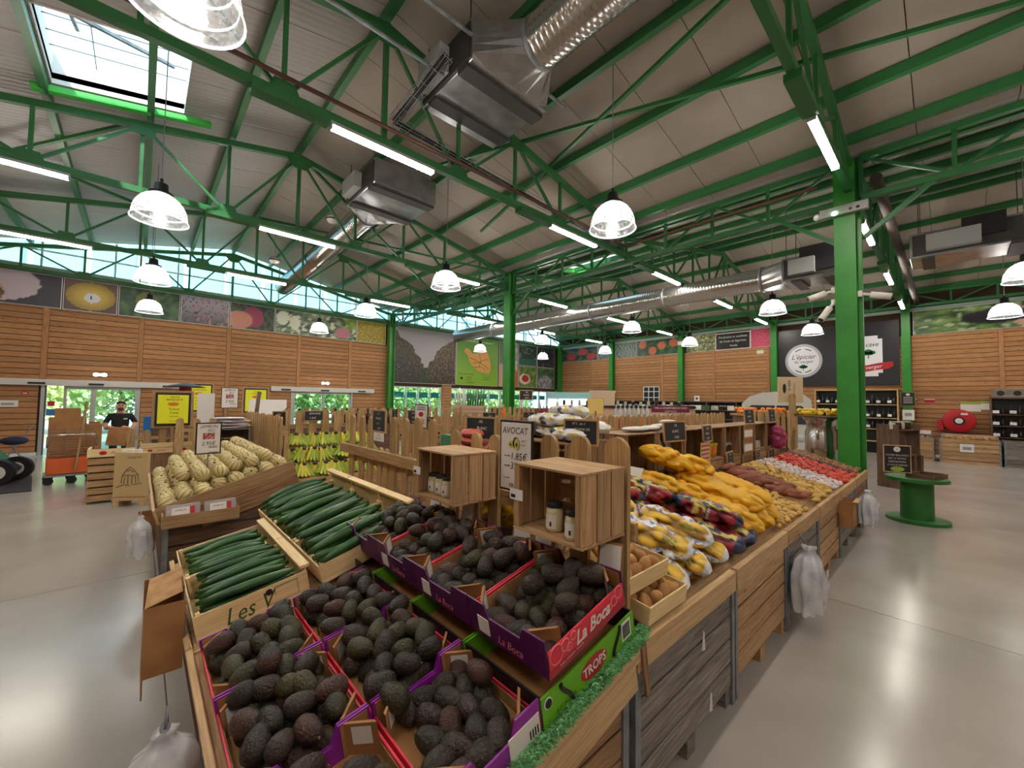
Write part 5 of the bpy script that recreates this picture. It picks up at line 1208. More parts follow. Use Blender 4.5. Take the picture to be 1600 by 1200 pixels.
# steel milk churn with a bowl of lemons
CHROME = P('churn_steel', rgb(190, 188, 186), .18, .95)
t = thing('milk_churn', 'tall polished steel churn before the big green column', 'churn', (9.55, 1.68, 0)); MB().lathe([(.001, 0), (.24, .0), (.25, .04), (.25, 1.1), (.255, 1.12), (.25, 1.14), (.25, 1.42), (.22, 1.5), (.24, 1.62), (.3, 1.7), (.29, 1.71), (.2, 1.6)], 28).obj('body', CHROME, t)
MB().lathe([(.256, .62), (.262, .64), (.256, .66)], 28).obj('band', CHROME, t)
for s in (-1, 1): MB().tube([(s*.25, 0, 1.3), (s*.32, 0, 1.33), (s*.32, 0, 1.45), (s*.25, 0, 1.48)], .015, 8).obj('handle', CHROME, t)
LEM = P('lemon_yellow', rgb(232, 196, 50), .4, c2=rgb(214, 176, 40), ns=6); ORG = P('orange_peel', rgb(236, 140, 40), .4, c2=rgb(226, 120, 30), ns=6)
lm = [lump((.048, .038, .038), LEM, i, .05, 10, 7, 'lemon') for i in range(2)]; orm = [lump((.042, .042, .04), ORG, i, .03, 10, 7, 'orange') for i in range(2)]
t = thing('fruit_tray', 'flat dark tray of lemons on top of the steel churn', 'tray', (9.55, 1.68, 1.712)); bb('base', DARKW, t, -.38, .38, -.34, .34, 0, .015)
for a in (-.34, .33): bb('edge', DARKW, t, -.38, .38, a, a+.012, .015, .06)
for i in range(36):
    x, y = 9.55-.33+.132*(i % 6), 1.68-.27+.108*(i//6); o = put('lemon', q.choice(lm), None, (x, y, 1.77+.055*(q.random() < .45)+q.random()*.01), (q.random(), q.random(), q.random()*6)); tag(o, 'yellow lemon in the tray on the steel churn, %s row, %s place' % (nth(i//6+1), nth(i % 6+1)), 'lemon', 'lemons on the churn')
# ---------------------------------------------------------------- stack with printed sacks behind the fence
for i, z in enumerate((0, .4, .8, 1.2)):
    wallcrate('open wooden crate in the stack under the printed sacks, %s from the floor' % ordn[i], 2.5, 3.1, 2.05, 2.95, z, z+.395, False, CRATE)
def f_sack(u, v, b):
    n = nz(u*9, v*7, 3)
    if n > .22: return (.84, .74, .3)
    if n < -.24: return (.2, .2, .24)
    return mixc((.78, .78, .8), (.9, .9, .92), b)  # greyer in the creases between bumps: shade painted into the sack colour
for i, (x, y, z, rz, s) in enumerate(((2.75, 2.25, 1.66, 1.2, 1), (2.85, 2.62, 1.66, 1.7, 1.05), (2.8, 2.45, 1.76, 1.4, 1), (3.0, 2.2, 1.7, 1.0, .8), (2.9, 2.38, 1.84, 1.5, .7))):
    bag('printed_sack', 'white sack with yellow and black print piled behind the price sign, %s' % ('bottom right', 'bottom left', 'middle', 'rightmost small', 'topmost')[i], 'sack', (x, y, z), (0, 0, rz), (.3*s, .19*s, .065), f_sack, 140+i, .06, .12, None, 'printed sacks')
chalkboard('large chalkboard leaning on the printed sacks right of the price sign', (2.62, 2.02, 1.58), -PI/2+.25, .3, .21, ('N°1  cat 1', 'POMME DE', 'TERRE', '1.95€'))
f_pot = f_white
for i, (y, z) in enumerate(((1.75, .98), (1.95, 1.0), (2.2, 1.05), (2.45, 1.02), (1.45, 1.0))):
    bag('potato_bag', 'yellow and white potato bag glimpsed between the fence pickets, %s' % ordn[i], 'potato bag', (2.02, y+.02, z+.12), (0, PI/2, .3*i), (.17, .1, .1), f_white, 160+i, group='bags glimpsed through the fence')
# ================================================================ melons, bananas and the left side
MA = math.atan(.3)
palox('dark weathered bulk crate under the melons', .22, 1.42, 5.32, 7.9, .72, DARKW, None, 4)
t = thing('display_tray', 'sloping wooden tray heaped with melons', 'tray', (.18, 5.3, .72), 0, None, (0, -MA, 0))
bb('deck', CRATE, t, 0, 1.25, .02, 2.6, 0, .015); bb('front_rail', PINE, t, -.025, 0, 0, 2.62, -.06, .09, .003); bb('side_board', CRATEL, t, .0, 1.27, 0, .022, -.02, .1, .003); bb('side_board', CRATEL, t, 0, 1.27, 2.6, 2.62, -.02, .1)
bb('riser', CRATE, t, .3, 1.27, .004, .02, -.25, -.022)
def melon_mat():
    m, nt, b = _new('melon_rind'); N, L = nt.nodes, nt.links; tc = N.new('ShaderNodeTexCoord'); sp = N.new('ShaderNodeSeparateXYZ'); L.new(tc.outputs['Object'], sp.inputs[0])
    at = N.new('ShaderNodeMath'); at.operation = 'ARCTAN2'; L.new(sp.outputs[1], at.inputs[0]); L.new(sp.outputs[0], at.inputs[1])
    mu = N.new('ShaderNodeMath'); mu.operation = 'MULTIPLY'; mu.inputs[1].default_value = 10; L.new(at.outputs[0], mu.inputs[0])
    co = N.new('ShaderNodeMath'); co.operation = 'COSINE'; L.new(mu.outputs[0], co.inputs[0])
    r = N.new('ShaderNodeValToRGB'); r.color_ramp.elements[0].position = .0; r.color_ramp.elements[1].position = .35; r.color_ramp.elements[0].color = (*rgb(214, 196, 142), 1); r.color_ramp.elements[1].color = (*rgb(206, 186, 130), 1)
    e = r.color_ramp.elements.new(.88); e.color = (*rgb(190, 170, 112), 1); e = r.color_ramp.elements.new(.97); e.color = (*rgb(104, 108, 66), 1); L.new(co.outputs[0], r.inputs[0])
    n = N.new('ShaderNodeTexNoise'); n.inputs['Scale'].default_value = 60; L.new(tc.outputs['Object'], n.inputs['Vector']); bp = N.new('ShaderNodeBump'); bp.inputs['Strength'].default_value = .4; bp.inputs['Distance'].default_value = .004; L.new(n.outputs['Fac'], bp.inputs['Height']); L.new(bp.outputs[0], b.inputs['Normal'])
    oi = N.new('ShaderNodeObjectInfo'); mr = N.new('ShaderNodeMapRange'); mr.inputs[3].default_value = .85; mr.inputs[4].default_value = 1.08; hs = N.new('ShaderNodeHueSaturation'); L.new(oi.outputs['Random'], mr.inputs[0]); L.new(mr.outputs[0], hs.inputs['Value']); L.new(r.outputs[0], hs.inputs['Color'])
    L.new(hs.outputs[0], b.inputs['Base Color']); b.inputs['Roughness'].default_value = .6; return m
MEL = melon_mat(); b = MB(); nu, nv = 40, 14; b.ell((0, 0, 0), (.08, .08, .074), nu, nv)
b.v = [(x*(1-.025*max(0, math.cos(10*math.atan2(y, x)))**6), y*(1-.025*max(0, math.cos(10*math.atan2(y, x)))**6), z) for x, y, z in b.v]; melm = b.mesh('melon', MEL)
melst = MB().lathe([(.014, .07), (.01, .082), (.001, .083)], 8).mesh('stem_scar', STEMM)
q = random.Random(77); MM = Matrix.Translation((.18, 5.3, .72)) @ Matrix.Rotation(-MA, 4, 'Y')
def melon(x, y, z, lb):
    o = put('melon', melm); o.matrix_world = MM @ Matrix.Translation((x, y, z)) @ Euler((q.uniform(.4, 1.5), q.uniform(-.5, .5), q.random()*6.3)).to_matrix().to_4x4() @ Matrix.Scale(q.uniform(.93, 1.06), 4)
    tag(o, lb, 'melon', 'ribbed melons'); s = put('stem_scar', melst, o)
for i in range(8):
    for j in range(15):
        melon(.1+.152*i, .12+.165*j+(.08 if i % 2 else 0), .09, 'ribbed beige melon, bottom layer, %s row from the front, %s from the right' % (nth(i+1), nth(j+1)))
for i in range(6):
    for j in range(13):
        if i < 1 and j < 3: continue
        melon(.3+.152*i, .24+.165*j+(.08 if i % 2 else 0), .21+.015*q.random(), 'ribbed beige melon, upper layer, %s row from the front, %s from the right' % (nth(i+1), nth(j+1)))
# ham packs in a small wooden box in front of the melons
t = thing('wooden_tray', 'small wooden box of ham packs in front of the melons', 'wooden tray', (.2, 5.08, .66)); l, w, h = .62, .2, .12
for y in (0, w-.01): bb('side_wall', CRATEL, t, 0, l, y, y+.01, 0, h if y == 0 else .1, .002)
for x in (0, l-.01): bb('end_wall', CRATEL, t, x, x+.01, .01, w-.01, 0, h)
bb('base', CRATEL, t, .01, l-.01, .01, w-.01, 0, .01)
CLEARP = P('clear_tray_plastic', rgb(206, 204, 214), .15, alpha=.45); 
def f_ham(u, v): return (.86, .8, .74) if nz(u*8, v*8, 2) > .22 else mixc((.58, .2, .2), (.74, .36, .34), nz(u*16, v*12)+.4)
for i in range(2):
    t = thing('ham_pack', 'clear pack of sliced ham with white label, %s' % ('left', 'right')[i], 'food pack', (.36+.3*i, 5.1, .675), 0, 'ham packs in front of the melons', (-.3, 0, 0))
    bb('plastic_shell', CLEARP, t, -.135, .135, 0, .04, 0, .2, .008); printed('ham_slices', t, .24, .15, 18, 12, f_ham, .012, 0, .09)
    lab = bb('label', OFFW, t, -.09, .05, -.006, -.001, .05, .17); text(t, 'JAMBON', .022, INK, -.02, .14, -.008); bb('label_print', RED, t, .05, .09, -.006, -.001, .1, .17)
    bb('label_code', INK, t, .015, .04, -.008, -.006, .06, .085)
def hamsign(label, loc, rz, w, h, st, tilt=0):
    t = pricesign('price_sign', label, loc, rz, w, h, BLACK, None, tilt); text(t, 'JAMBON', h*.13, INK, 0, h*.87, -.004, shear=.15, sx=.9); text(t, 'SEC', h*.12, INK, .02*w/.24, h*.74, -.004, shear=.15)
    e = put('photo', None, t, (0, -.003, h*.57)); printed('ham_photo', e, w*.45, h*.2, 10, 8, f_ham); text(t, '2.95€', h*.17, INK, 0, h*.33, -.004, shear=.1, sx=.9)
    for z in (.24, .2, .06): rod('small_print', INK, t, (0, -.003, h*z), (w*.35, -.003, h*z), h*.012)
    rod('stake', STEEL, t, (0, .006, -st), (0, .006, 0), .012); return t
hamsign('ham price sign in a black frame standing among the melons', (.62, 5.95, 1.25), .08, .25, .37, .4)
hamsign('ham price sign on a stake farther back above the packets', (1.55, 11.4, 1.66), .1, .34, .48, 1.66)
# picket divider, table crate with packets
def fence(label, p, n, step, w, z0, z1, rz, mat=PICKET, rails=(.3, .75)):
    """pickets along local x, facing local -y"""
    t = thing('picket_fence', label, 'fence', p, rz)
    for i in range(n): picket(t, i*step, 0, z0, w, z1-z0-.02*(i % 3 == 1), .022, mat, 0)
    for i in (0, n//2, n-1): bb('post', mat, t, i*step-.03, i*step+.03, .05, .11, 0, z0+(z1-z0)*.8)
    for f in rails: bb('rail', mat, t, -w/2, (n-1)*step+w/2, .025, .05, z0+(z1-z0)*f, z0+(z1-z0)*f+.07)
    return t
fence('picket divider between the melons and the bananas', (1.5, 9.0, 0), 17, .155, .09, .5, 1.67, -PI/2)
fence('tall picket fence behind the bananas', (1.72, 7.15, 0), 7, .2, .12, .5, 1.74, 0)
fence('low picket fence behind the fruit boxes by the entrance', (-.1, 11.6, 0), 8, .25, .13, .3, 1.22, 0)
fence('picket fence behind the packets table', (.6, 10.2, 0), 6, .26, .12, .4, 1.5, 0)
wallcrate('open wooden crate table beyond the melons carrying packets', .98, 1.46, 8.3, 8.8, .85, 1.38, False, GREYW, 'y'); palox('slatted crate under the packet table', .95, 1.47, 8.2, 8.85, .84, DARKW, None, 4)
PKT = P('lilac_paper_packet', rgb(196, 184, 196), .6, c2=rgb(226, 220, 224), ns=6, bump=.3, bs=8)
for i in range(7): bag('paper_packet', 'lilac-white paper packet in the pile on the crate table, %s from the top' % (ordn+['sixth', 'seventh'])[i], 'packet', (1.2+.05*(i % 3-1), 8.52+.04*(i % 2), 1.56-.027*i), (0, 0, .2*((i*7) % 5-2)), (.26-.02*(i < 2), .17, .016), None, 200+i, .06, .1, PKT, 'paper packets on the crate table', 18, 10)
# bananas
palox('slatted crate under the bananas', 1.58, 2.95, 6.32, 7.1, .62, CRATE, None, 4)
t = thing('banana_stand', 'stepped wooden stand holding the bananas', 'stand', (1.56, 6.3, .62)); bb('front_rail', CRATEL, t, 0, 1.4, -.02, .02, -.12, .16, .003)
for k in range(3): bb('step', BLACK, t, .02, 1.38, .02+.25*k, .27+.25*k, .0, .12+.2*k)
bm = _new('banana_skin'); BAN, nt, bb_ = bm; N, L = nt.nodes, nt.links
tc = N.new('ShaderNodeTexCoord'); n_ = N.new('ShaderNodeTexNoise'); n_.inputs['Scale'].default_value = 9; oi = N.new('ShaderNodeObjectInfo'); ad = N.new('ShaderNodeMath'); ad.operation = 'MULTIPLY_ADD'; ad.inputs[1].default_value = .55; L.new(oi.outputs['Random'], ad.inputs[0]); L.new(n_.outputs['Fac'], ad.inputs[2]); L.new(tc.outputs['Object'], n_.inputs['Vector'])
r = N.new('ShaderNodeValToRGB'); r.color_ramp.elements[0].position = .5; r.color_ramp.elements[1].position = .95; r.color_ramp.elements[0].color = (*rgb(240, 206, 70), 1); r.color_ramp.elements[1].color = (*rgb(150, 172, 56), 1); L.new(ad.outputs[0], r.inputs[0]); L.new(r.outputs[0], bb_.inputs['Base Color']); bb_.inputs['Roughness'].default_value = .45
def banmesh():
    pts, rs = [], []
    for i in range(11):
        a = -.15+1.5*i/10; pts.append((.11*math.cos(a)-.11, 0, -.11*math.sin(a)*1.25)); rs.append((.006, .009, .016, .0195, .021, .0215, .0205, .019, .015, .009, .004)[i])
    return MB().tube(pts, rs, 7).mesh('banana', BAN)
banm = banmesh(); BTIP = P('banana_crown', rgb(70, 60, 36), .7); crm = MB().ell((0, 0, .012), (.03, .022, .02), 8, 6).mesh('crown', BTIP)
hp = None
for row in range(3):
    for i in range(9):
        loc = (1.66+.148*i+.05*(row % 2), 6.42+.235*row, .95+.2*row); lb = 'hand of yellow-green bananas in the %s row, %s from the left' % (('front', 'middle', 'back')[row], (ordn+['sixth', 'seventh', 'eighth', 'ninth'])[i])
        if hp is None:
            hp = thing('banana_hand', lb, 'bananas', loc, 0, 'hands of bananas')
            for k in range(6):
                a = (k-2.5)*.3; o = put('banana', banm, hp, (.018*(k-2.5), .0, .0), None); o.rotation_euler = (0, 0, -PI/2+a*.9+PI); o.rotation_euler.rotate_axis('Y', .25)
            put('crown', crm, hp); o = hp
        else: o = copytree(hp, None, lb, loc)
        o.rotation_euler = (q.uniform(-.1, .5), q.uniform(-.25, .25), q.uniform(-.5, .5)); o.scale = (1.35,)*3
chalkboard('chalkboard on the fence above the bananas, wide', (2.12, 7.11, 1.55), 0, .3, .17, ('BANANE', '1.95€'))
chalkboard('chalkboard on the fence beside the bananas, narrow', (1.57, 6.9, 1.5), -.9, .24, .22, ('BIO', 'cat 1', '2.20€'))
bagroll('plastic bag bundle hanging at the left corner of the melons', (.05, 5.3, .6), .9, .7, 0, 9)
t = thing('hanging_carton', 'brown carton hanging at the left corner of the melon crate', 'carton', (.03, 5.4, .4)); bb('front', CARD, t, 0, .006, 0, .3, 0, .35); bb('side', CARD, t, 0, .14, -.006, 0, .0, .33); bb('side', CARD, t, 0, .14, .3, .306, 0, .33)
# ---------------------------------------------------------------- entrance: slatted boxes, poster stand, trolley, mat
t = thing('slatted_crate', 'pale stacked slatted crate with a printed top board near the entrance', 'crate', (-.62, 10.3, 0))
for k in range(6): bb('front_slat', CRATEL, t, 0, .42, -.01, .012, .04+.13*k, .04+.13*k+.1); bb('end_slat', CRATEL, t, -.01, .01, .014, .55, .04+.13*k, .14+.13*k)
bb('inside', DARKW, t, .02, .4, .02, .54, .03, .82); bb('top_board', PINEY, t, -.02, .6, -.02, .01, .82, .96); bb('top_board', PINEY, t, -.02, .01, .01, .57, .82, .96)
e = disc(t, 'printed_fruit', RED, .18, .89, .05, .035, -.0205); text(t, 'Fruits', .07, RED, .36, .89, -.022, shear=.3)
t = thing('poster_stand', 'tan board with a line drawing of a fruit basket on a small pallet', 'stand', (-.28, 9.85, 0), -.55)
bb('board', P('tan_board', rgb(206, 178, 128), .7), t, 0, .5, 0, .08, .16, .93, .004)
for x in (.02, .4): bb('pallet_foot', PINE, t, x, x+.09, -.02, .3, 0, .1)
bb('pallet_deck', PINE, t, 0, .5, -.02, .3, .1, .15)
for pts in (((.12, .4), (.13, .52), (.2, .54), (.3, .53), (.37, .55), (.38, .42)), ((.13, .52), (.18, .62), (.25, .68), (.31, .62), (.37, .54)), ((.16, .4), (.17, .5)), ((.22, .38), (.22, .52)), ((.28, .38), (.28, .52)), ((.34, .4), (.33, .52)), ((.05, .33), (.15, .37), (.25, .36)), ((.3, .37), (.42, .4)), ((.2, .6), (.25, .63), (.3, .59))):
    MB().tube([(x, -.003, z) for x, z in pts], .005, 4).obj('drawn_line', INK, t)
text(t, 'CAGETTE', .05, INK, .3, .84, -.004)
for i in range(3): bb('paper_roll', WHITE, t, .04+.1*i, .12+.1*i, .09, .17, .86, .97)
for i in range(3):
    t = thing('fruit_box', 'pale wooden fruit box by the entrance behind the melons, %s' % ordn[i], 'wooden box', (.05+.52*i, 10.6, .0), 0, 'pale fruit boxes by the entrance')
    bb('body', CRATE, t, .02, .46, .02, .5, 0, .8); bb('front_board', PINEY, t, 0, .48, -.01, .01, .8, .9); bb('front_board', PINEY, t, 0, .48, -.01, .01, .91, 1.0); bb('side_board', PINEY, t, 0, .01, .01, .5, .8, 1.0); disc(t, 'printed_fruit', RED, .14, .855, .035, .025, -.0105); text(t, 'Soleil', .06, RED, .3, .855, -.012, shear=.3)
# yellow posters on stands
YEL = P('poster_yellow', rgb(226, 226, 30), .5)
def yposter(label, loc, w, h, rz=0, board=True):
    t = thing('yellow_poster', label, 'poster', loc, rz, 'yellow posters'); bb('frame', BLACK, t, -w/2, w/2, 0, .02, 0, h); bb('sheet', YEL, t, -w/2+.04, w/2-.04, -.003, 0, .05, h-.05)
    for s, z, k in (('VENTE', .86, .07), ('IMMEDIATE', .78, .07), ('9 pièces', .5, .07), ('7.90€', .38, .08), ('le plateau', .28, .05), ('au verger', .14, .05)): text(t, s, h*k*1.1, INK, .02, h*z, -.005)
    disc(t, 'printed_fruit', P('poster_orange', rgb(206, 110, 30), .6) if 'poster_orange' not in MATS else MATS['poster_orange'], 0, h*.65, w*.16, h*.05, -.004)
    if board: bb('backing_board', CRATEL, t, -w/2-.05, w/2+.05, .022, .035, -.04, h+.04); rod('post', CRATE, t, (0, .05, -loc[2]), (0, .05, h*.3), .05)
    return t
yposter('large yellow poster with black frame on a board near the entrance', (.55, 11.5, 1.28), .6, .72)
yposter('yellow poster farther back on the left timber wall, middle one', (1.5, 17.6, 1.4), .75, .95)
yposter('yellow poster partly hidden by a silver post, rightmost one', (3.2, 17.6, 1.35), .75, .9)
tag(bb('white_board', OFFW, None, .98, 1.3, 11.7, 11.72, 1.05, 2.0), 'white blank board standing behind the large yellow poster', 'board'); tag(bb('white_board', OFFW, None, 2.75, 3.9, 16.2, 16.23, 1.3, 1.85), 'white blank board behind the packets near the second door', 'board')
tag(rod('silver_post', CHROME, None, (1.78, 10.4, 0), (1.95, 10.4, 2.05), .07), 'tall slim leaning silver post behind the packets', 'post')
for x in (1.14, 3.3): tag(rod('board_stand', CRATE, None, (x, 11.75 if x < 2 else 16.26, 0), (x, 11.75 if x < 2 else 16.26, 1.4), .05), 'wooden post behind the blank white board %s' % ('near the poster' if x < 2 else 'near the second door'), 'post')
# entrance mat
tag(MB().add([(-4.2, 12.4, .004), (-1.5, 12.35, .004), (-1.75, 14.4, .004), (-2.35, 17.6, .004), (-4.2, 17.6, .004), (-4.2, 12.4, .016), (-1.5, 12.35, .016), (-1.75, 14.4, .016), (-2.35, 17.6, .016), (-4.2, 17.6, .016)], [(0, 1, 2, 3, 4), (9, 8, 7, 6, 5), (0, 5, 6, 1), (1, 6, 7, 2), (2, 7, 8, 3), (3, 8, 9, 4), (4, 9, 5, 0)]).obj('entrance_mat', P('mat_charcoal', rgb(52, 52, 56), .95, c2=rgb(42, 42, 46), ns=60)), 'dark grey entrance mat before the left sliding door', 'mat')
# ride-on machine cut by the left edge
DGRN = P('machine_green', rgb(24, 92, 62), .35); RUB = P('rubber_black', rgb(28, 28, 30), .7)
t = thing('ride_on_machine', 'dark green and black wheeled machine on the entrance mat at the left edge', 'machine', (-2.5, 13.9, .016), -.25)
MB().prism([(-.9, .25), (.55, .22), (.6, .3), (.35, .5), (.05, .75), (-.3, .82), (-.9, .82)], .55).obj('body', BLACK, t, (0, -.28, 0)); MB().prism([(-.9, .8), (-.28, .8), (.08, .76), (.36, .52), (.42, .5), (.1, .86), (-.25, .95), (-.9, .95)], .5).obj('hood', DGRN, t, (0, -.25, 0))
bb('side_panel', GREYP, t, -.6, .4, -.3, -.285, .3, .45); MB().prism([(-.5, .95), (-.2, .95), (-.3, 1.3), (-.45, 1.4), (-.6, 1.3)], .4).obj('windscreen', PANE, t, (0, -.2, 0))
for x, r in ((.48, .26), (-.55, .28)):
    for y in (-.38, .28): w = MB().tube([(x, y, r), (x, y+.12, r)], r, 20).obj('wheel', RUB, t); MB().tube([(x, y-.005, r), (x, y+.125, r)], r*.55, 14).obj('hub', OFFW, w)
t = thing('folded_pushchair', 'dark blue folded seat with a thin handle by the wall beside the entrance', 'pushchair', (-2.55, 17.9, .0)); bag_ = MB().ell((0, 0, .6), (.28, .2, .12), 14, 8).obj('seat', P('navy_fabric', rgb(34, 40, 70), .8), t); rod('leg', STEEL, t, (-.2, 0, 0), (.1, 0, .55), .03); rod('leg', STEEL, t, (.22, 0, 0), (-.1, 0, .55), .03); rod('handle', STEEL, t, (.1, 0, .6), (.35, 0, 1.05), .025)
for x, z, w, h, m_, lb in ((-2.95, 1.62, .42, .2, OFFW, 'white paper notice on the timber wall left of the entrance'), (-2.62, 1.95, .15, .1, RED, 'small red fire notice on the timber wall left of the entrance')): t = thing('wall_notice', lb, 'notice', (x, YW-.03, z)); bb('sheet', m_, t, -w/2, w/2, -.008, 0, -h/2, h/2); bb('print', WHITE if m_ is RED else GREYP, t, -w*.3, w*.3, -.01, -.008, -h*.2, h*.1)
# trolley with wire cage and flattened cartons
ORGM = P('trolley_orange', rgb(206, 92, 40), .45)
t = thing('wire_trolley', 'orange based wire cage trolley loaded with brown cartons by the entrance', 'trolley', (-1.07, 13.25, 0), .12)
bb('base_panel', ORGM, t, -.36, .36, -.3, .3, .22, .55, .01); bb('deck', STEEL, t, -.4, .4, -.34, .34, .17, .21)
for z in [.62+.055*i for i in range(11)]: rod('wire', CHROME, t, (-.33, -.3, z), (.33, -.3, z), .012)
for x in (-.33, -.11, .11, .33): rod('wire', CHROME, t, (x, -.3, .55), (x, -.3, 1.22), .012)
MB().tube([(-.36, -.32, .8), (-.36, -.36, 1.02), (-.3, -.38, 1.06), (.3, -.38, 1.06), (.36, -.36, 1.02), (.36, -.32, .8)], .018, 8).obj('handle', CHROME, t)
for x in (-.32, 0.02, .32):
    for y in (-.26, .26): w = MB().tube([(x, y-.02, .08), (x, y+.02, .08)], .08, 14).obj('castor', RUB, t); rod('castor_fork', STEEL, t, (x, y, .08), (x, y, .18), .03)
for i, (a, c, z0, z1, y) in enumerate(((-.36, .2, 1.0, 1.42, .0), (-.3, .45, .8, 1.25, .12), (-.28, .1, 1.42, 1.62, .02))):
    tag(bb('flat_carton', CARD, None, -1.07+a, -1.07+c, 13.25+y, 13.3+y+.14, z0 if i == 2 else .56, z1), 'brown carton standing in the wire trolley, %s' % ('left', 'right and wider', 'top')[i], 'carton', 'cartons in the trolley')
tag(rod('broom_handle', CRATEL, None, (-.98, 12.93, .3), (-.85, 13.0, 1.78), .035), 'wooden plank leaning upright on the trolley', 'plank')
tag(bb('carton_wall', CARD, None, -.85, -.66, 13.62, 13.75, .0, 1.3), 'upright brown cardboard panel between the trolley and the man', 'carton')
tag(MB().box(-.17, .17, -.12, .12, 0, .42, Matrix.Rotation(.12, 4, 'Y')).obj('held_carton', CARD, None, (-.38, 13.46, .74)), 'brown carton with hand holes held by the man', 'carton')
# the man
SKIN = P('skin', rgb(206, 150, 122), .55); SHIRT = P('black_polo', rgb(24, 25, 28), .8); TROU = P('dark_trousers', rgb(40, 42, 50), .8); HAIR = P('short_dark_hair', rgb(84, 62, 48), .8)
def skinned(name, pts, edges, radii, mat, parent=None, sub=2, root=0):
    me = bpy.data.meshes.new(name); me.from_pydata(pts, edges, []); o = put(name, me, parent); me.materials.append(mat)
    md = o.modifiers.new('skin', 'SKIN'); md.use_smooth_shade = True
    for i, r in enumerate(radii): me.skin_vertices[0].data[i].radius = r if isinstance(r, tuple) else (r, r); me.skin_vertices[0].data[i].use_root = (i == root)
    s = o.modifiers.new('sub', 'SUBSURF'); s.levels = s.render_levels = sub; return o
man = thing('person', 'man in a black polo shirt holding a carton by the entrance', 'person', (-.33, 14.0, 0))
def bake(o):
    dg = bpy.context.evaluated_depsgraph_get(); ev = o.evaluated_get(dg); me = bpy.data.meshes.new_from_object(ev); o.modifiers.clear(); o.data = me; return o
body = [(0, 0, .93), (0, 0, 1.08), (0, .01, 1.25), (0, .01, 1.38), (0, 0, 1.47), (0, -.02, 1.56), (0, -.035, 1.66), (0, -.02, 1.73),
        (-.18, .01, 1.42), (-.27, 0, 1.22), (-.23, -.24, 1.12), (-.17, -.42, 1.16), (.18, .01, 1.42), (.29, 0, 1.22), (.22, -.22, 1.1), (.1, -.42, 1.15),
        (-.1, 0, .88), (-.11, -.01, .48), (-.12, .02, .09), (-.13, -.14, .05), (.1, 0, .88), (.12, -.01, .48), (.13, .02, .09), (.15, -.14, .05)]
ed = [(0, 1), (1, 2), (2, 3), (3, 4), (4, 5), (5, 6), (6, 7), (3, 8), (8, 9), (9, 10), (10, 11), (3, 12), (12, 13), (13, 14), (14, 15), (0, 16), (16, 17), (17, 18), (18, 19), (0, 20), (20, 21), (21, 22), (22, 23)]
ra = [(.17, .13), (.16, .12), (.18, .12), (.17, .1), (.075, .07), (.075, .08), (.082, .1), (.06, .075), .075, .055, .045, .036, .075, .055, .045, .036, .095, .07, .045, .05, .095, .07, .045, .05]
bo = skinned('body', body, ed, ra, SHIRT, man); bake(bo)
for m_ in (SKIN, TROU, RUB): bo.data.materials.append(m_)
for p in bo.data.polygons:
    c = p.center; p.use_smooth = True
    if c.z > 1.475 or (c.z > 1.0 and (c.y < -.17 or (abs(c.x) > .2 and c.z < 1.26))): p.material_index = 1
    elif c.z < .1: p.material_index = 3
    elif c.z < .95: p.material_index = 2
hr = MB().ell((0, -.015, 1.7), (.088, .1, .09), 16, 10).obj('hair', HAIR, man); hr.data.transform(Matrix.Identity(4))
bmh = bmesh.new(); bmh.from_mesh(hr.data); bmesh.ops.delete(bmh, geom=[v for v in bmh.verts if v.co.z < 1.68 or (v.co.y < -.07 and v.co.z < 1.74)], context='VERTS'); bmh.to_mesh(hr.data); bmh.free()
MB().ell((0, -.105, 1.585), (.06, .045, .045), 12, 8).obj('beard', HAIR, man)
fc = put('face', None, man, (0, -.125, 1.655))
for s in (-1, 1): MB().ell((s*.032, 0, .012), (.013, .008, .008), 8, 6).obj('eye', INK, fc); MB().ell((s*.085, .105, -.01), (.012, .022, .03), 8, 6).obj('ear', SKIN, fc); rod('eyebrow', HAIR, fc, (s*.018, -.006, .034), (s*.05, .006, .034), .008)
MB().prism([(-.014, -.03), (.014, -.03), (0, .02)], .03).obj('nose', SKIN, fc, (0, -.018, 0)); rod('mouth', P('lips', rgb(150, 84, 76), .6), fc, (-.02, -.006, -.055), (.02, -.006, -.055), .008)
bb('shirt_logo', P('logo_green', rgb(190, 220, 190), .6), man, .06, .13, -.135, -.12, 1.33, 1.36)
for s, (bx_, by_, bz_) in ((-1, (-.17, -.42, 1.16)), (1, (.1, -.42, 1.15))):
    hd = MB().ell((bx_+s*-.02, by_-.05, bz_+.02), (.038, .05, .024), 10, 8).obj('hand', SKIN, man)
    for k in range(4): MB().tube([(bx_-.045+.02*k, by_-.085, bz_+.03), (bx_-.047+.02*k, by_-.115+.004*abs(k-1.5), bz_+.018), (bx_-.047+.02*k, by_-.118, bz_-.012+.004*k)], [.01, .0095, .008], 6).obj('finger', SKIN, hd)
    MB().tube([(bx_-s*.035, by_-.03, bz_+.02), (bx_-s*.06, by_-.06, bz_+.015), (bx_-s*.062, by_-.085, bz_+.0)], [.012, .011, .009], 6).obj('thumb', SKIN, hd)
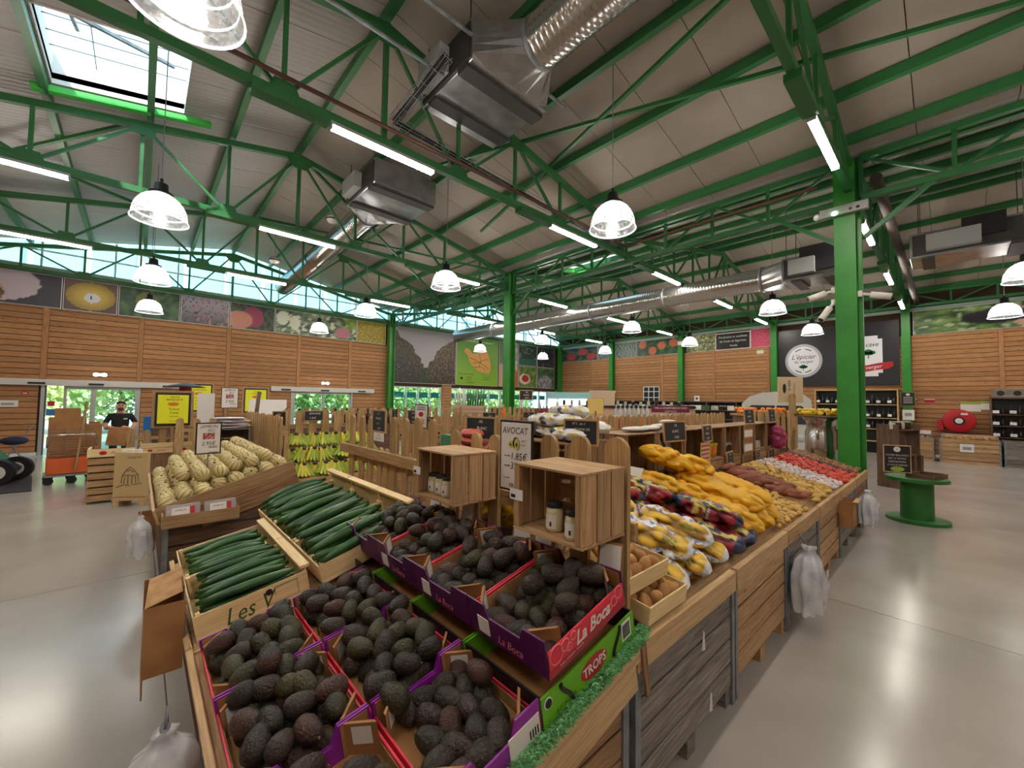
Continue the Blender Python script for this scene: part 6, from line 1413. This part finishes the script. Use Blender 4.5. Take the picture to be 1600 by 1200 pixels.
# counter things near the entrance
tag(bb('blue_crate', P('blue_plastic', rgb(34, 110, 176), .4), None, .1, .42, 14.9, 15.3, .6, 1.35), 'bright blue plastic crate standing near the man', 'crate'); tag(bb('grey_screen', GREYP, None, .35, .95, 14.8, 14.84, 1.05, 1.75), 'grey notice screen beside the large yellow poster', 'screen')
tag(bb('cashier_desk', CRATE, None, .1, 2.4, 14.86, 15.4, 0, .6), 'low brown counter near the entrance behind the yellow poster', 'counter'); tag(bb('desk_top', DARKW, None, .3, 2.4, 14.76, 14.9, .6, 1.05), 'dark board behind the large yellow poster', 'board')
t = thing('red_flag', 'red object with a black brim above the yellow poster', 'parasol', (.85, 13.2, 0)); MB().lathe([(.001, 2.28), (.3, 2.2), (.42, 2.16), (.41, 2.15), (.001, 2.22)], 16).obj('brim', BLACK, t); MB().lathe([(.12, 1.95), (.14, 2.0), (.12, 2.2)], 12).obj('collar', RED, t); rod('pole', STEEL, t, (0, 0, 0), (0, 0, 2.2), .04)
for x, y, rz, lb in ((-1.0, YW-.22, 0, 'above the left sliding door'), (6.2, YW-.22, 0, 'above the second sliding door')): t = thing('exit_spot', 'small twin white emergency spot '+lb, 'emergency light', (x, y, 2.6)); MB().ell((-.1, 0, 0), (.07, .05, .06), 10, 6).obj('spot', EMIT('spot_white', (.9, .95, 1), 2) if 'spot_white' not in MATS else MATS['spot_white'], t); MB().ell((.1, 0, 0), (.07, .05, .06), 10, 6).obj('spot', MATS['spot_white'], t); bb('case', WHITE, t, -.15, .15, .03, .2, -.05, .05)
# ================================================================ middle and far displays
q = random.Random(5)
fence('picket fence along the middle spine behind the sachets', (4.7, 3.45, 0), 31, .165, .1, .5, 1.74, 0)
fence('picket fence in the middle of the hall behind the pink sack', (3.3, 5.6, 0), 18, .2, .1, .6, 1.72, 0)
fence('far picket fence before the window wall displays', (5.2, 8.6, 0), 20, .19, .1, .5, 1.76, 0)
fence('far left picket fence behind the bananas', (2.7, 9.6, 0), 14, .2, .1, .5, 1.72, 0)
for i, (x0, y0, x1, y1) in enumerate(((3.2, 3.6, 4.4, 4.7), (4.6, 3.6, 5.8, 4.7), (6.0, 3.6, 7.2, 4.7), (7.4, 3.6, 8.6, 4.7), (3.2, 5.75, 4.4, 6.8), (4.6, 5.75, 5.8, 6.8), (6.0, 5.75, 7.2, 6.8), (5.3, 8.75, 6.5, 9.8), (6.7, 8.75, 7.9, 9.8))):
    palox('slatted crate in the middle displays, %s counted from the near left' % (ordn+['sixth', 'seventh', 'eighth', 'ninth'])[i], x0, x1, y0, y1, .95, CRATE if i % 2 else CRATEL, None, 5)
    for k in range(8):
        o = put('orange', q.choice(orm+lm), None, (x0+.15+.13*k, y0+.2+.1*(k % 3), .2), None, 1.2); tag(o, 'round fruit lying in the %s middle crate, %s from the left' % (nth(i+1), nth(k+1)), 'fruit', 'fruit in middle crates')
PSACK = P('pink_net_sack', rgb(214, 110, 90), .6, c2=rgb(190, 80, 70), ns=12)
for i, (z, s) in enumerate(((1.5, 1), (1.4, 1.05), (1.3, 1.1))): bag('onion_sack', 'pink net sack on the middle crates, %s' % ('topmost', 'middle', 'lowest')[i], 'sack', (3.35, 4.3+.05*i, z), (0, 0, .5+.2*i), (.3*s, .2, .07), None, 240+i, .07, .14, PSACK, 'pink net sacks')
wallcrate('dark crate under the pink sacks behind the fence', 3.0, 3.5, 3.95, 4.6, .96, 1.24, False, DARKW)
tag(bb('green_carton', P('green_carton_print', rgb(60, 130, 96), .6), None, 2.9, 3.0, 4.2, 4.5, 1.28, 1.48), 'green printed carton in front of the pink sack', 'carton')
for i, (x, y, z, w, h, rz) in enumerate(((3.25, 4.12, 1.42, .5, .3, -PI/2+.2), (3.0, 5.4, 1.55, .36, .22, -PI/2), (2.95, 4.85, 1.5, .2, .2, -PI/2), (4.6, 5.585, 1.58, .3, .14, 0), (5.6, 5.585, 1.6, .3, .12, 0), (2.95, 5.9, 1.62, .2, .16, -PI/2), (8.3, 8.4, 1.95, .4, .3, -.6))):
    chalkboard('chalkboard in the middle displays, %s' % ('large, beside the avocado price sign', 'wide, behind the picket fence', 'small, left of the pink sack', 'thin, on the far fence left', 'thin, on the far fence right', 'small, at the far left', 'high on a post before the middle column')[i], (x, y, z), rz, w, h, CBL[i % 3], 0, z if i in (0, 1, 2, 5, 6) else 0)
t = pricesign('paper_sign', 'white paper price sign with a red fruit behind the picket fence', (2.95, 5.1, 1.52), -PI/2+.2, .28, .34, BLACK); disc(t, 'printed_fruit', RED, 0, .2, .05, .035); 
for z in (.3, .27, .12, .08): rod('print_line', INK, t, (-.08, -.003, z), (.08, -.003, z), .008)
rod('stake', CRATE, t, (0, .02, -1.52), (0, .02, .1), .02)
# leeks in a tall plank box, orange bottle
t = thing('plank_box', 'pale plank box of leeks before the far windows', 'wooden box', (6.3, 8.5, 0), -.75)
for k in range(5): bb('plank', P('pinkish_plank', rgb(196, 164, 140), .7) if k == 0 else MATS['pinkish_plank'], t, -.42, .42, -.02, 0, 1.3+.1*k, 1.39+.1*k)
bb('inside', DARKW, t, -.4, .4, .01, .4, .6, 1.78)
LEEK = P('leek_green', rgb(96, 140, 90), .5, c2=rgb(60, 110, 66), ns=5); 
for i in range(12):
    x = -.36+.065*i; c, s = math.cos(-.75), math.sin(-.75); o = MB().tube([(0, 0, 0), (.01, 0, .28), (.04*(q.random()-.5), .02, .42+.06*q.random())], [.022, .024, .012], 8).obj('leek', WHITE if i < 5 else LEEK, None, (6.3+x*c-.15*s, 8.5+x*s+.15*c, 1.781), (0, .1*(i-6)/6, 0)); tag(o, '%s leek stalk standing in the plank box, %s from the left' % ('white' if i < 5 else 'green', nth(i+1)), 'leek', 'leeks in the plank box')
b = MB().lathe([(.001, 0), (.035, 0), (.037, .02), (.037, .14), (.015, .19), (.014, .22), (.018, .225), (.018, .25), (.001, .25)], 12)
bottle_m = {}
def bottle(label, loc, mat, cap, s=1, group=None, h=1):
    k = mat.name
    if k not in bottle_m: bottle_m[k] = b.mesh('bottle', mat)
    o = put('bottle', bottle_m[k], None, loc, None, (s, s, s*h)); return tag(o, label, 'bottle', group)
ORJ = P('orange_juice', rgb(240, 130, 20), .25); REDD = P('red_drink', rgb(150, 40, 50), .3); WINE = P('dark_wine_glass', rgb(28, 28, 30), .15); CLR = P('pale_bottle', rgb(190, 196, 196), .2)
bottle('orange juice bottle standing right of the leek box', (6.35, 7.18, 1.54), ORJ, None, 1.15); tag(rod('crate_pedestal', CRATE, None, (6.35, 7.18, 0), (6.35, 7.18, 1.54), .35), 'brown pedestal under the orange juice bottle', 'pedestal')
t = thing('drinks_shelf', 'low shelf of red drinks before the windows right of the middle column', 'shelf', (9.7, 8.3, 0), -.8); bb('top', PINE, t, -.7, .7, 0, .4, 1.5, 1.54); bb('front', CRATE, t, -.7, .7, .01, .03, 0, 1.5); bb('side', CRATE, t, -.7, -.67, .03, .4, 0, 1.5); bb('side', CRATE, t, .67, .7, .03, .4, 0, 1.5)
c_, s_ = math.cos(-.8), math.sin(-.8)
for r_ in range(2):
    for i in range(10): x, y = -.6+.1*i, .1+.14*r_; bottle('red drink bottle on the low shelf, %s row, %s from the left' % (('front', 'back')[r_], nth(i+1)), (9.7+x*c_-y*s_, 8.3+x*s_+y*c_, 1.541), REDD, None, .95, 'red drinks on the low shelf')
t = pricesign('yellow_display', 'yellow and white card sign right of the red drinks', (10.25, 7.35, 1.55), -.8, .5, .5, CRATEL, P('card_yellow', rgb(226, 196, 110), .6)); rod('post', CRATE, t, (0, .02, -1.55), (0, .02, .1), .05)
for i in range(8): bottle('pale bottle standing right of the yellow card sign, %s' % (ordn+['sixth', 'seventh', 'eighth'])[i], (10.6+.1*i, 6.85-.09*i, 1.5), CLR, None, 1.4, 'pale bottles'); 
tag(bb('bottle_counter', CRATE, None, 10.5, 11.5, 6.0, 7.0, 0, 1.5), 'brown counter under the pale bottles', 'counter')
for i in range(4): bottle('tall clear bottle on the far counter before the bright windows, %s' % ordn[i], (11.5+.9*i, 13.2-.3*i, 1.6), CLR, None, 1.8, 'tall clear bottles before the windows')
tag(bb('bottle_counter', DARKW, None, 11.2, 14.6, 11.9, 13.6, 0, 1.6), 'long dark counter before the bright windows', 'counter')
# chilled cabinet and cheese counter
t = thing('chilled_cabinet', 'pale blue glowing chilled cabinet in the far corner', 'cabinet', (16.8, 13.6, 0), -.75); bb('body', WHITE, t, -1.3, 1.3, 0, .8, 0, 2.4); bb('opening', EMIT('cabinet_glow', (.55, .85, .9), 1.2), t, -1.2, 1.2, -.02, 0, 1.3, 2.05); bb('canopy', P('canopy_teal', rgb(150, 200, 204), .5), t, -1.3, 1.3, -.25, 0, 2.2, 2.42)
t = thing('island_counter', 'long wooden counter with dark top in the right middle distance', 'counter', (14.0, 8.6, 0), -.75); bb('top', BLACK, t, -2.6, 2.6, -.3, .5, 1.72, 1.8); bb('front', P('pinkish_board', rgb(206, 170, 140), .6), t, -2.6, 2.6, -.2, -.15, 0, 1.72); bb('body', CRATE, t, -2.5, 2.5, -.14, .4, 0, 1.7)
for i in range(16):
    x = -2.3+.3*i; c_, s_ = math.cos(-.75), math.sin(-.75); jar('jar on the long dark-topped counter, %s from the left' % (ordn+['sixth', 'seventh', 'eighth', 'ninth', 'tenth', 'eleventh', 'twelfth', 'thirteenth', 'fourteenth', 'fifteenth', 'sixteenth'])[i], (14.0+x*c_-.1*s_*-1, 8.6+x*s_+.1, 1.801), 1.3, .15, .042, (DJ, PJ, GLASSJ)[i % 3], LID if i % 2 else BLACK, 'jars on the long counter', False)
t = thing('wicker_hamper', 'pale hamper box standing high on the long counter', 'hamper', (13.4, 9.3, 1.8), -.75); bb('box', P('pale_hamper', rgb(214, 190, 160), .7), t, -.45, .45, -.2, .2, 0, .5); bb('lid', MATS['pale_hamper'], t, -.48, .48, -.23, .23, .5, .58)
t = thing('maroon_sign', 'maroon sign with white lettering on the long counter', 'sign', (13.6, 6.6, 1.7), -.6); bb('board', P('maroon', rgb(110, 30, 60), .5), t, -.7, .7, 0, .03, -.1, .14); text(t, 'MIEL & CONFITURES DU PAYS', .09, WHITE, 0, .05, -.003); text(t, 'produits locaux', .07, WHITE, 0, -.05, -.003); rod('post', CRATE, t, (0, .04, -1.7), (0, .04, .1), .05)
# dark wall window with white bars
t = struct(put('window_9', None, None, (XW-.04, 12.15, 2.15), (0, 0, -PI/2))); bb('pane', BLACK, t, -.5, .5, 0, .03, -.75, .75)
for x in (-.5, -.17, .17, .5): bb('bar', WHITE, t, x-.02, x+.02, -.02, 0, -.75, .75)
for z in (-.73, -.25, .1, .45, .73): bb('bar', WHITE, t, -.52, .52, -.02, 0, z-.02, z+.02)
# shelf along the right wall with baskets and jars
t = thing('wall_shelf', 'long dark shelf with goods along the right timber wall', 'shelf', (XW-.06, 10.2, 0), -PI/2)
for z in (.6, 1.1, 1.55): bb('board', DARKW, t, -4.3, 4.3, -.45, -.02, z, z+.04)
bb('back', BLACK, t, -4.3, 4.3, -.02, -.0, 0, 2.0); bb('top', DARKW, t, -4.35, 4.35, -.4, 0, 2.0, 2.05)
for x in (-4.3, -2.87, -1.43, 0, 1.43, 2.87, 4.3): bb('upright', DARKW, t, x-.02, x+.02, -.44, -.02, 0, 2.0)
SPG = P('spinach_jar_green', rgb(60, 110, 84), .4)
for k in range(20):
    y = 14.12-.408*k; z = 1.595; kk = k % 4; cl = (OFFW, SPG, PJ, DJ)[kk]
    o = MB().box(-.15, .15, -.16, .16, 0, .24).obj('goods_box', cl, None, (XW-.3, y, z), (0, 0, 0)) if kk < 2 else None
    if o is not None: tag(o, '%s goods box on the right wall shelf, %s place from the left' % (('white', 'green')[kk], nth(k+1)), 'box', 'goods boxes on the wall shelf')
    else:
        for i in range(3): jar('%s jar in a trio on the right wall shelf, %s trio, %s in it' % (('', '', 'pale', 'dark')[kk], nth(k+1), ('left', 'centre', 'right')[i]), (XW-.35, y-.12+.12*i, z), 1.6, .15, .042, cl, LID, 'jar trios on the wall shelf', False)
t = thing('white_card', 'small white price card standing on the right wall shelf', 'card', (XW-.3, 9.35, 2.05), -PI/2); bb('card', WHITE, t, -.14, .14, 0, .02, 0, .3); bb('print', INK, t, -.06, .06, -.004, 0, .1, .2)
# old white delivery van
VAN = P('van_white', rgb(206, 204, 198), .4); VG = P('van_glass', rgb(60, 64, 66), .1)
t = thing('delivery_van', 'old white van with rounded roof standing behind the fruit displays', 'van', (15.6, 3.95, 0), -1.35)
sec = [(-1.0, .5), (-1.0, 1.6), (-.98, 1.95), (-.75, 2.2), (-.4, 2.32), (0, 2.36), (.4, 2.34), (.75, 2.28), (.95, 2.1), (1.0, 1.6), (1.0, .5)]
MB().prism(sec, 2.2).obj('body', VAN, t, (0, 0, 0))
for i in range(4): bb('roof_rib', VAN, t, -.36+.24*i, -.33+.24*i, 0, 2.2, 2.28, 2.355)
MB().prism([(-.85, 1.3), (-.85, 1.75), (-.7, 1.9), (.7, 1.9), (.85, 1.75), (.85, 1.3)], .03).obj('windscreen', VG, t, (0, -.03, 0)); bb('divider', VAN, t, -.02, .02, -.05, -.0, 1.3, 1.9); bb('side_window', VG, t, -1.07, -1.0, .2, 1.0, 1.3, 1.85); bb('bumper', STEEL, t, -1.0, 1.0, -.1, 0, .4, .5)
for x in (-.75, .75):
    for y in (.35, 1.8): MB().tube([(x-.1, y, .3), (x+.1, y, .3)], .3, 18).obj('wheel', RUB, t)
    MB().ell((x*.9, -.03, .85), (.12, .06, .12), 12, 8).obj('headlight', CLR, t)
# fruit stand with oranges, tan sign board
t = thing('fruit_stand', 'picket-fronted stand holding orange fruit before the white van', 'stand', (12.2, 3.2, 0), -.75)
for i in range(9): picket(t, -.62+.155*i, -.03, .8, .11, .95, .02, PICKET, 0)
bb('tray', CRATE, t, -.7, .7, 0, .7, 1.62, 1.68); bb('body', DARKW, t, -.65, .65, .02, .65, 0, 1.6)
c_, s_ = math.cos(-.75), math.sin(-.75)
for i in range(48):
    x, y = -.62+.11*(i % 12), .08+.15*(i//12); o = put('orange', q.choice(orm), None, (12.2+x*c_-y*s_, 3.2+x*s_+y*c_, 1.73+.07*(q.random() < .5)), None, 1.25); tag(o, 'orange fruit on the stand before the van, %s row, %s place' % (nth(i//12+1), nth(i % 12+1)), 'orange', 'oranges on the stand')
t = thing('tan_sign_board', 'tan wooden sign board with black print on a tall picket', 'sign', (11.5, 2.6, 1.98), -.85); bb('board', P('tan_sign', rgb(206, 180, 146), .7), t, -.28, .28, 0, .03, 0, .62); text(t, 'la table', .09, INK, -.03, .42, -.004, rot=PI/2); text(t, 'de la ferme', .06, INK, .08, .32, -.004, rot=PI/2); disc(t, 'print', INK, -.14, .34, .04, .12, -.003, 8)
picket(t, .02, -.04, -1.2, .15, 1.42, .025, PICKET, 0); rod('post', PICKET, t, (.02, .0, -1.97), (.02, 0, -.6), .08)
t = thing('round_mirror', 'wire rack with bright jars beside the steel churn', 'rack', (10.6, 1.75, 0))
for z in (.3, .7, 1.1, 1.45): bb('shelf', STEEL, t, -.25, .25, -.25, .25, z, z+.015)
for x in (-.25, .24):
    for y in (-.25, .24): rod('post', BLACK, t, (x, y, 0), (x, y, 1.7), .025)
t.name = 'wire_rack'
for z in (.716, 1.116, 1.466):
    for i in range(3): jar('white-lidded jar on the wire rack beside the churn, %s shelf, %s' % ({.716: 'low', 1.116: 'middle', 1.466: 'top'}[z], ('left', 'centre', 'right')[i]), (10.42+.16*i, 1.6, z), 1.3, .15, .042, PJ, WHITE, 'jars on the wire rack', False)
# ================================================================ right side
SPG2 = P('spool_green', rgb(44, 112, 46), .5, c2=rgb(38, 98, 40), ns=6)
t = thing('cable_spool_table', 'green wooden cable spool used as a table on the right', 'table', (9.75, .42, 0)); MB().lathe([(.001, 0), (.4, 0), (.4, .05), (.21, .05), (.21, .68), (.4, .68), (.4, .735), (.001, .735)], 40, sm=False).obj('spool', SPG2, t)
for i in range(10): a = 2*PI*i/10; MB().lathe([(.012, .735), (.01, .74), (.001, .741)], 8, (.3*math.cos(a), .3*math.sin(a), 0)).obj('bolt', SPG2, t)
t = thing('wooden_tray', 'flat dark wooden tray lying on the green spool', 'wooden tray', (9.5, .2, .74), -.3); bb('board', DARKW, t, 0, .5, 0, .36, 0, .015)
for a in (0, .345): bb('rim', DARKW, t, 0, .5, a, a+.015, .015, .07)
for a in (0, .485): bb('rim', DARKW, t, a, a+.015, .015, .345, .015, .07)
tag(bb('paper_pad', OFFW, None, 9.65, 9.85, .3, .42, .757, .77), 'white paper pad in the dark tray on the spool', 'paper')
t = pricesign('info_sign', 'black information sign in a pale wooden frame on the green spool', (9.45, .63, .815), -PI/2+.35, .36, .46, PINE, SB, .0); disc(t, 'round_badge', OFFW, 0, .39, .045, .045); text(t, 'i', .06, INK, 0, .39, -.006)
for z, s in ((.29, 'VOTRE BALANCE'), (.235, 'EST A VOTRE'), (.18, 'DISPOSITION'), (.125, 'A VOUS SERVIR')): text(t, s, .038, OFFW, 0, z, -.004)
disc(t, 'green_badge', P('badge_lime', rgb(150, 176, 60), .5), 0, .06, .09, .04)
t = thing('crate_shelf', 'dark stacked crate shelf with jars behind the green spool', 'shelf', (13.2, .8, 0), -.4)
for z in (.1, .75, 1.35): bb('board', DARKW, t, -.1, .75, 0, .45, z, z+.03)
for x in (-.1, .2, .46, .72): bb('slat', DARKW, t, x, x+.1, -.015, 0, .13, .75)
for x in (-.1, .72): bb('side', DARKW, t, x, x+.03, .01, .44, 0, 1.5)
c_, s_ = math.cos(-.4), math.sin(-.4)
for z, n in ((.781, 'middle'), (1.381, 'top')):
    for i in range(6): x = 0+.12*i; jar('dark preserve jar on the crate shelf behind the spool, %s shelf, %s' % (n, (ordn+['sixth'])[i]), (13.2+x*c_+.0, .8+x*s_+.15, z), 1.3, .15, .042, DJ if i % 3 else PJ, LID, 'jars on the crate shelf', False)
# wine shelves
def shelf(label, loc, rz, w, h, levels, mat, back=True):
    t = thing('bottle_shelf', label, 'shelf', loc, rz)
    for z in levels: bb('board', mat, t, -w/2, w/2, -.4, 0, z-.03, z)
    for x in (-w/2, w/2-.04): bb('side', mat, t, x, x+.04, -.42, 0, 0, h)
    bb('top', mat, t, -w/2, w/2, -.42, 0, h-.05, h); bb('back', BLACK, t, -w/2, w/2, -.02, 0, 0, h); return t
shelf('tall wine shelf under the black shop sign', (XW-.06, 2.75, 0), -PI/2, 2.7, 2.62, (.5, 1.0, 1.45, 2.0), PINE)
for li, z in enumerate((1.0, 1.45, 2.0)):
    for i in range(16): bottle('dark wine bottle on the tall shelf, %s level, %s from the left' % (('low', 'middle', 'top')[li], nth(i+1)), (XW-.35, 4.0-.165*i, z+.001), WINE, None, 1.35, 'wine bottles on the tall shelf', 1.1)
    for i in range(0, 16, 2): tag(bb('bottle_label_card', OFFW, None, XW-.47, XW-.465, 3.94-.165*i-.03, 4.0-.165*i+.03, z+.06, z+.16), 'pale card before the wine bottles, %s level, %s from the left' % (('low', 'middle', 'top')[li], nth(i//2+1)), 'card', 'pale cards on the wine shelf')
shelf('dark bottle shelf at the right edge beside the hose reel', (XW-.06, -2.3, 0), -PI/2, 2.7, 2.3, (.9, 1.3, 1.7), DARKW)
for li, z in enumerate((.9, 1.3, 1.7)):
    for i in range(12): bottle('dark bottle on the right edge shelf, %s level, %s from the left' % (('low', 'middle', 'top')[li], nth(i+1)), (XW-.36, -1.05-.19*i, z+.001), WINE, None, 1.2, 'bottles on the right edge shelf'); 
    for i in range(6): tag(bb('bottle_label_card', WHITE, None, XW-.48, XW-.475, -1.15-.38*i, -1.0-.38*i, z+.04, z+.14), 'white card before the right edge bottles, %s level, %s from the left' % (('low', 'middle', 'top')[li], nth(i+1)), 'card', 'white cards on the right edge shelf')
t = thing('wine_crate_front', 'pale wooden rack with round holes on top of the right edge shelf', 'rack', (XW-.4, -2.3, 2.3), -PI/2); bb('plank', GREYW, t, -1.3, 1.3, 0, .03, 0, .28)
for i in range(7): disc(t, 'hole', BLACK, -1.1+.37*i, .14, .09, .09, -.002)
# chest crates with produce along the right wall
for i, (y0, y1, m_, lb) in enumerate(((.42, 1.75, CRATEL, 'left'), (-1.1, .3, CRATEL, 'middle, white notice on its front'), (-2.6, -1.16, GREYW, 'grey, right'))):
    palox('slatted bulk crate before the hose reel wall, '+lb, 20.8, 21.8, y0, y1, .84, m_, None, 5)
    if i < 2:
        t = thing('plastic_liner', 'clear plastic liner with produce in the %s wall crate' % ('left', 'middle')[i], 'liner', (20.85, y0+.05, .8)); L_ = y1-y0-.1
        bb('film', P('film_%d' % i, rgb(206, 200, 204), .2, alpha=.6), t, 0, .9, 0, .01, 0, .14); bb('film', MATS['film_%d' % i], t, .88, .9, .01, L_, 0, .16); bb('film', MATS['film_%d' % i], t, 0, .9, L_-.01, L_, 0, .14)
        for k in range(40): o = put('onion', q.choice(gm if i == 0 else pm2), None, (20.95+.2*(k % 5), y0+.15+(L_-.1)*(k//5)/8, .84+.04*q.random()), (q.random(), 0, q.random()*6), 1.8); tag(o, 'pale bulb in the %s wall crate, %s row, %s place' % (('left', 'middle')[i], nth(k//5+1), nth(k % 5+1)), 'vegetable', 'bulbs in the %s wall crate' % ('left', 'middle')[i])
t = thing('wall_notice', 'white notice on the front of the middle wall crate', 'notice', (20.795, -.35, .4), -PI/2); bb('sheet', WHITE, t, -.16, .16, -.003, 0, 0, .28); bb('print', GREYP, t, -.1, .1, -.005, -.003, .08, .18)
for i in range(14): o = put('garlic', q.choice(gm), None, (21.0+.15*(i % 4), 1.2+.12*(i//4), 1.08+.02*q.random()), None, 2.2); tag(o, 'pinkish white bulb on the left wall crate, %s of fourteen' % nth(i+1), 'garlic', 'bulbs in the net trays')
tag(bb('net_tray', P('pink_white_tray', rgb(226, 196, 196), .5, c2=rgb(240, 230, 230), ns=14), None, 20.9, 21.6, .5, 1.7, .96, 1.06), 'pink and white tray on the left wall crate', 'tray')
t = thing('fire_hose_reel', 'red fire hose reel on the right timber wall', 'hose reel', (XW-.37, -.2, 1.43), -PI/2)
b2 = MB().lathe([(.1, -.08), (.4, -.1), (.42, -.09), (.4, -.07), (.28, -.06), (.28, .06), (.4, .07), (.42, .09), (.4, .1), (.1, .08)], 36); o = b2.obj('reel', RED, t, None, (PI/2, 0, 0)); MB().tube([(0, -.09, 0), (0, -.12, 0)], .15, 18).obj('hub', BLACK, t); MB().tube([(0, -.12, 0), (0, -.15, 0)], .1, 14).obj('hub_cap', OFFW, t); bb('wall_bracket', RED, t, -.55, -.4, .0, .3, -.35, .02); bb('sticker', OFFW, t, .05, .22, -.11, -.1, .22, .29)
for y, z, w, h, lb, m_ in ((.95, 2.18, .12, .1, 'small red notice on the right timber wall, left one', RED), (.55, 2.17, .28, .16, 'red and white notice on the right timber wall, right one', RED), (-.5, 1.95, .5, .34, 'white green-edged sheet above the hose reel, left', OFFW), (-1.0, 2.0, .5, .3, 'white green-edged sheet above the hose reel, right', OFFW), (6.35, 4.55, .3, .2, 'small white plate high on the right timber wall', OFFW)):
    t = thing('wall_notice', lb, 'notice', (XW-.035, y, z), -PI/2); bb('sheet', m_, t, -w/2, w/2, -.004, 0, -h/2, h/2); bb('band', P('lime_band', rgb(150, 180, 70), .5) if 'lime_band' not in MATS and m_ is OFFW else (MATS['lime_band'] if m_ is OFFW else WHITE), t, -w/2, w/2, -.006, -.004, h*.25, h/2 if m_ is OFFW else h*.4)
t = pricesign('column_sign', 'small black sign in a yellow frame on the green column right of the shop sign', (XW-.37, 1.13, 1.95), -PI/2, .42, .55, P('yellow_frame', rgb(190, 180, 90), .5), SB); disc(t, 'badge', OFFW, 0, .45, .06, .05)
for z in (.34, .27, .2, .13): rod('print_line', OFFW, t, (-.13, -.003, z), (.13, -.003, z), .02)
t = thing('wall_notice', 'white paper sheet under the small black sign on the green column', 'notice', (XW-.37, 1.13, 1.4), -PI/2); bb('sheet', OFFW, t, -.17, .17, 0, .004, 0, .4); bb('print', GREYP, t, -.1, .1, -.003, 0, .15, .28)
tag(bb('electric_box', OFFW, None, XW-.45, XW-.3, 9.85, 10.35, 5.2, 5.4), 'white emergency light box high on the timber wall column', 'emergency light')
for i in range(12):
    t = jar('honey jar on the far picket displays, %s from the left' % (ordn+['sixth', 'seventh', 'eighth', 'ninth', 'tenth', 'eleventh', 'twelfth'])[i], (5.0+.38*i, 3.7, 1.5), 1.4, .15, .042, (TUBL, ORJ, RED)[i % 3], LID, 'honey jars behind the spine fence', False)
tag(bb('honey_shelf', CRATE, None, 4.9, 9.6, 3.6, 3.9, 1.4, 1.5), 'brown shelf of honey jars behind the spine fence', 'shelf')
for i, x in enumerate((5.0, 7.2, 9.4)): tag(rod('shelf_leg', CRATE, None, (x, 3.75, .0), (x, 3.75, 1.4), .06), 'post under the honey jar shelf, %s from the left' % ordn[i], 'post')
for i in range(10): bottle('dark bottle in the racks behind the bananas, %s from the left' % (ordn+['sixth', 'seventh', 'eighth', 'ninth', 'tenth'])[i], (2.0+.22*i, 8.3, 1.4), WINE, None, 1.3, 'bottles behind the bananas')
tag(bb('bottle_rack', DARKW, None, 1.9, 4.2, 8.2, 8.5, 0, 1.4), 'dark bottle rack behind the bananas', 'rack')

# ================================================================ fixed pieces join the things they belong to
def adopt(c, p):
    for k in ('label', 'category', 'group'):
        if k in c: del c[k]
    c.parent = p; c.matrix_parent_inverse = p.matrix_basis.inverted()
def find(base, key): return next(o for o in bpy.data.objects if o.parent is None and o.name.split('.')[0] == base and key in o.get('label', ''))
tops = [o for o in bpy.data.objects if o.parent is None]
far_duct = find('spiral_duct', 'long round'); crate0 = find('slatted_crate', 'pine-topped'); crate1 = find('slatted_crate', 'under the white and yellow')
for o in tops:
    n = o.name.split('.')[0]; lb = o.get('label', '')
    if n == 'duct_collar': adopt(o, far_duct)
    elif n == 'inlet_box': adopt(o, find('air_unit', 'black inlet box left' if 'beside the big' in lb else 'tan panel'))
    elif n == 'board_stand': adopt(o, find('white_board', 'yellow poster' if 'near the poster' in lb else 'second door'))
    elif n == 'shelf_leg': adopt(o, find('honey_shelf', ''))
    elif n == 'paint_mark': adopt(o, crate0)
    elif n == 'torn_paper': adopt(o, crate1)
    elif n == 'sloping_board': adopt(o, find('slatted_crate', lb.split('bulk crate ')[1]))
